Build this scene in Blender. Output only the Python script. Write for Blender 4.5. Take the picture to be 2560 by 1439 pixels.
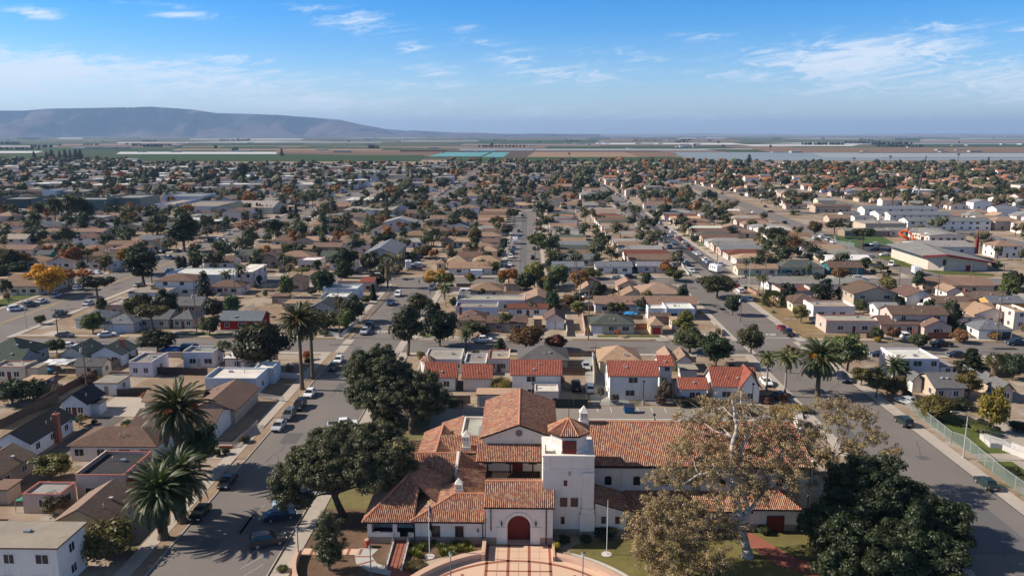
import bpy,math,random
from mathutils import Vector,Matrix,noise as mnoise
R=math.radians
random.seed(7)
for o in list(bpy.data.objects):bpy.data.objects.remove(o)
scene=bpy.context.scene
COL=scene.collection
# ---------------------------------------------------------------- camera
F,HC,PCX,PCY=1991.0,54.0,1280.0,719.5
PITCH=math.atan(384.5/F)
YAW=math.atan(40/F*math.cos(PITCH))
cd=bpy.data.cameras.new("camera");cam=bpy.data.objects.new("camera",cd);COL.objects.link(cam)
cd.sensor_width=36;cd.lens=F/2560*36;cd.clip_start=1;cd.clip_end=120000
cam.location=(0,0,HC);cam.rotation_euler=(math.pi/2-PITCH,0,YAW)
scene.camera=cam
# ---------------------------------------------------------------- sun, sky, exposure
SUN_EL,SUN_AZ=R(34),R(4)
sd=Vector((-math.cos(SUN_EL)*math.cos(SUN_AZ),math.cos(SUN_EL)*math.sin(SUN_AZ),math.sin(SUN_EL)))
ld=bpy.data.lights.new("sun",'SUN');ld.energy=5.0;ld.angle=R(0.5);ld.color=(1,0.90,0.77)
sun=bpy.data.objects.new("sun",ld);COL.objects.link(sun)
sun.rotation_euler=sd.to_track_quat('Z','Y').to_euler()
scene.view_settings.view_transform='Standard';scene.view_settings.look='None'
scene.view_settings.exposure=0.55;scene.view_settings.gamma=1
scene.cycles.max_bounces=5;scene.cycles.diffuse_bounces=2;scene.cycles.glossy_bounces=2
scene.cycles.transparent_max_bounces=8;scene.cycles.volume_bounces=0
scene.cycles.use_denoising=True
scene.cycles.sample_clamp_indirect=4
HAZE=0.000047
class NT:
 "small helper to write node trees"
 def __init__(s,tree):s.t=tree;s.n=tree.nodes;s.l=tree.links
 def node(s,typ,**kw):
  n=s.n.new(typ)
  for k,v in kw.items():
   if k.startswith('i_'):
    key=k[2:];key=int(key)if key.isdigit()else key.replace('_',' ')
    s.put(n.inputs[key],v)
   else :setattr(n,k,v)
  return n
 def put(s,sock,v):
  if isinstance(v,bpy.types.NodeSocket):s.l.new(v,sock)
  else :sock.default_value=v
 def m(s,op,a,b=0.0,c=0.0,clamp=False):
  n=s.n.new('ShaderNodeMath');n.operation=op;n.use_clamp=clamp
  s.put(n.inputs[0],a);s.put(n.inputs[1],b);s.put(n.inputs[2],c);return n.outputs[0]
 def mix(s,f,a,b,mode='MIX'):
  n=s.n.new('ShaderNodeMix');n.data_type='RGBA';n.blend_type=mode
  s.put(n.inputs[0],f);s.put(n.inputs[6],a);s.put(n.inputs[7],b);return n.outputs[2]
 def noise(s,vec,scale,detail=3.0,rough=0.55):
  n=s.node('ShaderNodeTexNoise',i_Scale=scale,i_Detail=detail,i_Roughness=rough)
  s.l.new(vec,n.inputs['Vector']);return n.outputs['Fac']
 def step(s,v,lo,hi):
  n=s.n.new('ShaderNodeMapRange');n.interpolation_type='SMOOTHSTEP'
  s.put(n.inputs[0],v);n.inputs[1].default_value=lo;n.inputs[2].default_value=hi;return n.outputs[0]
 def vec(s,x,y,z=0.0):
  n=s.n.new('ShaderNodeCombineXYZ');s.put(n.inputs[0],x);s.put(n.inputs[1],y);s.put(n.inputs[2],z);return n.outputs[0]
 def sep(s,v):
  n=s.n.new('ShaderNodeSeparateXYZ');s.l.new(v,n.inputs[0]);return n.outputs
world=bpy.data.worlds.new("World");scene.world=world;world.use_nodes=True
W=NT(world.node_tree);W.n.clear()
sky=W.node('ShaderNodeTexSky',sky_type='NISHITA',sun_disc=False,sun_elevation=SUN_EL,sun_rotation=math.atan2(sd.x,sd.y),altitude=0,air_density=1.0,dust_density=0.6,ozone_density=2.5)
tc=W.node('ShaderNodeTexCoord')
dx,dy,dz=W.sep(tc.outputs['Generated'])
az=W.m('ARCTAN2',dx,dy);el=W.m('ARCSINE',dz)
az=W.m('ADD',az,YAW-0.0)
warp=W.noise(W.vec(W.m('MULTIPLY',az,6.0),W.m('MULTIPLY',el,20.0)),1.6,3)
wv=W.vec(W.m('ADD',W.m('MULTIPLY',az,7.0),W.m('MULTIPLY',warp,1.6)),W.m('ADD',W.m('MULTIPLY',el,42.0),W.m('MULTIPLY',warp,2.2)),0.3)
n1=W.noise(wv,1.0,8,0.62)
wv2=W.vec(W.m('ADD',W.m('MULTIPLY',az,26.0),W.m('MULTIPLY',warp,6.0)),W.m('ADD',W.m('MULTIPLY',el,130.0),W.m('MULTIPLY',az,-18.0)),4.0)
n2=W.noise(wv2,1.3,9,0.68)
def blob(ca,ce,ra,re,k=1.0):
 u=W.m('DIVIDE',W.m('SUBTRACT',az,ca),ra);v=W.m('DIVIDE',W.m('SUBTRACT',el,ce),re)
 q=W.m('ADD',W.m('MULTIPLY',u,u),W.m('MULTIPLY',v,v))
 return W.m('MULTIPLY',W.m('POWER',2.718,W.m('MULTIPLY',q,-1.0)),k)
acc=None
for b in [(-.52,.060,.34,.030,1.0),(-.22,.036,.22,.018,.75),(.40,.080,.16,.030,.95),(.56,.055,.30,.034,.85),(.0,.020,.9,.016,.55),(.06,.072,.14,.018,.62),(-.09,.075,.06,.010,.75),(-.32,.083,.09,.012,.7),(-.52,.122,.035,.008,.7),(-.38,.130,.05,.006,.6),(-.18,.128,.06,.016,.6),(-.12,.101,.03,.010,.6),(.0,.088,.05,.014,.65),(.57,.105,.05,.008,.65),(-.40,.139,.06,.005,.5),(.16,.087,.05,.006,.5),(-.22,.143,.05,.010,.45),(-.04,.108,.05,.012,.4),(.28,.068,.10,.012,.7),(-.12,.058,.16,.010,.6),(.10,.098,.07,.008,.55),(.22,.112,.05,.008,.5),(-.28,.070,.10,.010,.6),(.48,.112,.07,.010,.6),(-.06,.125,.03,.008,.55)]:
 bb=blob(*b);acc=bb if acc is None else W.m('MAXIMUM',acc,bb)
cl=W.m('ADD',W.m('MULTIPLY',n1,0.45),W.m('MULTIPLY',n2,0.55))
cl=W.m('ADD',W.m('MULTIPLY',W.m('SUBTRACT',cl,0.5),2.6),0.5)
cl=W.m('MULTIPLY',W.step(W.m('ADD',cl,W.m('MULTIPLY',acc,0.60)),0.66,1.20),W.m('MINIMUM',W.m('MULTIPLY',acc,1.6),1.0))
# sky tint: deep blue higher up, pale blue at the horizon
up=W.step(el,-0.02,0.16)
tint=W.mix(up,(1.22,1.32,1.56,1),(0.17,0.72,1.32,1))
skyc=W.mix(1.0,sky.outputs[0],tint,'MULTIPLY')
skyc=W.mix(W.m('MULTIPLY',cl,0.85),skyc,(6.9,7.6,8.5,1))
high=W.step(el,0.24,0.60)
skyc=W.mix(W.m('MULTIPLY',high,0.9),skyc,(.95,1.08,1.35,1))  # unseen sky above the frame, dimmed and greyed to shape the fill light
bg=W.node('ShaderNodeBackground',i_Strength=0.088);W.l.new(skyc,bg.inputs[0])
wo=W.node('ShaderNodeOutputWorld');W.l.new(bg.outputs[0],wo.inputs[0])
# ---------------------------------------------------------------- photo pixel -> place on the ground
cy_,sy_=math.cos(YAW),math.sin(YAW)
def ray(px,py):
 a=(px-PCX)/F;b=-(py-PCY)/F
 d=(a,math.cos(PITCH)+b*math.sin(PITCH),-math.sin(PITCH)+b*math.cos(PITCH))
 return Vector((d[0]*cy_-d[1]*sy_,d[0]*sy_+d[1]*cy_,d[2]))
def G(px,py,z=0.0):
 d=ray(px,py);t=(z-HC)/d.z
 return d.x*t,d.y*t
def atY(px,py,Y):
 d=ray(px,py);t=Y/d.y
 return d.x*t,HC+d.z*t
CROPS={0:(0,0,1,1),1:(0,1000,2.8444,2.8444),2:(880,950,2.943,2.943),3:(1400,980,3.135,3.135),4:(1960,900,2.67,2.67),5:(0,640,3.7875,3.7875),6:(600,640,3.7875,3.7875),7:(1200,640,3.7875,3.7875),8:(1840,640,3.5556,3.5556),11:(0,340,3.997,3.997),12:(600,340,3.997,3.997),13:(1200,340,3.997,3.997),14:(1840,340,3.5556,3.5556),15:(1640,540,5.333,5.333),16:(640,1240,5.333,5.333)}
def C(n,x,y):
 a=CROPS[n];return a[0]+x/a[2],a[1]+y/a[3]
def GC(n,x,y,z=0.0):return G(*C(n,x,y),z)
# ---------------------------------------------------------------- objects
def tag(o,label=None,cat=None,group=None,kind=None):
 if label:o['label']=label
 if cat:o['category']=cat
 if group:o['group']=group
 if kind:o['kind']=kind
 return o
def empty(name,loc,label,cat,group=None,rz=0.0):
 o=bpy.data.objects.new(name,None);COL.objects.link(o);o.location=loc;o.rotation_euler=(0,0,rz)
 o.empty_display_size=0.2
 return tag(o,label,cat,group)
class MB:
 "collects faces of ONE mesh"
 def __init__(s):s.v=[];s.f=[];s.mi=[];s.uv=[];s.sm=[];s.at=[];s.cur=0;s.smooth=False;s.val=0.5
 def face(s,pts,uv=None,mi=None):
  i=len(s.v);s.v.extend([tuple(p)for p in pts]);s.f.append(tuple(range(i,i+len(pts))))
  s.mi.append(s.cur if mi is None else mi);s.uv.append(uv);s.sm.append(s.smooth);s.at.append(s.val)
 def mesh(s,vs,fs):
  i=len(s.v);s.v.extend([tuple(p)for p in vs])
  for f in fs:
   s.f.append(tuple(i+k for k in f));s.mi.append(s.cur);s.uv.append(None);s.sm.append(s.smooth);s.at.append(s.val)
 def box(s,x0,y0,z0,x1,y1,z1,M=None):
  vs=[Vector(p)for p in ((x0,y0,z0),(x1,y0,z0),(x1,y1,z0),(x0,y1,z0),(x0,y0,z1),(x1,y0,z1),(x1,y1,z1),(x0,y1,z1))]
  if M is not None:vs=[M@v for v in vs]
  s.mesh(vs,[(3,2,1,0),(4,5,6,7),(0,1,5,4),(1,2,6,5),(2,3,7,6),(3,0,4,7)])
 def tube(s,p0,p1,r0,r1=None,n=8,caps=True):
  r1=r0 if r1 is None else r1
  p0=Vector(p0);p1=Vector(p1);d=(p1-p0)
  if d.length<1e-6:return
  d.normalize();a=d.orthogonal().normalized();b=d.cross(a)
  vs=[]
  for p,r in ((p0,r0),(p1,r1)):
   for k in range(n):
    t=2*math.pi*k/n;vs.append(p+a*(r*math.cos(t))+b*(r*math.sin(t)))
  fs=[(k,(k+1)%n,n+(k+1)%n,n+k)for k in range(n)]
  if caps:fs+=[tuple(range(n-1,-1,-1)),tuple(range(n,2*n))]
  s.mesh(vs,fs)
 def path(s,pts,rads,n=7):
  for i in range(len(pts)-1):s.tube(pts[i],pts[i+1],rads[i],rads[i+1],n)
 def prism(s,poly,z0,z1):
  n=len(poly);vs=[(x,y,z0)for x,y in poly]+[(x,y,z1)for x,y in poly]
  s.mesh(vs,[tuple(range(n-1,-1,-1)),tuple(range(n,2*n))]+[(k,(k+1)%n,n+(k+1)%n,n+k)for k in range(n)])
 def ball(s,c,rx,ry,rz,nu=10,nv=6,jit=0.0,rng=random):
  vs=[(c[0],c[1],c[2]-rz)]
  for j in range(1,nv):
   ph=-math.pi/2+math.pi*j/nv
   for k in range(nu):
    th=2*math.pi*k/nu;q=1+rng.uniform(-jit,jit)
    vs.append((c[0]+rx*q*math.cos(ph)*math.cos(th),c[1]+ry*q*math.cos(ph)*math.sin(th),c[2]+rz*q*math.sin(ph)))
  vs.append((c[0],c[1],c[2]+rz));L=len(vs)-1
  fs=[(0,1+(k+1)%nu,1+k)for k in range(nu)]
  for j in range(nv-2):
   o=1+j*nu
   fs+=[(o+k,o+(k+1)%nu,o+nu+(k+1)%nu,o+nu+k)for k in range(nu)]
  o=1+(nv-2)*nu
  fs+=[(o+k,o+(k+1)%nu,L)for k in range(nu)]
  s.mesh(vs,fs)
 def data(s,name,mats,uv=False,attr=False):
  me=bpy.data.meshes.new(name);me.from_pydata(s.v,[],s.f)
  for m_ in (mats if isinstance(mats,(list,tuple))else [mats]):me.materials.append(m_)
  me.polygons.foreach_set('material_index',s.mi);me.polygons.foreach_set('use_smooth',s.sm)
  if uv:
   L=me.uv_layers.new(name='uv');flat=[]
   for f,u in zip(s.f,s.uv):
    for k in range(len(f)):flat.extend(u[k]if u else (0.0,0.0))
   L.data.foreach_set('uv',flat)
  if attr:
   A=me.attributes.new('rnd','FLOAT','FACE');A.data.foreach_set('value',s.at)
  me.update();return me
 def build(s,name,mats,parent=None,loc=(0,0,0),color=None,uv=False,attr=False):
  o=bpy.data.objects.new(name,s.data(name,mats,uv,attr));COL.objects.link(o)
  o.location=loc
  if parent is not None:o.parent=parent
  if color is not None:o.color=(*color[:3],1)
  return o
def link(name,me,parent=None,loc=(0,0,0),color=None):
 o=bpy.data.objects.new(name,me);COL.objects.link(o);o.location=loc
 if parent is not None:o.parent=parent
 if color is not None:o.color=(*color[:3],1)
 return o
def copy_tree(root,loc,rz=0.0,scale=(1,1,1),label=None,cat=None,group=None,colors=None):
 r=root.copy();COL.objects.link(r);r.location=loc;r.rotation_euler=(0,0,rz);r.scale=scale
 for k,v in (('label',label),('category',cat),('group',group)):
  if v:r[k]=v
 def rec(src,dst):
  for ch in src.children:
   c=ch.copy();COL.objects.link(c);c.parent=dst
   b=ch.name.split('.')[0]
   if colors and b in colors:c.color=(*colors[b][:3],1)
   rec(ch,c)
 rec(root,r);return r
 # ---------------------------------------------------------------- materials
MATS={}
def mat(name,col=(.5,.5,.5),rough=.85,spec=.3,objcol=False,var=.18,scale=1.5,coarse=.12,metal=0.0,bump=0.0,dirt=0.0,streak=0.0):
 if name in MATS:return MATS[name]
 m=bpy.data.materials.new(name);m.use_nodes=True;N=NT(m.node_tree)
 b=N.n['Principled BSDF'];b.inputs['Roughness'].default_value=rough
 b.inputs['Specular IOR Level'].default_value=spec;b.inputs['Metallic'].default_value=metal
 if objcol:base=N.node('ShaderNodeObjectInfo').outputs['Color']
 else :
  rg=N.node('ShaderNodeRGB');rg.outputs[0].default_value=(*col,1);base=rg.outputs[0]
 if var:
  co=N.node('ShaderNodeNewGeometry').outputs['Position']
  f=N.m('ADD',N.m('MULTIPLY',N.m('SUBTRACT',N.noise(co,scale,4),.5),var*2.2),N.m('MULTIPLY',N.m('SUBTRACT',N.noise(co,coarse,3),.5),var*2.6))
  g=N.m('ADD',f,1.0)
  base=N.mix(1.0,base,N.vec(g,g,g),'MULTIPLY')
  if streak:
   sx_,sy2,sz_=N.sep(co);q=N.m('SUBTRACT',1.0,N.m('MULTIPLY',N.step(N.noise(N.vec(N.m('MULTIPLY',sx_,2.2),N.m('MULTIPLY',sy2,2.2),N.m('MULTIPLY',sz_,.22)),1.0,4),.50,.74),streak));base=N.mix(1.0,base,N.vec(q,N.m('MULTIPLY',q,.985),N.m('MULTIPLY',q,.96)),'MULTIPLY')
  if dirt:
   base=N.mix(N.m('MULTIPLY',N.step(N.noise(co,.35,6,.7),.52,.72),dirt),base,(.12,.095,.075,1))
  if bump:
   bn=N.node('ShaderNodeBump',i_Strength=bump,i_Distance=.05);N.l.new(N.noise(co,scale*4,3),bn.inputs['Height']);N.l.new(bn.outputs[0],b.inputs['Normal'])
 N.l.new(base,b.inputs['Base Color']);MATS[name]=m;return m
def mat_tile(name,ramp,pitch=.27,row=.42,objcol=False):
 m=bpy.data.materials.new(name);m.use_nodes=True;N=NT(m.node_tree);b=N.n['Principled BSDF']
 b.inputs['Roughness'].default_value=.8;b.inputs['Specular IOR Level'].default_value=.25
 uv=N.node('ShaderNodeUVMap',uv_map='uv').outputs[0];u,v,_=N.sep(uv)
 fu=N.m('FLOOR',N.m('DIVIDE',u,pitch));vv=N.m('ADD',N.m('DIVIDE',v,row),N.m('MULTIPLY',N.m('MODULO',fu,3.0),.37))
 wn=N.node('ShaderNodeTexWhiteNoise',noise_dimensions='2D');N.l.new(N.vec(fu,N.m('FLOOR',vv)),wn.inputs['Vector'])
 cr=N.node('ShaderNodeValToRGB');cr.color_ramp.interpolation='CONSTANT';N.l.new(wn.outputs[0],cr.inputs[0])
 el_=cr.color_ramp.elements
 while len(el_)>1:el_.remove(el_[0])
 el_[0].position=0;el_[0].color=(*ramp[0][1],1)
 for p,c in ramp[1:]:
  e=el_.new(p);e.color=(*c,1)
 base=cr.outputs[0]
 if objcol:base=N.mix(1.0,N.node('ShaderNodeObjectInfo').outputs['Color'],base,'MULTIPLY')
 co=N.node('ShaderNodeNewGeometry').outputs['Position']
 g=N.m('ADD',.66,N.m('MULTIPLY',N.noise(co,.5,5,.7),.56))
 base=N.mix(1.0,base,N.vec(g,g,g),'MULTIPLY');N.l.new(base,b.inputs['Base Color'])
 bn=N.node('ShaderNodeBump',i_Strength=.6,i_Distance=.04);N.l.new(N.m('FRACT',vv),bn.inputs['Height']);N.l.new(bn.outputs[0],b.inputs['Normal'])
 MATS[name]=m;return m
def mat_leaf(name='leaf',objcol=True,col=(.05,.07,.02),second=None):
 m=bpy.data.materials.new(name);m.use_nodes=True;N=NT(m.node_tree);N.n.clear()
 a=N.node('ShaderNodeAttribute',attribute_name='rnd').outputs['Fac']
 if objcol:base=N.node('ShaderNodeObjectInfo').outputs['Color']
 else :
  rg=N.node('ShaderNodeRGB');rg.outputs[0].default_value=(*col,1);base=rg.outputs[0]
 if second:base=N.mix(N.step(a,.45,.75),base,(*second,1))
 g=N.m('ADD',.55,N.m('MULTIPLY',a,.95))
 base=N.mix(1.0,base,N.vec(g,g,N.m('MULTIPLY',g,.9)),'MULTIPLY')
 d=N.node('ShaderNodeBsdfDiffuse');N.l.new(base,d.inputs[0])
 t=N.node('ShaderNodeBsdfTranslucent');N.l.new(N.mix(1.0,base,(1.1,1.15,.6,1),'MULTIPLY'),t.inputs[0])
 mx=N.node('ShaderNodeMixShader',i_0=.22);N.l.new(d.outputs[0],mx.inputs[1]);N.l.new(t.outputs[0],mx.inputs[2])
 gl=N.node('ShaderNodeBsdfGlossy',i_Roughness=.5);gl.inputs[0].default_value=(.8,.8,.8,1)
 m2=N.node('ShaderNodeMixShader',i_0=.03);N.l.new(mx.outputs[0],m2.inputs[1]);N.l.new(gl.outputs[0],m2.inputs[2])
 out=N.node('ShaderNodeOutputMaterial');N.l.new(m2.outputs[0],out.inputs[0]);MATS[name]=m;return m
stucco=mat('stucco',objcol=True,streak=.16,var=.06,scale=.9,rough=.9,spec=.15,dirt=.05)
shingle_m=bpy.data.materials.new('shingle');shingle_m.use_nodes=True
def _shingle():
 N=NT(shingle_m.node_tree);b=N.n['Principled BSDF'];b.inputs['Roughness'].default_value=.95;b.inputs['Specular IOR Level'].default_value=.1
 uv=N.node('ShaderNodeUVMap',uv_map='uv').outputs[0];u,v,_=N.sep(uv)
 row=N.m('FLOOR',N.m('DIVIDE',v,.30));wn=N.node('ShaderNodeTexWhiteNoise',noise_dimensions='2D')
 N.l.new(N.vec(N.m('FLOOR',N.m('DIVIDE',N.m('ADD',u,N.m('MULTIPLY',row,.37)),.5)),row),wn.inputs['Vector'])
 co=N.node('ShaderNodeNewGeometry').outputs['Position']
 st=N.noise(N.vec(N.m('MULTIPLY',u,1.4),N.m('MULTIPLY',v,.18)),1.0,4)
 f=N.m('ADD',N.m('ADD',.58,N.m('MULTIPLY',wn.outputs[0],.26)),N.m('ADD',N.m('MULTIPLY',N.noise(co,.22,4),.36),N.m('MULTIPLY',st,.22)))
 lap=N.m('ADD',1.0,N.m('MULTIPLY',N.m('LESS_THAN',N.m('FRACT',N.m('DIVIDE',v,.30)),.18),-.18));f=N.m('MULTIPLY',f,lap)
 N.l.new(N.mix(1.0,N.node('ShaderNodeObjectInfo').outputs['Color'],N.vec(f,f,f),'MULTIPLY'),b.inputs['Base Color'])
_shingle()
flat_m=mat('flat roofing',objcol=True,var=.16,scale=.8,coarse=.25,rough=.95,spec=.1,dirt=.35)
trim_m=mat('painted trim',objcol=True,var=.05,rough=.6)
glass_m=mat('window glass',(.022,.026,.032),rough=.12,spec=.5,var=0)
wood_m=mat('weathered wood',objcol=True,var=.25,scale=2.5,rough=.9)
asphalt=mat('asphalt',(.178,.156,.142),var=.15,scale=3.0,coarse=.09,rough=.93,spec=.2,dirt=.0)
concrete=mat('concrete',(.40,.345,.29),var=.13,scale=1.2,coarse=.15,rough=.9,dirt=.15)
dirt_m=mat('bare dirt',(.275,.20,.14),var=.2,scale=1.6,coarse=.2,rough=1,spec=.05,dirt=.12)
metal_m=mat('grey metal',(.36,.38,.39),rough=.45,metal=.6,var=.05)
black_m=mat('black metal',(.015,.016,.017),rough=.5,var=0)
leaf_m=mat_leaf()
bark_m=mat('bark',objcol=True,var=.3,scale=3,rough=.95,spec=.1,bump=.5)
TILE=[(0,(0.395,0.168,0.108)),(.22,(0.431,0.210,0.129)),(.42,(0.349,0.141,0.098)),(.58,(0.442,0.270,0.159)),(.70,(0.279,0.135,0.108)),(.82,(0.419,0.324,0.172)),(.90,(0.220,0.156,0.144)),(.94,(0.454,0.297,0.223))]
tile_m=mat_tile('mission tile',TILE)
TILE2=[(0,(.29,.088,.058)),(.4,(.33,.105,.068)),(.8,(.25,.075,.052))]
redtile_m=mat_tile('red tile',TILE2,pitch=.34,row=.4)
def poly_uv(poly):
 p=[Vector(q)for q in poly];n=Vector((0,0,0))
 for i in range(len(p)):n+=(p[i]-p[0]).cross(p[(i+1)%len(p)]-p[0])
 if n.length<1e-9:n=Vector((0,0,1))
 n.normalize()
 if n.z<0:n=-n
 u=Vector((0,0,1)).cross(n)
 u=Vector((1,0,0))if u.length<.02 else u.normalized()
 v=n.cross(u);return p,n,u,v
def shell(mb,polys,t):
 "thin solid under the given upper faces (fascia + underside)"
 key=lambda q:(round(q[0],3),round(q[1],3),round(q[2],3));cnt={}
 for po in polys:
  p,n,u,v=poly_uv(po)
  a=Vector((0,0,0))
  for i in range(len(p)):a+=(p[i]-p[0]).cross(p[(i+1)%len(p)]-p[0])
  if a.z<0:p=p[::-1]
  mb.face(p,[(q.dot(u),q.dot(v))for q in p])
  mb.face([(q.x,q.y,q.z-t)for q in reversed(p)])
  for i in range(len(p)):
   e=(key(p[i]),key(p[(i+1)%len(p)]));cnt.setdefault(frozenset(e),[]).append((p[i],p[(i+1)%len(p)]))
 for k,es in cnt.items():
  if len(es)==1:
   a,b=es[0];mb.face([(a.x,a.y,a.z-t),(b.x,b.y,b.z-t),b,a])
def tiles(mb,poly,pitch=.27,h=.13,seg=6):
 "barrel-tile corrugation over one convex sloping face"
 p,n,u,v=poly_uv(poly);P2=[(q.dot(u),q.dot(v))for q in p];w0=p[0].dot(n)
 us=[a for a,_ in P2];umin,umax=min(us),max(us)
 def span(x):
  lo,hi=1e9,-1e9
  for i in range(len(P2)):
   (a,b),(c,d)=P2[i],P2[(i+1)%len(P2)]
   if abs(a-c)<1e-7:
    if abs(a-x)<1e-4:lo=min(lo,b,d);hi=max(hi,b,d)
   elif min(a,c)-1e-6<=x<=max(a,c)+1e-6:
    y=b+(d-b)*(x-a)/(c-a);lo=min(lo,y);hi=max(hi,y)
  return lo,hi
 xs=[];k=math.floor(umin/pitch*seg)
 while k/seg*pitch<umax:
  xs.append(k/seg*pitch);k+=1
 xs=[umin]+[x for x in xs if umin+1e-3<x<umax-1e-3]+[umax]
 hh=lambda x:h*max(0.0,math.sin(math.pi*((x/pitch)%1.0)*1.25)if (x/pitch)%1.0<.8 else 0.0)+.02
 pr=None
 for x in xs:
  lo,hi=span(x)
  if hi<lo:continue
  o=n*(w0+hh(x));a=u*x+v*lo+o;b=u*x+v*hi+o
  if pr:
   xm=(pr[2]+x)/2
   mb.face([pr[0],a,b,pr[1]],[(xm,pr[3]),(xm,lo),(xm,hi),(xm,pr[4])])
  pr=(a,b,x,lo,hi)
  # ================================================================ the ground
def mat_ground():
 m=bpy.data.materials.new('town ground');m.use_nodes=True;N=NT(m.node_tree);b=N.n['Principled BSDF']
 b.inputs['Roughness'].default_value=1;b.inputs['Specular IOR Level'].default_value=.05
 co=N.node('ShaderNodeNewGeometry').outputs['Position'];x,y,z=N.sep(co)
 base=N.mix(N.step(N.noise(co,.06,4),.40,.62),(.26,.185,.13,1),(.34,.275,.215,1))
 base=N.mix(N.step(N.noise(co,.13,5,.7),.55,.66),base,(.125,.115,.055,1))
 base=N.mix(N.step(N.noise(co,.09,3),.60,.70),base,(.37,.325,.28,1))
 far=N.node('ShaderNodeTexVoronoi',feature='F1',i_Scale=1.0);N.l.new(N.vec(N.m('MULTIPLY',x,.0011),N.m('MULTIPLY',y,.0016)),far.inputs['Vector'])
 cr=N.node('ShaderNodeValToRGB');cr.color_ramp.interpolation='CONSTANT';N.l.new(N.sep(far.outputs['Color'])[0],cr.inputs[0])
 e=cr.color_ramp.elements;e[0].color=(.055,.075,.035,1);e[1].position=.3;e[1].color=(.17,.115,.08,1)
 for p,c in ((.5,(.07,.095,.045,1)),(.66,(.20,.15,.11,1)),(.8,(.10,.085,.06,1)),(.93,(.42,.42,.42,1))):
  k=e.new(p);k.color=c
 base=N.mix(N.step(y,1690,1720),base,cr.outputs[0])
 g=N.m('ADD',.8,N.m('MULTIPLY',N.noise(co,.9,5),.4))
 N.l.new(N.mix(1.0,base,N.vec(g,g,g),'MULTIPLY'),b.inputs['Base Color']);return m
mb=MB();mb.face([(-42000,-1500,0),(42000,-1500,0),(42000,42000,0),(-42000,42000,0)])
tag(mb.build('ground',mat_ground()),kind='structure')
def sheet(name,rects,z,m,thick=0.0,color=None,parent=None,kind='structure'):
 mb=MB()
 for r in rects:
  if isinstance(r[0],(tuple,list)):poly=list(r)
  else :poly=[(r[0],r[1]),(r[2],r[1]),(r[2],r[3]),(r[0],r[3])]
  if thick:mb.prism(poly,z-thick,z)
  else :mb.face([(x,y,z)for x,y in poly])
 o=mb.build(name,m,parent,color=color)
 return tag(o,kind=kind)if kind else o
YS=60;YA0,YA1,YB0,YB1,YC0,YC1=193,206,286,301,560,574
def patches():
 r=random.Random(3);P_,T_,H_=[],[],[]
 for (x0,y0,x1,y1)in ((-47,88,-33,280),(57,88,71,280),(-160,180,-142,290),(-8,305,5,550)):
  for _ in range(int((y1-y0)/14)):x,y,w,l=r.uniform(x0,x1-3),r.uniform(y0,y1),r.uniform(.8,3),r.uniform(1.5,9);P_.append((x,y,x+w,y+l))
  for _ in range(int((y1-y0)/5)):
   x,y=r.uniform(x0+1,x1-1),r.uniform(y0,y1);a=r.choice([0,0,1.57])+r.uniform(-.25,.25)
   for k in range(r.randint(2,6)):
    l=r.uniform(1.2,3.5);x2,y2=x+l*math.sin(a),y+l*math.cos(a);nx,ny=.03*math.cos(a),-.03*math.sin(a)
    if x0<x2<x1:T_.append([(x-nx,y-ny),(x+nx,y+ny),(x2+nx,y2+ny),(x2-nx,y2-ny)])
    x,y=x2,y2;a+=r.uniform(-.5,.5)
  for _ in range(4):x,y=r.uniform(x0+3,x1-3),r.uniform(y0,y1);H_.append([(x+.42*math.cos(t*.628),y+.42*math.sin(t*.628))for t in range(10)])
 for x0,x1,y0,y1 in ((-130,54,YA0+.5,YA1-.5),(74,150,YA0+.5,YA1-.5),(-130,160,YB0+.5,YB1-.5)):
  for _ in range(int((x1-x0)/8)):x,y=r.uniform(x0,x1),r.uniform(y0,y1-2);l=r.uniform(2,9);T_.append([(x,y),(x+l,y+r.uniform(-.5,.5)),(x+l,y+.1),(x,y+.1)])
  for _ in range(6):x,y=r.uniform(x0,x1),r.uniform(y0,y1-3);P_.append((x,y,x+r.uniform(2,8),y+r.uniform(.8,2.5)))
 sheet('asphalt_patch',P_,.052,mat('patch asphalt',(.112,.106,.104),var=.12,scale=2));sheet('tar_seal',T_,.056,mat('tar',(.085,.08,.078),var=.2));sheet('manhole_cover',H_,.058,mat('cast iron',(.24,.21,.19),var=.2,scale=8))
patches()
# streets away from the viewer
sheet('road',[(-47.5,YS,-32.2,287)],.03,asphalt)
sheet('road',[(56,YS,71.6,286)],.03,asphalt)
sheet('road',[(-9,301,6,560)],.03,asphalt)
sheet('road',[(67,301,82,900)],.03,asphalt)
sheet('road',[(-165,60,-141,980)],.03,asphalt)
sheet('road',[[(148,301),(161,301),(166,420),(172,560),(182,880),(169,880),(159,560),(153,420)]],.03,asphalt)
sheet('road',[(-80,560,-67,1400)],.03,asphalt)
sheet('road',[[(232,60),(246,60),(262,900),(248,900)]],.035,asphalt)
# cross streets
sheet('road',[(-420,YA0,420,YA1)],.02,asphalt)
sheet('road',[(-420,YB0,420,YB1)],.02,asphalt)
sheet('road',[(-700,YC0,520,YC1)],.02,asphalt)
sheet('road',[(-700,735,700,747)],.02,asphalt)
sheet('road',[(-900,900,900,912)],.02,asphalt)
sheet('road',[(-1000,1100,1000,1112)],.02,asphalt)
darkasph=mat('fresh asphalt',(.062,.060,.062),var=.12,scale=2,coarse=.1,rough=.9,spec=.2)
sheet('asphalt_strip',[(72.6,301,76.6,560)],.05,darkasph)
sheet('asphalt_strip',[(61,66,66,92),(57.5,97,67.6,112.5),(-3.5,301,-.5,556)],.05,mat('worn asphalt',(.125,.118,.117),var=.12,scale=2,coarse=.1,rough=.93))
lineY=mat('yellow paint',(.5,.33,.08),var=.2,scale=4);lineW=mat('white paint',(.6,.6,.57),var=.25,scale=5)
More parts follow.
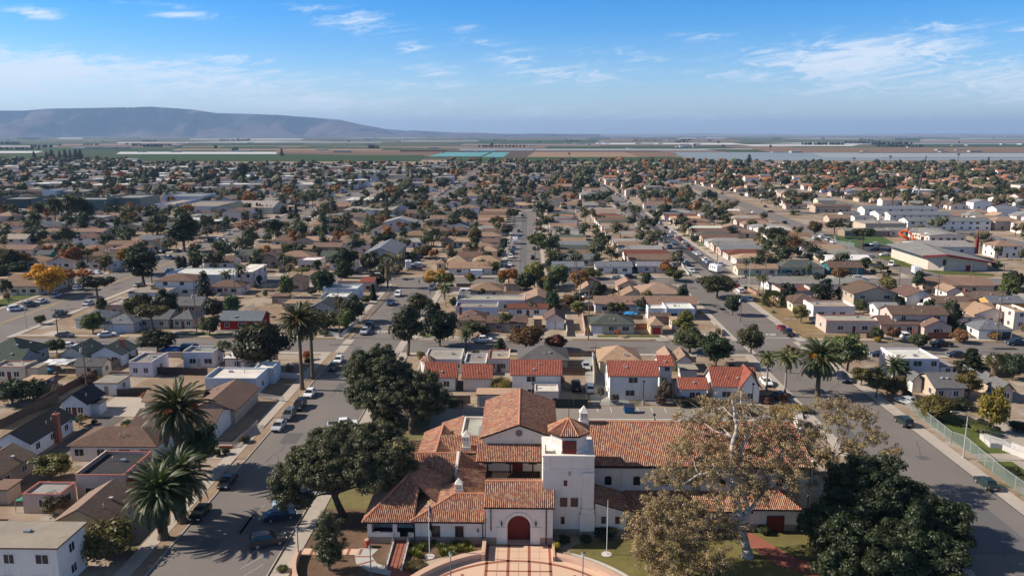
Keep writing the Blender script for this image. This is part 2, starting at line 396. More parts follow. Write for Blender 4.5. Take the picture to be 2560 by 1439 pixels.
sheet('lane_marking',[(-153.3,90,-153.05,560),(-152.6,90,-152.35,560)],.05,lineY)
# concrete gutters at the crossing
sheet('gutter',[(-48.6,YA0,-46.2,YA1),(-33.6,YA0,-31.6,YA1),(56,YA0,57.5,YA1),(70.3,YA0,71.8,YA1)],.045,concrete)
# parking court behind the hall
sheet('parking_lot',[(-32.4,141.5,56,153.4)],.022,mat('lot asphalt',(.235,.205,.175),var=.14,scale=2.0,coarse=.12,rough=.95,dirt=.0))
sheet('parking_marking',[(x,150.2,x+.12,153.2)for x in (14,16.7,19.4,22.1,24.8,27.5,30.2,33,35.7,38.4,41)]+[(12,146.3,44,146.6)],.04,lineW)
# pavements (raised) and planted verges
W_=[]
for x0,x1 in ((-51.4,-49.3),(-31.9,-29.6),(54,56),(71.6,74.2)):
 for y0,y1 in ((YS,YA0),(YA1,YB0)):W_.append((x0,y0,x1,y1))
for x0,x1 in ((-10.6,-9),(6,7.6),(65.2,67),(82,84),(-167,-165),(-141,-139)):
 for y0,y1 in ((YB1,YC0),(YC1,735)):W_.append((x0,y0,x1,y1))
W_+=[(-167,60,-165,YA0),(-141,60,-139,YA0),(-167,YA1,-165,YB0),(-141,YA1,-139,YB0)]
for y0,y1 in ((YA0-1.9,YA0),(YA1+1.6,YA1+3.2),(YB0-1.8,YB0),(YB1,YB1+1.8)):
 for x0,x1 in ((-139,-51.4),(-29.6,54),(74.2,145),(163,230)):W_.append((x0,y0,x1,y1))
W_+=[(-47.5,YA0-.3,-47.4,YA0)]
sheet('pavement',W_,.13,concrete,.13)
K_=[]
for x in (-47.5,-32.35,55.85,71.6):
 K_+=[(x-.0,YS,x+.15,YA0),(x,YA1,x+.15,YB0)]
sheet('kerb',K_,.15,mat('kerb concrete',(.40,.36,.32),var=.1),.15)
drygrass=mat('dry grass',(.23,.165,.09),var=.3,scale=2.2,coarse=.3,rough=1,spec=.05,dirt=.25)
grass=mat('lawn grass',(.085,.105,.03),var=.3,scale=2.0,coarse=.25,rough=1,spec=.05,dirt=.3)
sheet('verge',[(-49.3,YS,-47.5,118),(-49.3,126,-47.5,140),(-49.3,146,-47.5,YA0),(-49.3,YA1+3.3,-47.5,YB0)],.09,dirt_m,.09)
sheet('verge',[(-139,YA1,-108,YA1+1.6),(-100,YA1,-51.5,YA1+1.6),(74.2,YA1,230,YA1+1.6),(12,YA1,33,YA1+1.6),(38,YA1,54,YA1+1.6),(71.6+2.6,212,76.5,280)],.09,drygrass,.09)
sheet('front_yard',[(74.3,216,85,232),(74.3,234,85,251),(74.3,253,84,268),(74.3,206+3.4,90,214.5)],.05,drygrass)
sheet('front_yard',[(-171,60,-167,192),(-175,206,-167,285)],.06,grass)
sheet('lawn',[(-29,208.6,-20,212),(19,209.3,24.5,212),(27,209.3,36,212),(-104,209.3,-74,211.5)],.06,grass)
r_=random.Random(6);dv,lw,dg=[],[],[]
for xa,xb in ((7.6,14),(60,65.2),(84,89),(-15,-10.6),(-139,-134),(143,147)):
 y=305
 while y<552:
  w=r_.uniform(4,6.5);dv.append((xa,y,xb,y+w));q=r_.random();(lw if q<.4 else dg if q<.8 else dv).append((xa,y+w+.6,xb,y+12.4));y+=13.1
for xa,xb in ((-139,-52),(74,146),(12,54)):
 x=xa+4
 while x<xb-8:
  w=r_.uniform(3,6);dv.append((x,YB1+1.8,x+w,YB1+6.5));(lw if r_.random()<.5 else dg).append((x+w+.5,YB1+1.8,min(xb,x+w+9),YB1+6));x+=r_.uniform(14,20)
 x=xa+6
 while x<xb-8 and xa>-130 or x<xb-20:
  w=r_.uniform(3,5);dv.append((x,YA1+3.2,x+w,YA1+8));dg.append((x+w+.4,YA1+3.3,x+w+7,YA1+7));dv.append((x+3,YB0-7,x+3+w,YB0-1.8));x+=r_.uniform(15,22)
  if xa==12:break
sheet('driveway',dv,.034,concrete);sheet('lawn',lw,.038,mat('yard grass',(.10,.115,.04),var=.3,scale=1.2,coarse=.2,rough=1,dirt=.3));sheet('dry_yard',dg,.036,mat('dry yard',(.24,.17,.10),var=.3,scale=1.2,coarse=.2,rough=1,dirt=.25))
# bare lots and driveways on the left
sheet('bare_lot',[(-85.5,158,-68.5,170.5),(-68,152.5,-49.5,158.5),(-55.3,160,-51.4,178)],.04,dirt_m)
sheet('driveway',[(-55,126,-51.4,133),(-86,146,-76,157.5),(-12,YA1+3.2,-8,214),(13.3,YA1,18.4,214),(38.5,206,50,214),(37.5,206,34.5,212)],.05,concrete)
sheet('alley',[(6.3,YA1,13,YB0)],.04,mat('alley dirt',(.31,.24,.175),var=.2,scale=1.2,coarse=.2,rough=1,dirt=.2))
sheet('alley',[(-83,120,-78,190)],.03,mat('alley asphalt',(.12,.105,.095),var=.2,scale=1.2,coarse=.2,rough=1,dirt=.2))
sheet('driveway',[(13.2,154.5,21,YA0-2)],.05,mat('drive concrete',(.30,.285,.26),var=.12,scale=1,coarse=.2,rough=.95,dirt=.2))
# grounds of the hall
mulch=mat('wood chip mulch',(.155,.098,.066),var=.32,scale=3.5,coarse=.5,rough=1,spec=.05,dirt=.2)
sheet('mulch_bed',[(-29.5,84,-5.6,98),(-29.5,98,-18,141)],.05,mulch)
pav=mat('pink paving',(.62,.42,.30),var=.06,scale=1.4,coarse=.2,rough=.85,dirt=.08)
brick=mat('red brick paving',(.29,.10,.066),var=.15,scale=4,rough=.9)
PC=(-1.0,80.2);PR=15.0
cir=[(PC[0]+PR*math.cos(t),PC[1]+PR*math.sin(t))for t in [math.pi*2*k/96 for k in range(96)]]
sheet('plaza',[cir],.07,pav)
sheet('plaza',[(-5.4,93.5,3.45,98.35)],.085,pav)
rg=[]
def ringseg(cx,cy,r0,r1,a0,a1,n=40):
 out=[]
 for k in range(n):
  t0=a0+(a1-a0)*k/n;t1=a0+(a1-a0)*(k+1)/n
  out.append([(cx+r0*math.cos(t0),cy+r0*math.sin(t0)),(cx+r1*math.cos(t0),cy+r1*math.sin(t0)),(cx+r1*math.cos(t1),cy+r1*math.sin(t1)),(cx+r0*math.cos(t1),cy+r0*math.sin(t1))])
 return out
rg+=ringseg(*PC,13.6,14.0,0,math.pi,60)
for x in (-5.1,-2.35,.35,3.05):rg.append((x-.17,68,x+.17,98.2))
for x in (-8.0,6.0):rg.append((x-.17,70,x+.17,90.8))
for y in (91.6,85.5,98.0):rg.append((-5.2,y-.13,3.2,y+.13))
sheet('brick_band',rg,.10,brick)
jt=[(x-.02,68,x+.02,98)for x in (-3.75,-1,1.7)]+[(-5,y-.02,3,y+.02)for y in (88.5,94.7,96.4)]
sheet('paving_joint',jt,.095,mat('joint',(.38,.27,.2),var=0))
lawn2=[]
lc=(22,86.5)
pts=[(5.2,84.5),(5.0,97.6),(5.6,98.6),(7,99.2),(12,99.3),(40,99.3),(55,99.3),(55,70),(13.9,70)]
arc=[(PC[0]+17.2*math.cos(t),PC[1]+17.2*math.sin(t))for t in [R(a)for a in (0,10,20,30,40,50,58)]]
sheet('lawn',[[(55,70),(55,104)]+[(31,104),(20,100.2),(9.5,99.8),(6.2,98.2),(5.6,96.6)]+arc[::-1]],.055,mat('parched lawn',(.155,.135,.05),var=.3,scale=1.4,coarse=.22,rough=1,spec=.05,dirt=.35))
sheet('lawn',[(-29.5,108,-18.5,150)],.06,mat('west lawn',(.16,.14,.055),var=.3,scale=1.2,coarse=.25,rough=1,dirt=.3))  # dry olive turf, nearly the same colour as the parched lawn
sheet('garden_path',[[(-5.7,93),(-5.7,96.4),(-10.2,95.2),(-13.5,93.4),(-15.5,91),(-14,90.2),(-10.6,92.6)]],.06,mat('decomposed granite',(.42,.34,.26),var=.15,scale=2))
wp=[[(-29.6,95.2),(-21.5,95.2),(-21.5,96.7),(-29.6,96.7)]]
sheet('garden_path',wp,.065,pav)
sheet('brick_band',[(x,95.2,x+.35,96.7)for x in (-28.4,-26.2,-23.6,-22.0)],.08,brick)
gp=mat('grey paving',(.42,.40,.37),var=.08)
sheet('garden_path',[[(-22.2,96.9),(-19.6,96.7),(-20.2,95),(-19.2,93.2),(-16.6,91.6),(-16.7,90.2),(-19.8,91.2),(-21.8,93.0),(-22.4,95)]],.07,gp)
sheet('brick_band',[[(-22.3,94.6),(-20.2,94.6),(-20.2,94.9),(-22.3,94.9)],[(-21.4,92.6),(-19.6,93.7),(-19.8,93.95),(-21.6,92.85)]],.085,brick)
sheet('brick_path',[[(27.5,103.4),(30.2,103.4),(34.5,96),(44,88),(42,86),(32,93.6)],(-17,86,-13.6,92)],.075,brick)
# school side at the right
sheet('school_court',[(79,60,240,148)],.03,mat('court concrete',(.36,.31,.255),var=.12,scale=1.2,coarse=.15,rough=.95,dirt=.2))
sheet('lawn',[(76.5,131,84,152),(75.8,118,81.5,127.5),(75.8,99,80,110)],.05,grass)
# ---- farmland beyond the town, each field a flat piece of ground
def fmat(n,c,v=.12):return mat('field '+n,c,var=v,scale=.02,coarse=.004,rough=1,spec=.05)
FM={'b':fmat('brown',(.19,.125,.085)),'k':fmat('dark soil',(.105,.075,.06)),'r':fmat('tan',(.27,.18,.12)),'g':fmat('green',(.045,.075,.03)),'e':fmat('dull green',(.085,.10,.055)),'w':fmat('white film',(.50,.50,.49),.05),'v':fmat('pale film',(.27,.295,.32),.06),'t':fmat('teal film',(.12,.29,.31),.05),'s':fmat('grey blue film',(.20,.24,.28),.06),'p':fmat('mauve',(.23,.17,.15))}
FIELDS=[('g',1140,1700,1120,1730,393,408),('k',1276,1336,1258,1316,380,393),('r',1336,1560,1316,1600,380,393),('b',1560,1680,1600,1690,380,393),('t',1110,1226,1070,1200,381,392),('t',1232,1275,1206,1258,381,393),('s',1680,2140,1730,2240,381,402),('v',2030,2600,2060,2600,383,394),('s',2060,2620,2140,2620,395,402),('k',1000,1640,1000,1660,376.6,379.6),('v',1340,1760,1336,1830,372.5,377),('s',1150,1336,1146,1332,372,377),('g',1760,2010,1830,2030,374,380),('b',1860,2620,1930,2620,369,382),('g',1370,1800,1360,1850,366,371),('b',1180,1370,1170,1360,367,371),('w',1490,1690,1488,1780,357.5,361),('w',1700,1830,1710,1870,357.5,362),('w',1846,2150,1880,2130,361.5,365.5),('g',2170,2620,2200,2620,361,367),('k',1500,1840,1500,1850,363,366),('w',300,700,290,690,380,385.5),('w',-60,110,-60,90,378,383),('g',330,1060,320,1050,388,404),('b',690,1120,690,1110,376,383),('g',-60,560,-60,550,369,377),('r',440,960,430,950,372.5,376),('g',560,700,550,690,366,372),('p',160,460,150,440,360,364.5),('g',470,760,460,750,357,364),('v',700,960,690,950,355,357.4),('w',630,760,620,750,347,349.3),('e',760,1180,750,1170,359,365),('p',1160,1500,1150,1490,360,364),('v',1000,1200,990,1190,352,354),('g',1210,1500,1200,1490,350,356),('w',480,620,470,610,347.5,349),('w',1700,1820,1690,1810,345,346.5),('e',1850,2300,1850,2300,349,356),('p',2300,2620,2300,2620,350,357),('b',1500,1850,1500,1850,350,355),('v',2400,2620,2400,2620,345.5,348),('s',2150,2620,2160,2620,358,361),('w',150,210,140,205,345,347),('e',-60,300,-60,290,352,359)]
for i,(c,a,b,d,e,y0,y1)in enumerate(FIELDS):
 P4=[G(d,y1),G(e,y1),G(b,y0),G(a,y0)]
 sheet('field',[P4],.4+(i%5)*.06,FM[c])
 # ---- the hill range and the low rise on the horizon
HP=[(-900,300),(-500,262),(-250,272),(0,277),(60,277),(120,272),(250,270),(380,267),(480,274),(540,283),(620,285),(700,288),(780,294),(850,300),(900,311),(950,320),(1010,325),(1100,330),(1260,333.5),(1500,334.2)]
def hills():
 mb=MB();mb.smooth=True;NXs,NYs=260,70;vs=[]
 D0,D1=14500.0,22500.0
 for i in range(NXs):
  px=-900+2400*i/(NXs-1)
  for (a,ya),(b,yb)in zip(HP,HP[1:]):
   if a<=px<=b:py=ya+(yb-ya)*(px-a)/(b-a);break
  d=ray(px,py);d=d/math.hypot(d.x,d.y)
  ridge=max(0.0,HC+d.z*19200-12)
  for j in range(NYs):
   t=j/(NYs-1);D=D0+(D1-D0)*t;x,y=d.x*D,d.y*D
   prof=max(0.0,min(1.0,t/.59))**.9 if t<.59 else max(0.0,1-(t-.59)/.41)
   rn=1-abs(mnoise.fractal(Vector((x*.00042,y*.00026,3.1)),1.0,2.1,5))*2.2
   ero=(rn-.55)*1.15*math.sin(math.pi*min(1,t/.62))if t<.62 else 0
   z=ridge*max(0.0,prof*(1.0+0.0)+ero*(1 if t<.5 else max(0,(.62-t)/.12)))
   z+=mnoise.noise(Vector((x*.002,y*.002,0)))*5*min(1,ridge/60)if 0<t<1 else 0
   vs.append((x,y,min(z,HC+d.z*D+2 if t<=.6 else z)-1.0))
 fs=[(i*NYs+j,(i+1)*NYs+j,(i+1)*NYs+j+1,i*NYs+j+1)for i in range(NXs-1)for j in range(NYs-1)]
 mb.mesh(vs,fs)
 m=bpy.data.materials.new('hill scrub');m.use_nodes=True;N=NT(m.node_tree);b=N.n['Principled BSDF'];b.inputs['Roughness'].default_value=1;b.inputs['Specular IOR Level'].default_value=0
 co=N.node('ShaderNodeNewGeometry').outputs['Position'];z=N.sep(co)[2]
 f=N.step(N.m('ADD',N.noise(co,.0010,7,.62),N.m('MULTIPLY',z,.00025)),.50,.64)
 N.l.new(N.mix(f,(.115,.082,.082,1),(.009,.012,.019,1)),b.inputs['Base Color'])
 tag(mb.build('hills',m),kind='structure')
hills()
mb=MB();mb.smooth=True;vs=[];n=240
for i in range(n):
 px=900+(3300-900)*i/(n-1);d=ray(px,335);d=d/math.hypot(d.x,d.y)
 hh=14+30*max(0,mnoise.fractal(Vector((i*.09,1.7,0)),1,2,4))+24*mnoise.noise(Vector((i*.03,8,0)))
 if px>2200:hh*=max(.3,1-(px-2200)/900)
 for D,k in ((21000,0),(23000,1),(26000,0)):vs.append((d.x*D,d.y*D,max(4,hh+40)*k-.5))
mb.mesh(vs,[(i*3+j,(i+1)*3+j,(i+1)*3+j+1,i*3+j+1)for i in range(n-1)for j in range(2)])
tag(mb.build('low_hills',mat('dune scrub',(.20,.16,.12),var=.4,scale=.004,coarse=.0012)),kind='structure')
# ================================================================ the mission style hall
hall=empty('mission_hall',(0,98,0),'large white mission style hall with barrel tile roofs, square bell tower and red arched door','hall')
HL=Vector((0,98,0))
plaster=mat('hall plaster',(.74,.685,.62),streak=.13,var=.06,scale=.9,coarse=.3,rough=.9,spec=.15,dirt=.06)
basec=mat('base course',(.36,.25,.195),var=.1,scale=1.5)
darkwood=mat('dark timber',(.035,.02,.014),var=.2)
reddoor=mat('red paint',(.17,.018,.012),var=.12,scale=3,rough=.6)
def hp(name,mb,m,parent=None,**k):
 if parent is None:parent=hall;off=-HL
 else :off=Vector((0,0,0));mb.v=[tuple(Vector(p)-HL)for p in mb.v];mb2=mb;return mb2.build(name,m,parent,**k)
 mb.v=[tuple(Vector(p)+off)for p in mb.v];return mb.build(name,m,parent,**k)
def roofpart(polys,t=.16,name='roof',m=None,pitch=.27):
 mb=MB();mb.cur=1;shell(mb,polys,t);mb.cur=0
 for p in polys:tiles(mb,p,pitch)
 return hp(name,mb,[m or tile_m,darkwood],uv=True)
def ridgecap(parent_name,pts,r=.15):
 mb=MB()
 for a,b in zip(pts,pts[1:]):mb.tube((a[0],a[1],a[2]+.06),(b[0],b[1],b[2]+.06),r,r,8)
 return hp('ridge_cap',mb,mat('ridge tile',(.50,.22,.12),var=.25,scale=3))
def wallbox(x0,y0,x1,y1,z1,base=1.0,name='wall',gable=None):
 mb=MB()
 if base:mb.cur=1;mb.box(x0,y0,-.3,x1,y1,base);mb.cur=0;mb.box(x0+.06,y0+.06,base-.002,x1-.06,y1-.06,z1)
 else :mb.box(x0,y0,-.3,x1,y1,z1)
 if gable:
  rx,rz=gable;p=[(x0,z1),(x1,z1),(rx,rz)]
  vs=[(x,y0+.06,z)for x,z in p]+[(x,y1-.06,z)for x,z in p]
  mb.mesh(vs,[(0,1,2),(5,4,3),(0,2,5,3),(1,4,5,2)])
 return hp(name,mb,[plaster,basec])
def hwin(x,z,w,h,y,side=0,arch=False,name='window',frame=(.17,.018,.012)):
 "window on a face looking at the viewer: red frame ring + glass"
 mb=MB();mb.box(x-w/2+.06,y-.02,z,x+w/2-.06,y+.04,z+h)
 o=hp(name,mb,glass_m)
 f=MB();t=.09
 f.box(x-w/2,y-.07,z-t,x+w/2,y+.05,z);f.box(x-w/2,y-.07,z+h,x+w/2,y+.05,z+h+t)
 for xx in (x-w/2,x+w/2-t):f.box(xx,y-.06,z+.001,xx+t,y+.05,z+h-.001)
 f.box(x-.03,y-.05,z+.002,x+.03,y+.02,z+h-.002);f.box(x-w/2+t,y-.045,z+h*.55,x+w/2-t,y+.02,z+h*.55+.05)
 hp('window_frame',f,reddoor,parent=o);return o
def spout(x,y,z0,z1):
 mb=MB();mb.tube((x,y,z0),(x,y,z1),.07,.07,8);mb.box(x-.1,y-.1,z1,x+.1,y+.1,z1+.2);hp('downspout',mb,black_m)
 # --- portal with the arched door
PX0,PX1,PY=-5.45,3.5,98.4
def portal():
 mb=MB();ax,rr,zs=-1.02,1.54,2.55;zt=5.45
 def fr(x0,z0,x1,z1,y=PY):mb.face([(x0,y,z0),(x1,y,z0),(x1,y,z1),(x0,y,z1)])
 fr(PX0,1.0,ax-rr,zt);fr(ax+rr,1.0,PX1,zt)
 fr(ax-rr-1.45,0,ax-rr,1.0);fr(ax+rr,0,ax+rr+1.3,1.0)
 n=24;pa=[(ax+rr*math.cos(math.pi-math.pi*k/n)*1.0,zs+rr*1.06*math.sin(math.pi*k/n))for k in range(n+1)]
 for (xa,za),(xb,zb)in zip(pa,pa[1:]):
  mb.face([(xa,PY,za),(xb,PY,zb),(xb,PY,zt),(xa,PY,zt)])
  mb.face([(xa,PY,za),(xa,PY+1.3,za),(xb,PY+1.3,zb),(xb,PY,zb)])
 for x in (ax-rr,ax+rr):
  mb.face([(x,PY,0),(x,PY+1.3,0),(x,PY+1.3,zs),(x,PY,zs)])
  # side and back walls
 mb.face([(PX0,PY+8,0),(PX0,PY,0),(PX0,PY,zt),(PX0,PY+8,zt)]);mb.face([(PX1,PY,0),(PX1,PY+8,0),(PX1,PY+8,zt),(PX1,PY,zt)])
 mb.face([(PX1,PY+8,0),(PX0,PY+8,0),(PX0,PY+8,zt),(PX1,PY+8,zt)])
 mb.face([(PX0,PY,zt),(PX0,PY+3.95,7.0),(PX0,PY+8,zt)])
 for x0,x1 in ((PX0,ax-rr-1.45),(ax+rr+1.3,PX1)):mb.cur=1;fr(x0,0,x1,1.0,PY-.03);mb.face([(x0,PY-.03,1.0),(x1,PY-.03,1.0),(x1,PY,1.0),(x0,PY,1.0)]);mb.cur=0
 hp('wall',mb,[plaster,basec])
 # archivolt, imposts, string lines
 mb=MB();n=28
 for k in range(n):
  t0,t1=math.pi*(1-k/n),math.pi*(1-(k+1)/n)
  q=[(ax+r*math.cos(t),zs+r*1.06*math.sin(t))for t in (t0,t1)for r in (rr+.02,rr+.42)]
  a,b,c,d=q;y=PY-.09
  mb.face([(a[0],y,a[1]),(c[0],y,c[1]),(d[0],y,d[1]),(b[0],y,b[1])]);mb.face([(b[0],y,b[1]),(d[0],y,d[1]),(d[0],PY,d[1]),(b[0],PY,b[1])])
  mb.face([(a[0],PY,a[1]),(c[0],PY,c[1]),(c[0],y,c[1]),(a[0],y,a[1])])
 hp('arch_moulding',mb,plaster)
 for x0,x1 in ((ax-rr-1.5,ax-rr+.04),(ax+rr-.04,ax+rr+1.35)):
  mb=MB();mb.box(x0,PY-.12,2.32,x1,PY-.002,2.52);mb.box(x0+.05,PY-.07,0,x1-.09,PY-.002,2.319);hp('pier',mb,plaster)
 for x0,x1 in ((PX0,ax-rr-1.5),(ax+rr+1.36,PX1)):
  for z in (1.7,2.45,3.2,3.95,4.7):mb=MB();mb.box(x0,PY-.025,z,x1,PY-.002,z+.035);hp('string_line',mb,plaster)
 mb=MB();y=PY+1.15
 mb.face([(ax-rr+.01,y,0),(ax+rr-.01,y,0)]+[(ax+(rr-.01)*math.cos(math.pi*k/20),y,zs+rr*1.05*math.sin(math.pi*k/20))for k in range(21)])
 for k in range(-4,5):mb.box(ax+k*.34-.02,y-.03,0,ax+k*.34+.02,y-.002,zs+1.0*math.sqrt(max(0,rr*rr-(k*.34)**2)))
 mb.box(ax-.05,y-.05,0,ax+.05,y-.031,zs+rr);hp('door',mb,reddoor)
 mb=MB();mb.box(-6.0+.6,97.9,0,3.45,PY+1.2,.09);hp('threshold',mb,pav)
 for x in (-3.32,1.25):
  mb=MB();mb.box(x-.03,PY-.2,3.35,x+.03,PY-.002,3.4);mb.tube((x,PY-.22,2.85),(x,PY-.22,3.2),.09,.13,6);mb.tube((x,PY-.22,3.2),(x,PY-.22,3.42),.14,.02,6);mb.tube((x,PY-.22,2.72),(x,PY-.22,2.85),.03,.09,6);mb.tube((x,PY-.22,3.42),(x,PY-.22,3.62),.02,.02,6)
  hp('wall_lantern',mb,black_m)
portal()
roofpart([[(PX0-.3,97.85,5.5),(PX1+.25,97.85,5.5),(PX1+.25,100.98,6.69),(PX0-.3,100.98,6.69)],[(PX0-.3,100.98,6.69),(2.18,100.98,6.69),(2.18,102.35,7.21),(PX0-.3,102.35,7.21)],[(PX0-.3,102.35,7.21),(2.18,102.35,7.21),(2.18,106.9,5.5),(PX0-.3,106.9,5.5)]])
ridgecap('',[(PX0-.3,102.35,7.21),(2.15,102.35,7.21)])
spout(-4.75,98.28,2.0,5.2);spout(2.62,98.28,.1,5.2)
# --- tower
def tower():
 mb=MB();X0,X1,Y0,Y1=2.2,9.1,101.0,107.8
 mb.box(X0,Y0,5.65,X1,Y1,11.35);mb.box(3.55,Y0+.12,-.3,9.05,Y1-.05,5.649);mb.box(X0,Y0+1.5,-.3,3.549,Y1-.05,5.649)
 mb.box(X0-.1,Y0-.1,11.352,X1+.1,Y1+.1,11.6)
 # string course lit from the side, buttress steps
 mb.box(X0-.07,Y0-.07,9.6,X1+.07,Y0-.002,9.72);mb.box(X0-.07,Y0,9.6,X0-.002,Y1,9.72)
 mb.box(7.55,Y0-.25,4.05,9.12,Y0+.1,9.2);mb.box(7.4,Y0-.42,3.35,9.2,Y0+.1,4.05);mb.box(7.25,Y0-.5,.9,9.25,Y0+.1,3.35)
 mb.cur=1;mb.box(7.2,Y0-.55,-.2,9.3,Y0+.08,.9);mb.box(3.52,Y0+.06,-.2,7.2,Y0+.11,.9);mb.cur=0
 hp('tower',mb,[plaster,basec])
 mb=MB()
 for k in range(-3,4):
  if k==0:continue
  x=5.75+k*.62;mb=MB()
  for q in range(8):
   t0,t1=math.pi*q/8,math.pi*(q+1)/8
   a=(x+.22*math.cos(t0),8.95+.3*math.sin(t0));b=(x+.22*math.cos(t1),8.95+.3*math.sin(t1))
   mb.face([(a[0],Y0-.05,a[1]),(a[0]+(a[0]-x)*.3,Y0-.05,a[1]+.07),(b[0]+(b[0]-x)*.3,Y0-.05,b[1]+.07),(b[0],Y0-.05,b[1])])
   mb.face([(a[0],Y0-.05,a[1]),(b[0],Y0-.05,b[1]),(b[0],Y0,b[1]),(a[0],Y0,a[1])])
  hp('corbel_arch',mb,plaster)
 mb=MB()
 for i in range(2):
  for j in range(3):mb=MB();mb.box(5.62+i*.22,Y0-.012,8.75+j*.22,5.74+i*.22,Y0+.02,8.9+j*.22);hp('vent_hole',mb,black_m)
 hwin(5.25,7.35,.5,.62,Y0);hwin(5.05,4.3,.98,1.05,Y0+.1);hwin(6.5,4.3,.98,1.05,Y0+.1);hwin(4.95,1.75,.52,.85,Y0+.1)
 # octagonal lantern
 cx,cy=5.75,104.3;oc=lambda r,z:[(cx+r*math.cos(R(22.5+45*k)),cy+r*math.sin(R(22.5+45*k)),z)for k in range(8)]
 mb=MB();pr=[(2.95,11.6),(2.95,11.95),(2.7,12.1),(2.62,12.3),(2.62,14.15)]
 for (r0,z0),(r1,z1)in zip(pr,pr[1:]):
  a,b=oc(r0,z0),oc(r1,z1)
  for k in range(8):mb.face([a[k],a[(k+1)%8],b[(k+1)%8],b[k]])
 for k in range(8):
  a=oc(2.66,13.45);b=oc(2.66,13.55);mb.face([a[k],a[(k+1)%8],b[(k+1)%8],b[k]])
 hp('tower_lantern',mb,plaster)
 e=oc(3.05,14.05);ap=(cx,cy,15.6);roofpart([[e[k],e[(k+1)%8],ap]for k in range(8)],name='tower_roof')
 for k in range(8):pass
 mb=MB()
 for k in range(8):mb.tube((e[k][0],e[k][1],e[k][2]+.1),(cx,cy,15.72),.1,.1,6)
 hp('ridge_cap',mb,mat('ridge tile',(.5,.2,.1)))
 mb=MB();mb.tube((cx,cy,15.6),(cx,cy,18.8),.05,.03,8);mb.ball((cx,cy,18.1),.09,.09,.09);hp('finial',mb,black_m)
 yd=cy-2.62*math.cos(R(22.5));mb=MB();mb.box(cx-.95,yd-.35,11.62,cx+.95,yd+.05,13.35)
 d=hp('door',mb,reddoor)
 for sx in (-1,1):
  for k in range(2):
   for j in range(2):mb=MB();mb.box(cx+sx*.46-.3+k*.32,yd-.372,12.25+j*.42,cx+sx*.46-.02+k*.32,yd-.34,12.6+j*.42);hp('door_glass',mb,glass_m,parent=d)
 mb=MB();mb.box(2.5,101.6,11.6,2.62,102.6,12.5);hp('parapet_hatch',mb,reddoor)
tower()
# --- left wing and porch
wallbox(-15.0,98.4,-5.5,106.2,3.4);roofpart([[(-15.5,97.8,3.4),(-5.6,97.8,3.4),(-5.6,102.4,5.3),(-9.8,102.4,5.3)],[(-15.5,97.8,3.4),(-9.8,102.4,5.3),(-9.8,106,5.3),(-15.5,106,3.4)],[(-9.8,102.4,5.3),(-5.6,102.4,5.3),(-5.6,106.8,3.5),(-9.8,106.8,3.5)]])
ridgecap('',[(-15.5,97.8,3.4),(-9.8,102.4,5.3),(-5.6,102.4,5.3)])
hwin(-12.15,.95,1.15,1.5,98.44);hwin(-9.0,.95,1.15,1.5,98.44);spout(-15.1,98.3,.2,3.1);spout(-5.85,98.3,.2,3.1)
mb=MB()
for j in range(3):
 for s in (-1,1):mb=MB();mb.box(-6.5+s*.08-.06,98.40,1.7+j*.2,-6.5+s*.08+.06,98.47,1.82+j*.2);hp('vent_hole',mb,black_m)
mb=MB();mb.box(-21.3,98.2,-.3,-15.1,98.5,1.0);mb.cur=1;mb.box(-21.3,98.22,1.001,-17,98.48,1.65)
for x in (-21.3,-17.9):mb.box(x,98.2,1.651,x+.55,98.5,3.15)
mb.box(-15.9,98.22,1.001,-15.1,98.48,1.6);mb.box(-21.25,101.5,0,-15.05,108,3.2);mb.box(-21.3,98.21,3.0,-15.05,98.49,3.149);mb.box(-21.3,98.51,-.2,-21.0,101.5,1.5)
hp('porch_wall',mb,[basec,plaster])
mb=MB();mb.box(-21.2,98.5,.5,-15.06,101.5,.62);hp('porch_floor',mb,darkwood)
roofpart([[(-21.9,97.7,3.3),(-15.0,97.7,3.3),(-15.0,103.86,5.518),(-17.0,105.9,6.25)],[(-21.9,97.7,3.3),(-17.0,105.9,6.25),(-17.0,110.3,6.25),(-21.9,110.3,3.3)],[(-17.0,105.9,6.25),(-15.0,103.86,5.518),(-11.0,99.8,4.05),(-11.0,110.3,4.05),(-17.0,110.3,6.25)]])
ridgecap('',[(-21.9,97.7,3.3),(-17.0,105.9,6.25),(-17.0,110.3,6.25)])
wallbox(-21.4,104,-10.9,110.2,3.4)
# ramp with red brick
mb=MB();mb.mesh([(-17.6,91.5,.08),(-15.9,91.5,.08),(-15.9,98.6,.62),(-17.6,98.6,.62),(-17.6,91.5,-.1),(-15.9,91.5,-.1),(-15.9,98.6,-.1),(-17.6,98.6,-.1)],[(0,1,2,3),(0,4,5,1),(1,5,6,2),(2,6,7,3),(3,7,4,0)])
hp('ramp',mb,brick)
mb=MB()
for x in (-17.75,-15.75):
 mb.mesh([(x-.12,91.4,.3),(x+.12,91.4,.3),(x+.12,98.2,.85),(x-.12,98.2,.85),(x-.12,91.4,-.1),(x+.12,91.4,-.1),(x+.12,98.2,-.1),(x-.12,98.2,-.1)],[(0,1,2,3),(0,4,5,1),(1,5,6,2),(2,6,7,3),(3,7,4,0)])
hp('ramp_kerb',mb,mat('pale concrete',(.5,.47,.44)))
for x in (-17.75,-15.75):
 mb=MB()
 for z in (.55,.95):mb.tube((x,91.6,.3+z-.25),(x,98.1,.85+z-.25),.03,.03,6)
 for k in range(5):y=91.7+k*1.6;mb.tube((x,y,.2),(x,y,.3+(y-91.4)*.081+.7),.03,.03,6)
 hp('handrail',mb,metal_m)
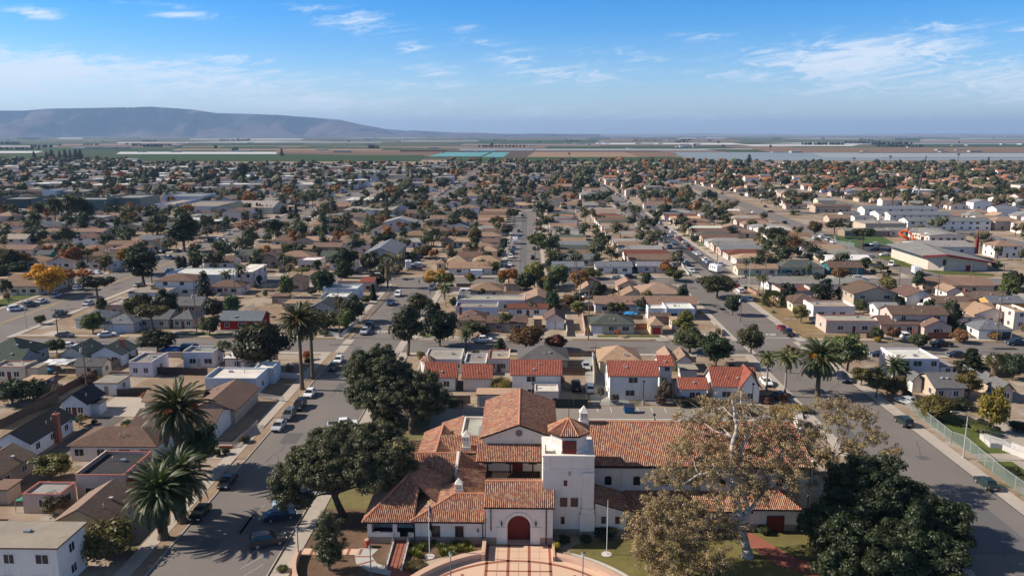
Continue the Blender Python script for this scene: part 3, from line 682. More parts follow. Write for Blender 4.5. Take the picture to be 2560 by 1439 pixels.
 # --- north-west ranges
wallbox(-18.6,110.9,-10.7,118.6,4.1,gable=None);roofpart([[(-19,110.3,4.2),(-10.7,110.3,4.2),(-10.7,114.6,6.1),(-19,114.6,6.1)],[(-19,114.6,6.1),(-10.7,114.6,6.1),(-10.7,119,4.2),(-19,119,4.2)]])
ridgecap('',[(-19,114.6,6.1),(-10.7,114.6,6.1)])
mb=MB();mb.mesh([(-10.68,110.2,2.6),(-10.68,119,2.6),(-10.68,119,4.55),(-10.68,114.6,6.5),(-10.68,110.2,4.55),(-10.3,110.2,2.6),(-10.3,119,2.6),(-10.3,119,4.55),(-10.3,114.6,6.5),(-10.3,110.2,4.55)],[(4,3,2,1,0),(5,6,7,8,9),(0,5,9,4),(4,9,8,3),(3,8,7,2),(0,1,6,5),(1,2,7,6)]);hp('gable_wall',mb,plaster)
# gallery west of the court: slopes down towards it
roofpart([[(-10.28,103.6,4.9),(-6.2,103.6,3.4),(-6.2,118,3.6),(-10.28,118,5.1)]])
wallbox(-10.3,103.9,-7.4,118,3.2,base=0)
mb=MB()
for k in range(6):mb.box(-6.7,104.6+k*2.4,0,-6.5,104.8+k*2.4,3.45)
hp('gallery_post',mb,darkwood)
roofpart([[(-17.2,115,4.6),(-14.0,115,6.0),(-14.0,127,6.0),(-17.2,127,4.6)],[(-14.0,115,6.0),(-10.6,115,4.6),(-10.6,122,4.6),(-14.0,127,6.0)]]);wallbox(-16.8,118.7,-10.9,126.8,4.4,base=0)
ridgecap('',[(-14,115,6.0),(-14,127,6.0)])
roofpart([[(-14.0,117.2,5.0),(-6.9,117.2,5.0),(-6.9,121.2,6.4),(-14.0,121.2,6.4)]]);wallbox(-10.85,117.6,-7.0,121.1,5.0,base=0)
mb=MB();mb.box(-10.8,121.15,0,-7.1,132.4,5.0);hp('flat_block',mb,plaster)
mb=MB();mb.box(-10.7,121.5,5.001,-7.2,132.3,5.06);hp('flat_roof',mb,flat_m,color=(.36,.35,.30))
mb=MB()
for b in ((-10.9,121.3,4.9,-10.62,132.5,5.5),(-7.38,121.3,4.9,-7.1,132.5,5.5),(-10.62,132.2,4.9,-7.38,132.5,5.5)):mb.box(*b)
hp('parapet',mb,plaster)
mb=MB();mb.tube((-9.9,124,5.06),(-9.9,124,5.7),.3,.3,10);mb.tube((-9.9,124,5.7),(-9.9,124,6.0),.5,.1,10);mb.box(-8.0,123.6,5.06,-7.5,128,5.5);hp('roof_vent',mb,metal_m)
roofpart([[(-14.9,122,4.0),(-10.95,122,5.4),(-10.95,133,5.4),(-14.9,133,4.0)]]);wallbox(-14.5,126.9,-10.85,132.8,3.9,base=0)
mb=MB()
for k in range(16):mb.box(-19.6,115.2+k*.75,3.2,-16.9,115.38+k*.75,3.4)
for x in (-19.3,-17.3):mb.box(x,114.8,3.0,x+.2,127.2,3.2)
for k in range(4):mb.box(-19.3,115.5+k*3.7,0,-19.1,115.7+k*3.7,3.0)
hp('pergola',mb,mat('pergola timber',(.20,.12,.085),var=.2))
mb=MB();mb.box(-23.2,118.5,0,-20.6,121.6,3.2);hp('store_room',mb,plaster)
# chimneys
def chim(x,y,z0,z1,w=.62):
 mb=MB();mb.box(x-w*.5,y-w*.5,z0,x+w*.5,y+w*.5,z1);mb.box(x-w*.62,y-w*.62,z0,x+w*.62,y+w*.62,z0+(z1-z0)*.35);mb.box(x-w*.6,y-w*.6,z1,x+w*.6,y+w*.6,z1+.12)
 a=w*.55;z2=z1+.12;mb.mesh([(x-a,y-a,z2),(x+a,y-a,z2),(x+a,y+a,z2),(x-a,y+a,z2),(x,y,z2+w*.9)],[(0,1,4),(1,2,4),(2,3,4),(3,0,4)])
 o=hp('chimney',mb,plaster);mb=MB()
 for j in range(2):
  for s in (-1,1):mb.box(x+s*w*.2-.07,y-w*.5-.015,z1-.55+j*.26,x+s*w*.2+.07,y-w*.5+.02,z1-.38+j*.26)
 hp('chimney_vent',mb,black_m,parent=o)
chim(-9.5,118.4,5,7.4,1.1);chim(-9.4,103.2,4.7,6.4,.9)
# --- theatre block with the long gable
mb=MB();mb.mesh([(-6.8,115.8,0),(4.4,115.8,0),(4.4,115.8,8.2),(-1.2,115.8,10.2),(-6.8,115.8,8.2),(-6.8,132.6,0),(4.4,132.6,0),(4.4,132.6,8.2),(-1.2,132.6,10.2),(-6.8,132.6,8.2)],[(0,1,2,3,4),(9,8,7,6,5),(1,6,7,2),(5,0,4,9)]);hp('wall',mb,plaster)
roofpart([[(-7.2,115.4,8.2),(-1.2,115.4,10.4),(-1.2,133,10.4),(-7.2,133,8.2)],[(-1.2,115.4,10.4),(4.8,115.4,8.2),(4.8,133,8.2),(-1.2,133,10.4)]])
ridgecap('',[(-1.2,115.4,10.4),(-1.2,133,10.4)])
mb=MB();mb.tube((-1.2,115.72,9.0),(-1.2,115.8,9.0),.55,.55,20);o=hp('round_window',mb,mat('vent grey',(.30,.27,.24)))
mb=MB()
for k in range(8):a=k*math.pi/4;mb.box(-1.2+.33*math.cos(a)-.09,115.69,9.0+.33*math.sin(a)-.09,-1.2+.33*math.cos(a)+.09,115.73,9.0+.33*math.sin(a)+.09)
mb.box(-1.3,115.69,8.9,-1.1,115.73,9.1);hp('window_lattice',mb,mat('lattice',(.12,.10,.09)),parent=o)
# cloister lean-to and the court
roofpart([[(-7.6,111.9,5.9),(2.19,111.9,5.9),(2.19,115.8,7.2),(-7.6,115.8,7.2)]])
mb=MB();mb.box(-7.0,115.2,0,3.0,115.78,6.0);hp('wall',mb,plaster)
mb=MB()
for x in (-6.0,-2.6,.8):mb.box(x,112.4,0,x+.22,112.62,5.8);mb.box(x-.5,112.42,5.35,x+.72,112.6,5.55)
mb.box(-7.2,112.4,2.9,2.1,115.2,3.05)
for k in range(40):mb.box(-7.1+k*.23,112.42,3.06,-7.07+k*.23,112.45,4.0)
mb.box(-7.2,112.4,4.0,2.1,112.48,4.08);hp('balcony',mb,darkwood)
mb=MB();mb.box(-2.2,115.1,3.1,-.6,115.19,5.4);mb.box(-2.2,115.1,.1,-.6,115.19,2.4);hp('door',mb,reddoor)
mb=MB();mb.box(-6.2,106.4,0,2.19,112.4,.1);hp('court_floor',mb,brick)
# --- auditorium
wallbox(9.15,106.5,40,123.4,7.9,base=0)
roofpart([[(9.05,105.9,8.0),(40.5,105.9,8.0),(40.5,114.9,11.2),(9.05,114.9,11.2)],[(4.9,108.0,8.747),(9.05,108.0,8.747),(9.05,114.9,11.2),(4.9,114.9,11.2)],[(4.9,114.9,11.2),(40.5,114.9,11.2),(40.5,123.9,8.0),(4.9,123.9,8.0)]])
ridgecap('',[(4.9,114.9,11.2),(40.5,114.9,11.2)])
mb=MB();mb.box(4.9,108.3,0,9.14,122.5,7.9);hp('wall',mb,plaster)
chim(8.6,114.9,10.9,12.7,1.15)
dkg=mat('dark glass',(.012,.012,.014),rough=.3,var=0)
for k in range(7):
 x=11.6+k*4.05;mb=MB();mb.box(x-.48,106.42,4.95,x+.48,106.53,6.0)
 mb.mesh([(x-.48,106.42,6.0),(x+.48,106.42,6.0),(x+.48,106.42,6.1),(x+.25,106.42,6.27),(x-.25,106.42,6.27),(x-.48,106.42,6.1)],[(0,1,2,3,4,5)]);hp('window',mb,dkg)
for k in range(7):mb=MB();mb.box(13.5+k*4.05,106.4,4.2,13.66+k*4.05,106.555,7.3);hp('pilaster',mb,plaster)
mb=MB();mb.box(9.2,106.38,7.301,39.9,106.555,7.45);hp('cornice',mb,plaster)
mb=MB();mb.box(9.06,105.95,7.7,40.4,106.45,7.9);hp('eave_timber',mb,darkwood)
# espadaña at the east end
mb=MB();mb.box(40.2,112.6,0,40.9,115.6,11.2);mb.box(40.22,113.2,11.201,40.88,115.0,12.4)
mb.mesh([(40.1,113.0,12.4),(41,113.0,12.4),(41,115.2,12.4),(40.1,115.2,12.4),(40.1,114.1,13.5),(41,114.1,13.5)],[(0,1,5,4),(2,3,4,5),(0,4,3),(1,2,5),(3,2,1,0)]);mb.box(40.3,106.6,0,40.5,112.59,8.6)
hp('bell_gable',mb,plaster)
# lower galleries in front
mb=MB();mb.mesh([(9.3,101,0),(13.6,101,0),(13.6,101,3.7),(9.3,101,5.0),(9.3,106.5,0),(13.6,106.5,0),(13.6,106.5,3.7),(9.3,106.5,5.0)],[(0,1,2,3),(1,5,6,2),(0,3,7,4),(3,2,6,7),(5,4,7,6)])
mb.cur=1;mb.box(9.3,100.95,-.2,13.65,101.5,1.0);hp('wall',mb,[plaster,basec])
roofpart([[(9.12,100.6,5.12),(13.9,100.6,3.72),(13.9,106.5,3.72),(9.12,106.5,5.12)]])
hwin(10.5,1.9,.62,.85,101.0);hwin(12.4,1.9,.62,.85,101.0)
wallbox(13.6,103.1,31,106.45,2.9);roofpart([[(13.95,102.4,2.95),(31.2,102.4,2.95),(31.2,106.5,4.05),(13.95,106.5,4.05)]])
for x in (15.5,18.5,21.5,24.5,27.5):hwin(x,1.1,1.0,1.25,103.14)
wallbox(30.8,102.7,37.5,106.45,3.4);roofpart([[(30.4,102.1,3.45),(37.9,102.1,3.45),(35.6,104.8,4.7),(32.9,104.8,4.7)],[(30.4,102.1,3.45),(32.9,104.8,4.7),(32.9,106.5,4.7),(30.4,106.5,3.45)],[(37.9,102.1,3.45),(37.9,106.5,3.45),(35.6,106.5,4.7),(35.6,104.8,4.7)],[(32.9,104.8,4.7),(35.6,104.8,4.7),(35.6,106.5,4.7),(32.9,106.5,4.7)]])
mb=MB();mb.box(33.2,102.6,0,35.6,102.74,2.3);hp('door',mb,reddoor)
# ================================================================ houses
RC={'B':(.150,.098,.078),'T':(.30,.20,.142),'U':(.225,.147,.108),'D':(.042,.042,.046),'G':(.125,.122,.120),'L':(.25,.24,.225),'N':(.085,.098,.085),'R':(.42,.42,.42),'W':(.62,.60,.56),'V':(.30,.265,.225),'M':(.155,.060,.046),'S':(.16,.17,.19),'K':(.42,.28,.18)}
WC={'w':(.74,.72,.69),'c':(.62,.54,.41),'b':(.47,.385,.30),'p':(.57,.445,.385),'u':(.56,.62,.69),'g':(.36,.37,.37),'r':(.33,.016,.014),'t':(.03,.15,.17),'l':(.62,.58,.62),'o':(.60,.36,.13),'e':(.50,.53,.44),'k':(.33,.235,.175),'y':(.60,.50,.33),'s':(.25,.29,.33),'h':(.70,.60,.54)}
FOOT=[]
NH=[0]
def roof_polys(kind,x0,y0,x1,y1,h,rise,oh):
 a,b,c,d=x0-oh,y0-oh,x1+oh,y1+oh;cx,cy=(a+c)/2,(b+d)/2;z,r=h,h+rise
 if kind=='gx':return [[(a,b,z),(c,b,z),(c,cy,r),(a,cy,r)],[(a,cy,r),(c,cy,r),(c,d,z),(a,d,z)]]
 if kind=='gy':return [[(a,b,z),(cx,b,r),(cx,d,r),(a,d,z)],[(cx,b,r),(c,b,z),(c,d,z),(cx,d,r)]]
 if kind=='hx' or (kind=='hy' and c-a>d-b)or (kind=='h' and c-a>=d-b):
  k=min((d-b)/2,(c-a)/2-.05);p,q=(a+k,cy,r),(c-k,cy,r)
  return [[(a,b,z),(c,b,z),q,p],[p,q,(c,d,z),(a,d,z)],[(a,b,z),p,(a,d,z)],[(c,b,z),(c,d,z),q]]
 k=min((c-a)/2,(d-b)/2-.05);p,q=(cx,b+k,r),(cx,d-k,r)
 return [[(a,b,z),(c,b,z),p],[(a,b,z),p,q,(a,d,z)],[(c,b,z),(c,d,z),q,p],[(a,d,z),q,(c,d,z)]]
def house(label,x0,y0,x1,y1,h,rise,kind,wc,rc,wings=(),near=None,door='c',win=2,garage=None,chimney=False,coping=None,group=None,cat='house',tiled=False,trim=(.72,.71,.68),flatcap=None,name='house',base=0.0,reg=True,front=True):
 x0,x1=min(x0,x1),max(x0,x1);cx,cy=(x0+x1)/2,(y0+y1)/2
 near=(y0<250)if near is None else near
 wc=WC[wc]if isinstance(wc,str)else wc
 root=empty(name,(cx,cy,0),label,cat,group);NH[0]+=1
 rng=random.Random(int(x0*31+y0*17))
 jit=1+rng.uniform(-.08,.08);wc=tuple(c*jit for c in wc)
 blocks=[(x0,y0,x1,y1,h,rise,kind,rc)]+[w if len(w)==8 else tuple(w)+(rc,)for w in wings]
 for (a,b,c,d,hh,rs,kd,rcol)in blocks:
  if reg:FOOT.append((a,b,c,d))
  A,B,Cx,D=a-cx,b-cy,c-cx,d-cy
  rcv=RC[rcol]if isinstance(rcol,str)else rcol;v_=rng.uniform(.84,1.22);rcv=(rcv[0]*v_*rng.uniform(.95,1.06),rcv[1]*v_,rcv[2]*v_*rng.uniform(.92,1.06))
  mb=MB();mb.box(A,B,-.2,Cx,D,hh)
  if kd=='gx':
   m_=(B+D)/2
   for x in (A,Cx):mb.face([(x,B,hh),(x,D,hh),(x,m_,hh+rs*.93)]if x==Cx else [(x,D,hh),(x,B,hh),(x,m_,hh+rs*.93)])
  elif kd=='gy':
   m_=(A+Cx)/2
   for y in (B,D):mb.face([(A,y,hh),(Cx,y,hh),(m_,y,hh+rs*.93)]if y==B else [(Cx,y,hh),(A,y,hh),(m_,y,hh+rs*.93)])
  if kd=='flatp':
   t=.22;ph=rs or .45;z=hh
   mb.v=[];mb.f=[];mb.mi=[];mb.uv=[];mb.sm=[];mb.at=[]
   mb.box(A,B,-.2,Cx,D,hh-.05)
   top=hh+ph
   for q in ((A,B,Cx,B+t),(A,D-t,Cx,D),(A,B+t,A+t,D-t),(Cx-t,B+t,Cx,D-t)):mb.box(q[0],q[1],hh-.05,q[2],q[3],top+(.28 if q[0]==q[2]-t and rng.random()<.5 else 0))
  mb.build('wall',stucco,root,color=wc)
  if kd in ('flat','flatp'):
   mb=MB()
   if kd=='flat':o_=.3;mb.box(A-o_,B-o_,hh,Cx+o_,D+o_,hh+.18)
   else :mb.box(A+.23,B+.23,hh-.04,Cx-.23,D-.23,hh+.05)
   r=mb.build('roof',flat_m,root,color=rcv)
   if kd=='flat':
    f=MB();o_=.31
    for q in ((A-o_,B-o_-.02,Cx+o_,B-o_),(A-o_,D+o_,Cx+o_,D+o_+.02),(A-o_-.02,B-o_,A-o_,D+o_),(Cx+o_,B-o_,Cx+o_+.02,D+o_)):f.box(q[0],q[1],hh+.0,q[2],q[3],hh+.19)
    f.build('fascia',trim_m,root,color=coping or (.09,.055,.04))
   elif coping:
    f=MB();top=hh+(rs or .45)
    for q in ((A-.03,B-.04,Cx+.03,B+.26),(A-.03,D-.26,Cx+.03,D+.04),(A-.04,B,A+.26,D),(Cx-.26,B,Cx+.04,D)):f.box(q[0],q[1],top+.001+(.004 if q[2]-q[0]<.5 else 0),q[2],q[3],top+.07+(.004 if q[2]-q[0]<.5 else 0))
    f.build('coping',trim_m,root,color=coping)
   if near and (c-a)*(d-b)>30:
    f=MB();vx,vy=A+(Cx-A)*rng.uniform(.2,.8),B+(D-B)*rng.uniform(.3,.7);f.tube((vx,vy,hh),(vx,vy,hh+.75),.09,.09,8);f.tube((vx,vy,hh+.75),(vx,vy,hh+.9),.16,.05,8);f.build('roof_vent',metal_m,root)
    f=MB();vx,vy=A+(Cx-A)*rng.uniform(.2,.8),B+(D-B)*rng.uniform(.3,.7);f.box(vx,vy,hh,vx+.8,vy+.6,hh+.45);f.build('roof_vent',metal_m,root)
  else :
   po=roof_polys(kd,A,B,Cx,D,hh,rs,.45)
   mb=MB();mb.cur=1;shell(mb,po,.16)
   if tiled:
    mb.cur=0
    for p in po:tiles(mb,p,.34,.09,5)
    mb.build('roof',[redtile_m,trim_m],root,color=(.35,.30,.27),uv=True)
   else :
    mb.mi=[0]*len(mb.mi);mb.build('roof',shingle_m,root,color=rcv,uv=True)
   if near:
    for _ in range(2 if (c-a)*(d-b)>50 else 1):
     f=MB()
     if kd=='gy' or kd=='hy':t=rng.uniform(.25,.75);vx=A+(Cx-A)*(t*.36 if rng.random()<.5 else 1-t*.36);vy=B+(D-B)*rng.uniform(.25,.75);zz=hh+rs*(1-abs(vx-(A+Cx)/2)/((Cx-A)/2+.45))
     else :t=rng.uniform(.3,.75);vy=B+(D-B)*t*.4;vx=A+(Cx-A)*rng.uniform(.3,.7);zz=hh+rs*(1-abs(vy-(B+D)/2)/((D-B)/2+.45))
     if rng.random()<.5:f.tube((vx,vy,zz-.1),(vx,vy,zz+.5),.07,.07,8);f.tube((vx,vy,zz+.5),(vx,vy,zz+.6),.13,.04,8)
     else :f.box(vx-.2,vy-.2,zz-.1,vx+.2,vy+.2,zz+.22);f.box(vx-.26,vy-.26,zz+.22,vx+.26,vy+.26,zz+.27)
     f.build('roof_vent',mat('roof vent',(.42,.41,.40),rough=.6),root)
 A,B,Cx,D=x0-cx,y0-cy,x1-cx,y1-cy
 # openings on the face towards the viewer and on the end that shows
 def opening(nm,u,z,w,hh,m,face='f',frame=True,col=None):
  if face=='f':P=lambda p,q,t:(p,B-t,q)
  else :
   X=Cx if face=='r' else A;sg=1 if face=='r' else -1;P=lambda p,q,t:(X+sg*t,p,q)
  def bx(mb,p0,q0,p1,q1,t0,t1):
   a,b=P(p0,q0,t0),P(p1,q1,t1);lo=[min(i,j)for i,j in zip(a,b)];hi=[max(i,j)for i,j in zip(a,b)];mb.box(*lo,*hi)
  mb=MB();bx(mb,u-w/2,z,u+w/2,z+hh,-.05,.02);o=mb.build(nm,m,root,color=col)
  if frame and near:
   f=MB();t=.09
   bx(f,u-w/2-t,z-t,u+w/2+t,z,-.02,.05);bx(f,u-w/2-t,z+hh,u+w/2+t,z+hh+t,-.02,.05)
   bx(f,u-w/2-t,z+.001,u-w/2,z+hh-.001,-.02,.045);bx(f,u+w/2,z+.001,u+w/2+t,z+hh-.001,-.02,.045)
   if nm=='window' and w>.8:bx(f,u-.03,z+.002,u+.03,z+hh-.002,.0,.035)
   f.build('window_frame' if nm=='window' else 'door_frame',trim_m,o,color=trim)
 L=Cx-A;storeys=2 if h>4.6 else 1
 slots=[]
 gs=[]
 if garage:
  for (gx,gw,gcol)in garage:
   opening('garage_door',A+gx*L,.02,gw,2.1,trim_m,col=gcol);gs.append((A+gx*L-gw/2-.3,A+gx*L+gw/2+.3))
 nw=max(0,min(win,int(L/2.4)))
 for s_ in range(storeys):
  zb=.95+s_*2.75
  for k in range(nw):
   u=A+L*(k+.5+rng.uniform(-.12,.12))/nw
   if s_==0 and any(g0<u<g1 for g0,g1 in gs):continue
   opening('window',u,zb,rng.choice([1.2,1.5,1.8])if L>6 else 1.0,1.15,glass_m)
 if door and L>4:
  u=A+L*{'l':.16,'c':.5,'r':.84}[door]+(.0 if nw%2==0 else .9)
  if not any(g0<u<g1 for g0,g1 in gs):opening('door',u,.05,.95,2.05,trim_m,col=rng.choice([(.16,.07,.04),(.4,.38,.35),(.12,.03,.025),(.25,.22,.18)]))
 fc='r' if cx<0 else 'l'
 for s_ in range(storeys):
  nn=max(1,int((D-B)/4.2))if near or y0<420 else 0
  for k in range(nn):opening('window',B+(D-B)*(k+.5)/nn,.95+s_*2.75,1.1,1.1,glass_m,face=fc)
 if chimney:
  qx=A+L*(chimney if isinstance(chimney,float)else .5);zz=h+rise+.6
  mb=MB();mb.box(qx-.4,-.35,h-.2,qx+.4,.35,zz);mb.box(qx-.46,-.41,zz,qx+.46,.41,zz+.12);mb.build('chimney',mat('chimney brick',(.27,.10,.065),var=.2,scale=4),root)
 return root
def hw(label,x0,y0,x1,y1,h,rise,kind,wc,rc,**k):return house(label,x0,y0,x1,y1,h,rise,kind,wc,rc,**k)
def he(label,c,xl,xr,ye,depth,h,rise,kind,wc,rc,**k):
 "house whose front eave line runs (xl, ye) - (xr, ye) in crop c"
 a=GC(c,xl,ye,h);b=GC(c,xr,ye,h);y=(a[1]+b[1])/2;oh=0 if kind in ('flatp',)else .4
 return house(label,a[0]+oh,y+oh,b[0]-oh,y+depth,h,rise,kind,wc,rc,**k)
RT=(.36,.11,.07)
# ---- lower left block
hw('white two-storey flat-roofed apartment block in the bottom left corner',-76,86,-55.9,92,5.7,0,'flat','w','V',win=5,coping=(.13,.08,.06))
hw('tan cottage with brown front gable between the stout palms and white block',-63.3,97.8,-56.5,106.5,2.9,2.1,'gy','y','U',coping=None)
o=hw('pink flat-roofed house with dark roof and red tile coping behind the palms',-67.3,110,-60.0,119,3.7,.45,'flatp','p','D',coping=RT,wings=[(-60.0,111.2,-58.2,116,3.0,.35,'flatp')])
mb=MB();shell(mb,[[(7.7-3.9,-4.1,3.2),(5.4,-4.1,2.75),(5.4,-.5,2.75),(3.8,-.5,3.2)]],.1);mb.build('porch_roof',shingle_m,o,color=(.30,.075,.045),uv=True)
hw('long white house with ribbed brown roof beside the tall palm with orange fruit',-76.6,124.7,-62.2,133,2.8,1.85,'hx','w','B',wings=[(-70.5,133.2,-56,142.6,2.8,1.9,'gx')],win=4)
hw('pale blue gabled house with dark roof and brick chimney at the left edge',-90,125.5,-84.0,138.3,2.8,2.0,'gy','u','D')
mb=MB();mb.box(-.45,-.45,0,.45,.45,5.2);mb.box(-.55,-.55,5.2,.55,.55,5.4);mb.tube((0,0,5.4),(0,0,5.8),.14,.14,8)
o=mb.build('chimney',mat('chimney brick',(.27,.10,.065)),bpy.data.objects['house.004'],loc=(3.5,.8,0))
hw('brown gabled house at the left edge above the white flat block',-87,112,-80.6,120.6,2.8,1.9,'gy','b','U',wings=[(-84.5,108.6,-77,111.8,2.3,0,'flat')])
hw('low pink shed with pale flat roof at the left, below the pink house',-73,106,-67.5,110.2,2.6,.3,'flatp','p','L',door=None,win=1,coping=RT)
hw('small open shed with pale roof at the bottom left edge',-84,100,-77.8,104,2.2,0,'flat','l','W',door=None,win=0)
hw('white cottage with steep dark gable roof left of the big brown roof',-90.2,145.4,-85.2,151.5,2.8,2.1,'gy','u','D',wings=[(-85.1,147,-83.6,149.5,2.3,0,'flat')])
hw('cream house with broad brown roof behind the tall left palm',-75,147.7,-64.2,152.3,2.7,1.5,'gx','b','U',wings=[(-64,142.4,-55.3,155.6,2.8,1.95,'gy')])
hw('white flat-roofed house with parapet and red tile porch beside the dirt lot',-67.6,159.2,-56.8,167,3.4,.4,'flatp','u','W',wings=[(-60,167.2,-55.6,172,3.3,.4,'flatp')])
hw('lilac white flat garage beside the dark fence, between bare lot and street',-90,171.7,-84.6,179.7,3.1,.3,'flatp','l','L',door=None,coping=(.5,.33,.27))
hw('small white garage with olive flat roof at the corner of the bare lot',-90.7,158.5,-86,164,2.7,0,'flat','w','V',win=0)
hw('white flat-roofed cottage between the van and the grey bush',-81,179.5,-73.7,185,3.3,.4,'flatp','l','L')
he('small pinkish flat hut under the dark tree by the left street',5,2105,2320,975,5,2.8,0,'flat','h','W',win=1)
hw('grey-roofed gabled house, left one of the pair below the cross street',-110.6,180,-104.6,188,2.7,2.0,'gy','g','N')
hw('grey-roofed gabled house, right one of the pair below the cross street',-103.4,180.5,-96.2,188,2.7,2.1,'gy','u','N',chimney=.8)
hw('cream garage with mossy roof beside the brown plank fence',-102.3,171.7,-96.2,175.6,2.5,1.4,'gx','c','G',win=0)
hw('craftsman house with big dark green roof at the left edge',-128,177,-117.6,187,3.2,3.3,'hy','s','N',wings=[(-121.5,173.6,-116,180,3.1,2.0,'gx')])
hw('beige flat-roofed house with red coping below the craftsman house',-119,168.4,-111.8,173.2,2.9,.3,'flatp','c','V',coping=RT,wings=[(-111.7,169,-109.3,172.6,2.7,0,'flat')])
hw('long white shed by the alley pole, far left',-107.6,160.6,-103,164.6,2.3,0,'flat','w','K',win=1,door=None)
hw('low white shed with red roof edge at the far left margin',-113,156,-108.5,159,2.2,.2,'flatp','w','T',door=None,win=1,coping=RT)
# ---- north of the cross street, left
he('pale pink corner house with dark hip roofs and white garage door',5,955,1270,640,8,2.7,1.9,'hx','h','S',wings=[],garage=[(.62,4.2,(.62,.62,.64))],win=0,door=None)
he('dark-roofed wing house with white walls at the corner of the broad street',5,690,1000,598,9,2.7,1.9,'hx','w','S')
he('cream cottage with grey gable roof behind the olive tree',5,1285,1600,600,9,2.7,1.9,'gx','c','G')
he('cream cottage with round bay window and grey hip roof',5,1615,1830,598,9,2.7,1.9,'hx','c','G',win=3)
he('grey gabled house behind the round bay cottage',5,1620,1900,470,9,2.7,2.0,'gx','b','G')
he('red clapboard house with white trim and grey roof',5,2062,2480,612,8,2.8,2.0,'gx','r','S',win=3)
he('pink flat-roofed house with tan roof and pylon by the broad left street',5,985,1290,470,9,3.2,.35,'flatp','p','V',wings=[])
he('dusty pink flat-roofed annexe beside the tan-roofed pink house',5,1295,1545,440,7,3.0,.35,'flatp','p','V')
he('white and beige flat-roofed house below the dark evergreen by the broad street',5,1195,1560,352,9,3.0,0,'flat','u','V',win=3)
he('tan flat garage in the yards behind the red house',5,1895,2140,425,6,2.5,0,'flat','c','T',door=None)
he('long white workshop hall with bright flat roof',5,1570,2370,182,14,4.4,.3,'flatp','u','W',win=0,door=None)
he('white two-storey block at the end of the white workshop hall',6,-60,118,155,17,5.6,0,'flat','h','W',win=2)
he('pale blue white flat house with stepped parapets on the left street',6,785,1120,320,8,3.4,.5,'flatp','u','W')
he('pale green flat-roofed house left of the street',6,765,1020,395,7,3.2,.4,'flatp','e','W')
he('low tan-roofed buildings strip among the back yards',6,405,730,455,6,2.6,0,'flat','c','T',door=None)
he('grey-brown gabled cottage beside the dark palm street, yard side',6,655,895,490,8,2.6,2.0,'gy','g','G')
he('pink flat-roofed house with tan roof near the fan palm',6,925,1145,240,7,3.1,.3,'flatp','p','K')
he('terracotta house with small red tile roof behind the fan palm',6,1135,1270,250,7,3.4,1.3,'gx','p','M',tiled=True)
he('pink-brown gabled house beside the white two-storey block',6,360,600,262,9,2.8,2.2,'gy','p','U')
he('small brown flat shed in the left back yards',6,285,455,385,5,2.3,0,'flat','k','B',door=None,win=0)
he('white flat house with pink tiled front north of the second cross street',12,578,800,1250,9,3.6,.4,'flatp','h','W',coping=RT)
he('beige house with brown gable behind the grey wall',12,105,410,1235,9,3.2,2.4,'gy','b','B')
he('long grey gabled warehouse behind the two round dark trees',12,1230,1560,1180,30,5.2,2.6,'gy','g','S',cat='warehouse',name='warehouse',win=0,garage=None,door=None)
# ---- between the two cross streets, centre
he('tan hip-roofed house with white patio awning, left of the alley',7,-105,222,325,10,2.8,1.9,'hx','b','U')
he('small beige garage house with pale hip roof at the street',7,235,388,262,7,2.8,1.6,'hx','b','T',win=0)
he('low brown-roofed shed row between tan houses left of the alley',7,220,485,372,5,2.5,.9,'gx','b','B')
he('large tan gabled house beside the white truck in the alley',7,357,735,440,12,2.8,2.3,'gy','b','T')
he('maroon-roofed low house with white front left of the alley',7,255,650,495,5,2.7,1.0,'gx','w','M')
he('white flat-roofed house with parapet and red corner, left centre',6,2040,2440,495,7,3.2,.4,'flatp','u','V',coping=(.5,.3,.25))
he('lilac flat-roofed house behind the white one, left centre',6,2045,2700,425,8,3.2,.4,'flatp','l','V')
he('brown hip-roofed house with brick chimney behind the dark round trees',6,2035,2340,610,9,2.8,2.2,'hx','b','B',chimney=.1)
he('low brown-roofed house behind the red autumn tree',7,60,455,632,8,2.8,1.2,'gx','k','B')
he('pale gabled double garage with two white doors facing the street',7,612,812,603,8,2.9,1.9,'gy','h','B',garage=[(.30,2.3,(.62,.64,.68)),(.72,2.3,(.62,.64,.68))],win=0,door=None)
he('little tan lean-to beside the pale double garage',7,500,600,602,4,2.4,0,'flat','k','K',win=0,door=None)
he('cream bungalow with grey-green hip roof and white garage door',7,1040,1475,650,9,2.7,1.9,'hx','c','N',garage=[(.14,2.6,(.66,.66,.66))],win=3)
he('tan garage with hip roof and bright red door',7,1605,1748,655,6.5,2.7,1.6,'h','y','T',garage=[(.5,2.4,(.42,.03,.015))],win=0,door=None)
he('peach lean-to with tan roof beside the red-doored garage',7,1808,1900,615,5,2.6,0,'flat','p','K',win=0)
he('long white row house with brown gable roof right of the alley',7,1082,2065,458,7,2.9,2.0,'gx','w','U',win=5)
he('white house with dark open porch and flat cream roof',7,1592,1760,505,5,3.0,.4,'flatp','w','W',win=1)
he('white flat-roofed house with cream roof and chimney',7,1765,2035,505,8,3.2,.3,'flatp','u','W')
he('low brown brick shed below the flat cream roofs',7,1620,1815,572,4,2.4,.7,'gx','k','B',win=0,door=None)
he('large tan hip-roofed house with white windowed front and tall white flue',7,1505,1935,358,13,2.9,2.6,'hx','w','T',win=4)
he('tan gabled garage in front of the large tan hip roof',7,1342,1555,378,8,2.7,1.9,'gy','c','T',win=0)
he('tan gabled cottage behind the orange fence, right of the alley',7,1297,1503,283,8,2.7,1.9,'gy','b','T')
he('tan gabled garage with dark green door at the alley',7,945,1110,325,8,2.8,1.9,'gy','e','T',garage=[(.5,4.4,(.06,.08,.05))],win=0,door=None)
he('tan gabled cottage at the top end of the alley',7,950,1150,265,7,2.7,1.9,'gy','c','T')
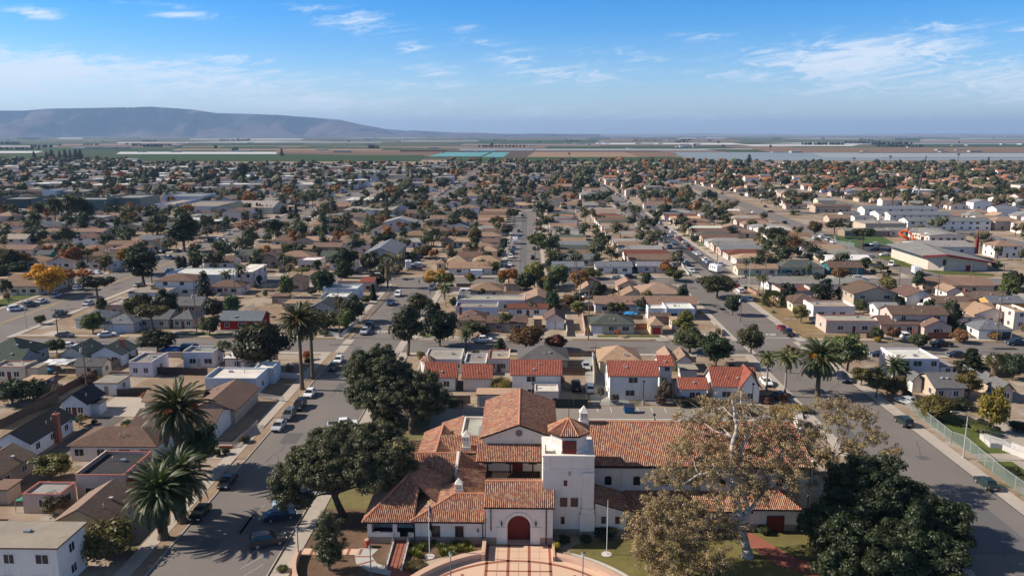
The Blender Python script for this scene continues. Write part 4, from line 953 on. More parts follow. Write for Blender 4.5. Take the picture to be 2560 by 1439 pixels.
# ---- row behind the parking court
he('white house with two red tiled roofs behind the great oak',6,1735,2052,1150,7.5,3.0,2.3,'gx','w','M',tiled=True,wings=[])
o=bpy.data.objects[[q.name for q in COL.objects if q.get('label','').startswith('white house with two red tiled')][0]]
mb=MB();n=10;r_=1.9;c8=[(r_*math.cos(k*.6283),r_*math.sin(k*.6283))for k in range(n)];tx_,ty_=GC(6,1780,985,3.4);tx_-=o.location.x;ty_-=o.location.y
mb.prism([(x*.85+tx_,y*.85+ty_)for x,y in c8],0,3.4);mb.build('turret',stucco,o,color=WC['w']);po=[[(c8[k][0]+tx_,c8[k][1]+ty_,3.35),(c8[(k+1)%n][0]+tx_,c8[(k+1)%n][1]+ty_,3.35),(tx_,ty_,4.7)]for k in range(n)]
mb=MB();mb.cur=1;shell(mb,po,.12);mb.cur=0
for q in po:tiles(mb,q,.34,.09,5)
mb.build('turret_roof',[tile_m,trim_m],o,uv=True)
he('white garage with red tile roof right of the great oak',6,2095,2392,1158,7,2.9,2.1,'gx','h','M',tiled=True,garage=[(.62,4.6,(.62,.6,.6))],win=0)
he('white flat-roofed rear house of the red tiled pair',6,1745,2095,985,9,3.1,.35,'flatp','w','V')
he('low grey flat-roofed house behind the red tiled garage',6,2125,2330,1020,8,2.6,.3,'flatp','w','V')
he('grey flat-roofed yard house left of the white two-storey house',7,75,280,985,8,2.9,.3,'flatp','h','V',wings=[],coping=RT)
he('left white two-storey house with red tile roof behind the hall',7,287,783,1128,9,5.2,2.0,'gx','w','M',tiled=True,win=1,door=None)
he('right white two-storey house with red tile roof and a lower extension',7,1215,1708,1138,9,5.2,2.0,'gx','w','M',tiled=True,win=1,door=None)
he('white red-tiled extension behind the right two-storey house',7,1690,1838,1043,7,4.8,1.4,'gx','w','M',tiled=True,win=1,door=None)
he('low white house with red tile roof and white awning',7,1888,2172,1262,6,2.8,1.6,'gx','w','M',tiled=True,win=1)
he('white cottage with steep red tile gable beside the palms',7,2200,2640,1238,8,3.2,3.0,'gx','w','M',tiled=True,wings=[])
he('steep red front gable wing of the white cottage by the palms',7,2462,2670,1255,6,3.2,3.4,'gy','w','M',tiled=True,win=1,door=None)
he('grey hip-roofed house behind the left white two-storey house',7,352,845,985,10,2.8,2.2,'hx','b','G')
he('tan hip-roofed house behind the right white two-storey house',7,1122,1545,998,11,2.9,2.4,'hx','y','T')
he('left one of two small tan gabled sheds by the round green trees',7,1715,1880,985,7,2.6,1.5,'gy','y','T',win=0)
he('right one of two small tan gabled sheds by the round green trees',7,1862,2025,995,7,2.6,1.5,'gy','w','T',win=0)
he('white open carport with flat grey roof near the two tan sheds',7,1895,2075,1080,4,2.3,0,'flat','w','V',win=0,door=None)
he('long tan ribbed storage shed at the edge of the parking court',2,905,1230,112,4,2.5,0,'flat','h','K',garage=[(.24,3.0,(.36,.33,.31)),(.74,3.0,(.36,.33,.31))],win=0,door=None,cat='shed',name='storage_shed')
he('small white service building with red door behind the gabled roof',2,1345,1520,90,4.5,3.2,.3,'flatp','h','W',win=0,door='r',cat='service building',name='service_building')
# ---- right of the right-hand street
he('white house with long grey roof right of the corner verge',8,290,745,245,10,2.7,1.6,'gx','w','L')
he('white house with grey hip roof behind the dark pine, by the cross street',8,805,1240,250,9,2.7,1.7,'hx','w','L')
he('pinkish flat house with orange tiled parapet and porch',8,392,690,318,9,3.2,.5,'flatp','h','M',coping=(.5,.15,.07))
he('beige bungalow with brown hip roof beside the striped front lawn',8,500,790,418,10,2.8,2.1,'hx','c','B')
he('white flat-roofed Spanish house with red tiled corner',8,690,1058,462,9,3.3,.5,'flatp','w','V',coping=(.48,.16,.09))
he('peach flat-roofed Spanish house with arched porch',8,805,1300,588,8,3.1,.4,'flatp','p','V',coping=(.48,.16,.09))
he('beige two-storey house with brown gable roof beside the dark pine',8,1045,1458,338,13,5.3,2.2,'gy','b','B')
he('tan two-storey house with brown roof behind the peach house',8,1385,1898,522,8,5.2,1.8,'gx','p','B',wings=[])
he('brown-roofed single-storey front of the tan two-storey house',8,1285,1640,608,7,2.8,1.8,'gx','p','B')
he('pink gabled cottage with brown roof behind the plank fence',8,1672,1938,628,8,2.8,1.9,'gy','p','B',win=1)
he('white house with pale grey roof left of the tan two-storey house',8,1262,1475,472,8,2.8,1.3,'gx','w','L')
he('white gabled garage with brown roof beside the parked boat',8,1515,1800,362,11,2.9,2.1,'gy','w','B',win=0)
he('white house with brown roof behind the tan two-storey house',8,1772,2090,420,8,2.8,1.6,'gx','w','B')
he('brown-roofed house with brick chimney, right side',8,2060,2440,385,8,2.9,1.9,'gx','h','B',chimney=.08)
he('orange house with grey roof at the right',8,2265,2580,418,8,3.2,1.6,'gx','o','S')
he('white house with tan gable roof behind the red fence',8,2015,2330,492,8,3.0,1.9,'gx','w','T')
he('pink white gabled house with tan roof at the red fence',8,2115,2445,520,9,3.2,2.0,'gy','h','T')
he('low white flat annexe in front of the tan gable',8,1958,2220,548,5,2.4,0,'flat','w','T',win=0)
he('grey-roofed garage with two dark doors at the right',8,2158,2478,655,8,2.7,1.9,'hx','w','S',garage=[(.52,2.4,(.03,.03,.035)),(.83,2.4,(.03,.03,.035))],win=0,door=None)
he('peach two-storey house cut by the right edge',8,2478,2620,505,9,4.8,.4,'flatp','h','K')
he('long low house with rusty tan roof by the second cross street, right',8,1700,2310,262,11,2.8,2.0,'gx','b','U')
he('small tan gabled shed between boat and chimney house',8,1872,2030,318,8,2.6,1.6,'gy','w','T',win=0)
he('tall white flat-roofed house with bright roof, right',8,1440,1808,925,9,5.0,.4,'flatp','l','W',win=3)
he('taupe bungalow with grey roof and white porch gable',8,1770,2060,1172,9,2.8,2.0,'gx','b','G')
he('white glazed porch wing with small gable of the taupe bungalow',8,1565,1680,1110,6,2.6,1.6,'gy','w','G',win=1,door=None)
he('grey-roofed house half hidden by the autumn tree at the right edge',8,2345,2490,1195,8,2.7,1.7,'gy','b','G')
he('small white sheds with orange wall behind the tall white house',8,1815,1955,985,5,2.5,0,'flat','w','L',win=1)
# ---- north of the second cross street
he('cream house with tan roof at the corner of the striped street',15,1085,1640,702,8,2.8,1.4,'gx','c','T',near=True,win=3)
he('teal-trimmed bungalow with green hip roof',15,1650,2265,690,10,2.8,2.5,'hx','c','N',near=True,garage=[(.12,3.2,(.02,.22,.24)),(.68,1.6,(.02,.22,.24))],win=1)
he('dark teal house with brown roof',15,2310,2780,688,9,2.8,1.8,'gx','t','B',near=True)
he('pinkish house with dark grey roof facing the cross street, left of three',7,682,990,102,9,2.8,1.5,'gx','p','S',near=True,win=3)
he('white house with dark grey roof facing the cross street, middle of three',7,1092,1450,102,9,2.8,1.4,'gx','w','S',near=True,win=3)
he('grey-roofed house behind pale driveway facing the cross street, right of three',7,1490,1830,95,8,2.8,1.2,'gx','l','S',near=True)
he('blue-grey two-storey gabled house in the middle distance',12,1425,1750,865,14,5.4,2.4,'gy','u','L',near=True)
he('long brown-roofed bungalow row behind the tall fan palm',12,832,1295,832,8,2.7,1.4,'gx','b','U')
he('left of two tan cottages behind the blue tarp',12,592,722,915,7,2.7,1.7,'gx','b','T')
he('right of two tan cottages behind the blue tarp',12,708,842,925,7,2.7,1.7,'gx','b','T')
he('brown gabled cottage right of the blue tarp',12,862,1030,930,8,2.7,1.9,'gy','y','B')
he('dark-roofed gabled house between tan roofs, middle distance',12,1030,1155,940,8,2.7,1.7,'gy','b','B')
he('tan-roofed cottage near the white motorhome',12,1150,1295,915,8,2.7,1.8,'gx','b','T')
he('dark brown roofed house left of the long white trailer',12,562,780,985,7,2.7,1.5,'gx','k','B')
he('house with dark maroon hip roof above the left back yards',12,305,535,1050,9,2.8,2.6,'hx','w','B')
he('two-storey brown-roofed house with white gallery',12,1020,1310,1070,8,4.9,1.5,'gx','h','U')
he('tan brown roofed terrace with roof panels',12,715,1010,1108,8,3.0,1.6,'gx','b','U')
he('tan-roofed terrace left of the one with roof panels',12,440,715,1128,8,2.8,1.4,'gx','b','T')
he('tan-roofed terrace left of the brick fence',12,135,430,1125,8,2.8,1.4,'gx','c','T')
he('grey-green roofed bungalow at the broad left street',12,-60,160,1192,9,2.8,2.0,'gx','e','N',wings=[])
he('grey house with orange chimney left of the middle street',12,1612,1860,1058,8,2.8,1.5,'gx','u','L',chimney=.3)
he('long tan house with shaded porch left of the middle street',12,2000,2295,1055,8,2.8,1.4,'gx','c','T')
he('brown hip-roofed house with pale drive, left of the middle street',12,1822,2100,945,9,2.7,1.7,'hx','b','B')
he('brown hip-roofed house beside the vine-clad tree',12,2102,2290,945,9,2.7,1.8,'hx','p','B')
he('small tan hip-roofed hut near the yellow tree',12,1955,2055,1275,6,2.6,1.5,'h','b','T',win=1)
he('tan hip-roofed house near the yellow tree',12,2058,2285,1265,9,2.7,2.4,'hx','b','T')
he('brown-roofed grey house, first west of the middle street from the top bend',13,20,205,955,8,2.7,1.4,'gx','l','B')
he('brown-roofed beige house west of the middle street, beside the dark round tree',13,20,190,1060,8,2.7,1.4,'gx','c','B')
he('tan gabled house west of the middle street, upper of two',13,-20,190,1150,9,2.7,1.9,'hx','b','T')
he('tan gabled house west of the middle street, lower of two',13,-80,210,1255,9,2.7,2.0,'hx','y','T')
# left middle distance
he('white house with grey gable left of the orange tree row',11,870,1120,1265,11,3.0,2.2,'gy','w','L')
he('long white two-storey motel with brown roof behind the palm row',11,410,1030,958,12,5.2,1.2,'gx','w','U',win=6)
he('white two-storey house with brown hip roof by the broad street',11,708,1010,1020,10,5.0,1.8,'hx','w','B',near=True)
he('house with dark pyramid roof left of the white two-storey house',11,315,540,1048,10,3,2.6,'hx','h','B')
he('tan house with gabled roof at the big dark evergreen',11,1410,1600,1090,9,3,2.2,'gy','c','U')
he('green gabled shed in the left back yards',11,345,500,1185,7,2.6,1.5,'gx',(.03,.30,.22),'G',win=0)
he('brown-roofed house behind the red autumn tree on the left',11,405,700,1115,8,2.8,1.5,'gx','b','U')
he('long brown-roofed house at the left edge above the autumn trees',11,-60,330,1135,9,2.8,1.7,'gx','h','U')
he('low brown-roofed hall at the left edge beside the gold tree',5,-60,370,285,22,3.2,2.4,'gx','c','U',win=4,near=False)
he('low lilac house with pale roof behind the gold tree',5,-60,250,218,12,3.2,0,'flat','l','K',near=False)
# ---- long buildings of the middle distance
he('grey white industrial hall, left part with parapet',11,1545,1760,690,40,6.5,.8,'flatp','l','V',win=0,door=None,cat='hall',name='industrial_hall')
he('grey white industrial hall, long right part',11,1690,2290,712,45,6.0,.8,'flatp','l','V',win=0,door=None,cat='hall',name='industrial_hall')
he('white hall with blue-grey flat roof behind the industrial hall',11,1620,2010,608,30,6.5,.6,'flatp','u','L',win=0,door=None,cat='hall',name='industrial_hall')
he('dark grey green warehouse with twin gables',11,2090,2380,730,30,5,3,'gy','g','N',win=0,cat='warehouse',name='warehouse')
he('tan roofed warehouse beside the twin gabled one',12,-60,330,715,30,4.5,3.5,'gx','c','V',win=0,cat='warehouse',name='warehouse')
he('long brick workshop with rusty tan roof behind the fan palm',12,755,1100,705,16,5,2.2,'gx','k','U',win=0,cat='workshop',name='workshop')
he('three-storey dark apartment block with flat roof behind the palms',11,305,1070,645,22,10,.8,'flatp',(.10,.14,.15),'L',win=12,cat='apartment block',name='apartment_block')
he('three-storey apartment wing with rust and blue panels',11,1065,1400,625,30,10.5,.6,'flatp',(.16,.18,.16),'L',win=6,cat='apartment block',name='apartment_block')
he('three-storey dark apartment block at the left edge',11,-60,280,640,24,10,.8,'flatp',(.10,.12,.12),'L',win=6,cat='apartment block',name='apartment_block')
he('long brown industrial block with white gable behind the apartments',11,20,415,560,20,7,.6,'flatp','k','B',win=0,cat='hall',name='industrial_hall')
he('white end hall beside the brown industrial block',11,418,550,548,25,8,.5,'flatp','u','L',win=0,cat='hall',name='industrial_hall')
he('dark slope-roofed hall behind the apartments',11,552,860,555,25,7,1.0,'gx','s','L',win=0,cat='hall',name='industrial_hall')
# right middle distance: two-storey terraces, garages, class rooms
he('front white two-storey terrace with dark roof beside the playground',14,1530,2275,758,12,5.3,1.8,'gx','w','S',near=True,win=10,door=None,cat='terrace',name='terrace')
he('second white two-storey terrace with dark roof',14,1372,1920,702,12,5.3,1.8,'gx','w','S',near=True,win=7,door=None,cat='terrace',name='terrace')
he('third white two-storey terrace, short one behind',14,1270,1395,690,14,5.3,1.6,'gx','w','S',win=2,cat='terrace',name='terrace')
he('rearmost white two-storey terrace with dark roof',14,1145,1800,650,12,5.3,1.8,'gx','w','S',win=7,cat='terrace',name='terrace')
he('white garage row with dark roof, front one',14,1170,1400,770,9,2.7,1.0,'gx','w','S',win=0,cat='garage row',name='garage_row')
he('white garage row with dark roof, middle one',14,1055,1240,722,9,2.7,1.0,'gx','w','S',win=0,cat='garage row',name='garage_row')
he('white garage row with dark roof, rear one',14,950,1110,690,9,2.7,1.0,'gx','w','S',win=0,cat='garage row',name='garage_row')
he('long low classroom wing with grey roof, left half',14,965,1360,842,10,3.2,1.0,'gx','k','L',near=True,win=6,cat='school wing',name='school_wing')
he('long low classroom wing with grey roof, right half',14,1365,1835,838,10,3.2,1.0,'gx','h','L',near=True,win=7,cat='school wing',name='school_wing')
he('white classroom building with grey roof and brown doors beside the playground',14,1720,2055,885,26,3.4,1.0,'gy','h','L',win=5,cat='school wing',name='school_wing')
he('white hall with grey roof and vents behind the red edged church roof',14,1665,2140,985,20,6,1.6,'gx','h','L',near=True,win=2,cat='hall',name='church_hall')
he('long dark-roofed apartment row left of the garage rows',14,705,1030,625,12,4.5,1.2,'gx','b','B',win=5)
# ---- church with the slanting red-edged roof
def church():
 xl,yl=GC(14,1590,1150);xr,yr=GC(14,2330,1222);xa=GC(14,1800,1185)[0];Y=(yl+yr)/2-4;cx=(xl+xr)/2
 root=empty('church',(cx,Y+15,0),'modern pink white church with sweeping grey roof and dark red roof edge','church');FOOT.append((xl,Y,xr,Y+36))
 L,A_,R_=xl-cx,xa-cx,xr-cx;B=-15;D=21
 mb=MB();mb.mesh([(L,B+3,-.2),(A_,B,-.2),(R_,B+2,-.2),(R_,D,-.2),(L,D,-.2),(L,B+3,5.6),(A_,B,6.4),(R_,B+2,3.2),(R_,D,3.2),(L,D,5.6)],[(0,1,6,5),(1,2,7,6),(2,3,8,7),(3,4,9,8),(4,0,5,9)]);mb.build('wall',stucco,root,color=(.60,.50,.42))
 mb=MB();shell(mb,[[(L-3,B+1.5,5.9),(A_,B-2,6.9),(A_+6,D,7.4),(L-3,D,5.9)],[(A_,B-2,6.9),(R_+3,B+.5,3.3),(R_+3,D,3.6),(A_+6,D,7.4)]],.12);mb.build('roof',shingle_m,root,color=RC['L'],uv=True)
 mb=MB()
 for (a,b)in (((L-3,B+1.5,5.9),(A_,B-2,6.9)),((A_,B-2,6.9),(R_+3,B+.5,3.3))):
  a,b=Vector(a),Vector(b);mb.face([a+Vector((0,-.06,-.75)),b+Vector((0,-.06,-.45)),b+Vector((0,-.06,.06)),a+Vector((0,-.06,.06))]);mb.face([a+Vector((0,-.06,.06)),b+Vector((0,-.06,.06)),b+Vector((0,.5,.14)),a+Vector((0,.5,.14))])
 mb.build('fascia',mat('dark red fascia',(.24,.035,.04),var=.05),root)
 mb=MB();x=A_+(R_-A_)*.55;mb.box(x-1.1,B+1.0,0,x+1.1,B+1.3,2.2);mb.build('door',mat('red door',(.2,.03,.03)),root)
 mb=MB();mb.box(A_-.5,B-.2,2.4,A_+.7,B+.15,4.6);mb.build('wall_lamp',mat('dark brown',(.06,.03,.02)),root)
 sx,sy=GC(14,2140,985,6);mb=MB();X,Y_=sx-cx,sy-Y-15;mb.box(X-.55,Y_-.55,3,X+.55,Y_+.55,9);mb.mesh([(X-.32,Y_-.32,9),(X+.32,Y_-.32,9),(X+.32,Y_+.32,9),(X-.32,Y_+.32,9),(X,Y_,15)],[(0,1,4),(1,2,4),(2,3,4),(3,0,4)]);mb.build('spire',mat('red spire',(.22,.03,.025)),root)
church()
# ---- streets lined with houses: both sides of the middle and striped streets, then the blocks beyond
def clash(a,b,c,d,gap=1.0):return any(a<e[2]+gap and c>e[0]-gap and b<e[3]+gap and d>e[1]-gap for e in FOOT)
RNG=random.Random(5)
NAMES={'B':'brown','T':'tan','U':'brown','S':'slate grey','L':'pale grey','N':'grey green','M':'maroon','V':'sandy','W':'white','G':'grey','K':'light tan','D':'dark grey'}
WN={'w':'white','c':'cream','b':'beige','p':'pink','h':'off-white','l':'lilac white','u':'pale blue','y':'yellowish','k':'brown','g':'grey','e':'pale green'}
ORD=['first','second','third','fourth','fifth','sixth','seventh','eighth','ninth','tenth','eleventh','twelfth','thirteenth','fourteenth','fifteenth','sixteenth','seventeenth','eighteenth','nineteenth','twentieth','21st','22nd','23rd','24th','25th','26th','27th','28th','29th','30th']
def row(name,x0,x1,y0,y1,step,cols,dep=9.5,group='houses lining the straight streets'):
 y=y0;k=0;n=0
 while y+dep<y1:
  a=x0+RNG.uniform(-.8,.8);c=x1+RNG.uniform(-.8,.8);d=y+dep
  if not clash(a,y,c,d,.6):
   rc=cols[n%len(cols)];wc=RNG.choice('wcbphlw')
   kd=RNG.choice(['gx','gx','hx'])
   house(f'{NAMES[rc]}-roofed {WN[wc]} house, {ORD[n]} up the {name}',a,y,c,d,2.7,RNG.uniform(1.4,1.9),kd,wc,rc,group=group,near=y<330,win=2 if y<450 else 1)
   n+=1
  y+=step+RNG.uniform(-.4,.8)
row('right side of the middle street',13,28,315,556,13.0,'SUNSTNLSVUSB')
row('left side of the striped street',42,60,315,556,13.2,'UMLTLTVBLTNB')
row('right side of the striped street',88,106,306,556,12.6,'KMSLLBNBWTBU')
row('left side of the middle street',-30,-14,306,556,14,'TBUTLUBT')
row('left side of the school street',126,143,316,556,14.5,'WLTBVUT')
FARH=[]
ROADS=[(-47.5,60,-32,330),(56,60,72,301),(-9,300,6,560),(67,301,82,900),(-167,60,-139,980),(146,300,183,880),(-80,560,-67,1400),(-700,193,700,206),(-700,286,700,301),(-900,560,900,574),(-900,735,900,747),(-900,900,900,912),(-1000,1100,1000,1112),(232,60,262,900),(-32,84,56,154),(GC(14,840,900)[0],318,GC(14,1500,900)[0]+4,388)]
def onroad(a,b,c,d,g=2.0):return any(a<e[2]+g and c>e[0]-g and b<e[3]+g and d>e[1]-g for e in ROADS)
def visible(x,y,m=60):
 X=x*cy_+y*sy_;Yc=-x*sy_+y*cy_
 cz=Yc*math.cos(PITCH)+HC*math.sin(PITCH)
 px=PCX+F*X/cz;return -m<px<2560+m,px
y=212.0;cand=[]
while y<1570:
 W2=y*.68+30;x=-W2
 while x<W2:
  w=RNG.uniform(10,15);d=RNG.uniform(8,11)
  ok,px=visible(x+w/2,y)
  edge=1400 if px>1100 else (1330 if px>330 else 1560)
  if ok and y<edge and RNG.random()<(.84 if y<700 else .9):cand.append((x,y+RNG.uniform(-1.5,1.5),x+w,y+d,px))
  x+=w+RNG.uniform(2.5,6)
 y+=15.5+(6 if int(y/15.5)%3==0 else 0)
LM=[((-120,330),'the palm row'),((-20,400),'the middle street'),((75,430),'the striped street'),((118,470),'the white terraces'),((150,400),'the playground school'),((-95,300),'the big dark evergreen'),((-60,340),'the blue tarp yard'),((-140,460),'the industrial halls'),((-60,500),'the motorhome'),((210,420),'the church'),((-150,520),'the dark apartment blocks'),((230,540),'the right margin'),((30,580),'the far cross street')]
SEEN={}
def where(x,y):
 (lx,ly),nm=min(LM,key=lambda q:(q[0][0]-x)**2+((q[0][1]-y)*.7)**2)
 dx,dy=x-lx,y-ly
 if abs(dx)*1.3>abs(dy):return ('left of ' if dx<0 else 'right of ')+nm
 return ('behind ' if dy>0 else 'in front of ')+nm
def uniq(base,tail):
 k=(base,tail);n=SEEN.get(k,0);SEEN[k]=n+1
 return f'{base} {tail}' if n==0 else f'{base} {tail}, {ORD[min(n, 29)]} such'
for (a,b,c,d,px)in cand:
 if onroad(a,b,c,d)or clash(a,b,c,d,1.5):continue
 rt=(px/2560)
 cols='BUTSLNBUGVBT' if rt<.45 else 'TUBSLTKULMT'
 rc=RNG.choice(cols);wc=RNG.choice('wcbphlwbh')
 if NH[0]<296:
  kd=RNG.choice(['gx','gx','hx','gy','hy'])
  house(uniq(f'{NAMES[rc]}-roofed {WN[wc]} {"hipped" if kd[0] == "h" else "gabled"} house',where(a,b)),a,b,c,d,2.8 if RNG.random()<.9 else 5.2,RNG.uniform(1.4,2.2),kd,wc,rc,near=False,win=2 if b<420 else 1,group='houses of the far blocks')
 else :FARH.append((a,b,c,d,rc,wc,px))
def far_houses():
 rcs='BTUSLNGVMWK';wcs='wcbphl'
 ms=[]
 for k in rcs:ms.append(mat('far roof '+k,tuple(v*.95 for v in RC[k]),var=.12,scale=.3))
 for k in wcs:ms.append(mat('far wall '+k,WC[k],var=.05,scale=.3))
 orange=mat('far roof orange',(.36,.15,.085),var=.15,scale=.3);ms.append(orange);ms.append(glass_m)
 mb=MB()
 for (a,b,c,d,rc,wc,px)in FARH:
  if wc not in wcs:wc='w'
  big=(px<1150 and b>700 and RNG.random()<.28)or RNG.random()<.02
  if big:
   s=RNG.uniform(1.2,2.6);hh=RNG.uniform(4,7);cx,cy=(a+c)/2,(b+d)/2;a,c,b,d=cx-(c-a)*s/2,cx+(c-a)*s/2,cy-(d-b)*s/2,cy+(d-b)*s/2
   mb.cur=len(rcs)+wcs.index(wc);mb.box(a,b,0,c,d,hh);mb.cur=rcs.index(RNG.choice('WWLVL'));mb.box(a-.3,b-.3,hh,c+.3,d+.3,hh+.4);continue
  hh=2.8 if RNG.random()<.85 else 5.4;rs=RNG.uniform(1.5,2.4)
  mb.cur=len(rcs)+wcs.index(wc);mb.box(a,b,0,c,d,hh)
  kd=RNG.choice(['gx','gx','gy','hx'])
  if kd[0]=='g':
   if kd=='gy':
    m_=(a+c)/2;mb.face([(a,b,hh),(c,b,hh),(m_,b,hh+rs)])
   else :
    m_=(b+d)/2;mb.face([(a,d,hh),(a,b,hh),(a,m_,hh+rs)]);mb.face([(c,b,hh),(c,d,hh),(c,m_,hh+rs)])
  mb.cur=rcs.index(rc)
  if px>1500 and b>720 and RNG.random()<.5:mb.cur=len(rcs)+len(wcs)
  for p in roof_polys(kd,a,b,c,d,hh+.02,rs,.5):mb.face(p)
  mb.cur=len(ms)-1
  if b<900:
   for u in (.25,.7):x=a+(c-a)*u;mb.box(x,b-.04,.9,x+1.4,b+.02,2.1)
 tag(mb.build('distant_houses',ms),'mass of small tan and grey roofed houses filling the far town','houses',kind='stuff')
far_houses()
# ================================================================ trees
DK,MG,OL,GD,OR_,RU,PB,GO,BG,DG=(.034,.046,.020),(.056,.078,.026),(.105,.105,.036),(.40,.21,.018),(.30,.115,.025),(.15,.05,.03),(.24,.16,.085),(.12,.125,.075),(.075,.105,.028),(.022,.033,.016)
BARK=(.13,.095,.07)
def card(mb,p,n,s,rng,val):
 n=Vector(n);a=n.orthogonal().normalized();a.rotate(Matrix.Rotation(rng.uniform(0,6.28),3,n));b=n.cross(a).normalized()
 w=s*rng.uniform(.55,1.0);l=s*rng.uniform(.8,1.4);p=Vector(p);mb.val=val
 mb.face([p-a*l,p-b*w*.7+n*s*.1,p+a*l,p+b*w*.7-n*s*.12])
def clump(mb,c,r,n,s,rng,fl=.75,low=.0,core=.72,contrast=.35):
 c=Vector(c);cv=rng.uniform(.25,.75)
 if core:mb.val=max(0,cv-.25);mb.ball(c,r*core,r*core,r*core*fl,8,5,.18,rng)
 for _ in range(n):
  d=Vector((rng.gauss(0,1),rng.gauss(0,1),rng.gauss(0,1)))
  if d.length<1e-3:continue
  d.normalize()
  if d.z<-.35 and rng.random()<.5:d.z=-d.z
  q=rng.uniform(.66,1.22);p=c+Vector((d.x*r*q,d.y*r*q,d.z*r*q*fl))
  nn=(d+Vector((rng.uniform(-.7,.7),rng.uniform(-.7,.7),rng.uniform(-.2,.8)))).normalized()
  card(mb,p,nn,s,rng,min(1,max(0,cv+rng.uniform(-contrast,contrast))))
def proto_round(seed,n=14,r=1.5,ew=4.0,zc=4.7,eh=3.3,cards=170,s=.30,flat=.8):
 rng=random.Random(seed);mb=MB();cs=[]
 for k in range(n):
  for _ in range(30):
   d=Vector((rng.gauss(0,1),rng.gauss(0,1),rng.gauss(0,.8))).normalized();q=rng.uniform(.45,.78)
   c=Vector((d.x*ew*q,d.y*ew*q,zc+d.z*eh*q))
   if all((c-e).length>r*.75 for e,_ in cs):break
  cs.append((c,r*rng.uniform(.75,1.25)))
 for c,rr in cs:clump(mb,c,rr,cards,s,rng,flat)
 tb=MB();fork=Vector((rng.uniform(-.2,.2),rng.uniform(-.2,.2),zc-eh*.75))
 tb.path([(0,0,-.2),(fork.x*.5,fork.y*.5,fork.z*.5),fork],[.30,.22,.19])
 for c,rr in cs[:7]:m_=fork.lerp(c,.5)+Vector((0,0,-.2));tb.path([fork,m_,c],[.15,.09,.04],5)
 return mb.data('crown',leaf_m,attr=True),tb.data('trunk',bark_m)
PR_={}
for i in range(5):PR_['round%d'%i]=proto_round(20+i,n=19+i,r=1.3+.1*(i%3))
for i in range(2):PR_['tall%d'%i]=proto_round(40+i,n=15,r=1.15,ew=2.4,zc=6.4,eh=4.4,cards=130,s=.28,flat=1.0)
for i in range(2):PR_['airy%d'%i]=proto_round(50+i,n=24,r=.85,ew=4.0,zc=5.6,eh=2.6,cards=75,s=.24,flat=.7)
PR_['bush0']=proto_round(60,n=9,r=1.9,ew=3.4,zc=3.2,eh=2.6,cards=170,s=.34)
PR_['umb0']=proto_round(61,n=16,r=1.15,ew=4.2,zc=6.3,eh=1.5,cards=130,s=.28,flat=.7)
def proto_conifer(seed,layers=11,wid=2.6):
 rng=random.Random(seed);mb=MB();tb=MB();tb.path([(0,0,-.2),(0,0,11.6)],[.28,.05])
 for k in range(layers):
  z=1.2+10.2*k/layers;R_=wid*(1-k/layers)**.85+.25
  nb=max(4,int(9-k*.45))
  for j in range(nb):
   a=6.28*j/nb+k*.7+rng.uniform(-.2,.2);L_=R_*rng.uniform(.75,1.1);cv=rng.uniform(.2,.8)
   for q in range(14):
    t=rng.uniform(.2,1.0);p=(math.cos(a)*L_*t+rng.uniform(-.25,.25),math.sin(a)*L_*t+rng.uniform(-.25,.25),z-t*.35+rng.uniform(-.25,.3))
    card(mb,p,(rng.uniform(-.6,.6)+math.cos(a)*.5,rng.uniform(-.6,.6)+math.sin(a)*.5,rng.uniform(.2,1)),.42,rng,min(1,max(0,cv+rng.uniform(-.3,.3))))
 return mb.data('crown',leaf_m,attr=True),tb.data('trunk',bark_m)
PR_['conifer0']=proto_conifer(70);PR_['conifer1']=proto_conifer(71,14,3.4);PR_['cypress0']=proto_conifer(72,16,1.1)
def rng_tone(r):b=r.uniform(.82,1.4);return (b*r.uniform(.9,1.3),b,b*r.uniform(.8,1.1))
def tree(kind,label,x,y,h,w,col,cat='tree',group=None,trunk=BARK,name='tree',z=0.0):
 rg=random.Random(int(x*13+y*7));v=rng_tone(rg);col=tuple(c*k for c,k in zip(col,v));cm,tm=PR_[kind];base={'conifer':(12.0,5.6),'cypress':(12.0,2.8),'tall':(11.6,6.2),'bush':(6.2,8.6)}.get(kind.rstrip('0123456789'),(8.6,9.4))
 o=empty(name,(x,y,z),label,cat,group,rz=(x*7.3+y*3.1)%6.28);o.scale=(w/base[1],w/base[1],h/base[0])
 link('crown',cm,o,color=col);link('trunk',tm,o,color=trunk);return o
 # ---- palms
def frond(mb,az,elev,L_,droop,rng,leaf=.55,n=13,wide=1.0,val=.5):
 d=Vector((math.cos(az),math.sin(az),0));p=Vector((0,0,0));e=elev;pts=[]
 st=L_/n
 for k in range(n+1):
  pts.append(p.copy());v=d*math.cos(e)+Vector((0,0,math.sin(e)));p=p+v*st;e-=droop/n*(0.4+1.4*k/n)
 side=Vector((-d.y,d.x,0));mb.val=min(1,max(0,val+rng.uniform(-.22,.22)))
 for k in range(n):
  a,b=pts[k],pts[k+1];fw=(b-a).normalized();q=lambda t:leaf*(.25+.75*math.sin(math.pi*min(1,.10+t*.86))**.6)*wide
  l0,l1=q(k/n),q((k+1)/n)
  if k==n-1:l1=.04
  for sg in (-1,1):
   nz=side.cross(fw);o=lambda l:side*sg*l*.78+fw*l*.35-Vector((0,0,l*.5))
   for h0,h1 in ((0,.30),(.36,.64),(.70,.96)):s0,s1=a.lerp(b,h0),a.lerp(b,h1);mb.face([s0,s1,s1+o(l0+(l1-l0)*h1)*rng.uniform(.9,1.05),s0+o(l0+(l1-l0)*h0)*rng.uniform(.8,1.0)])
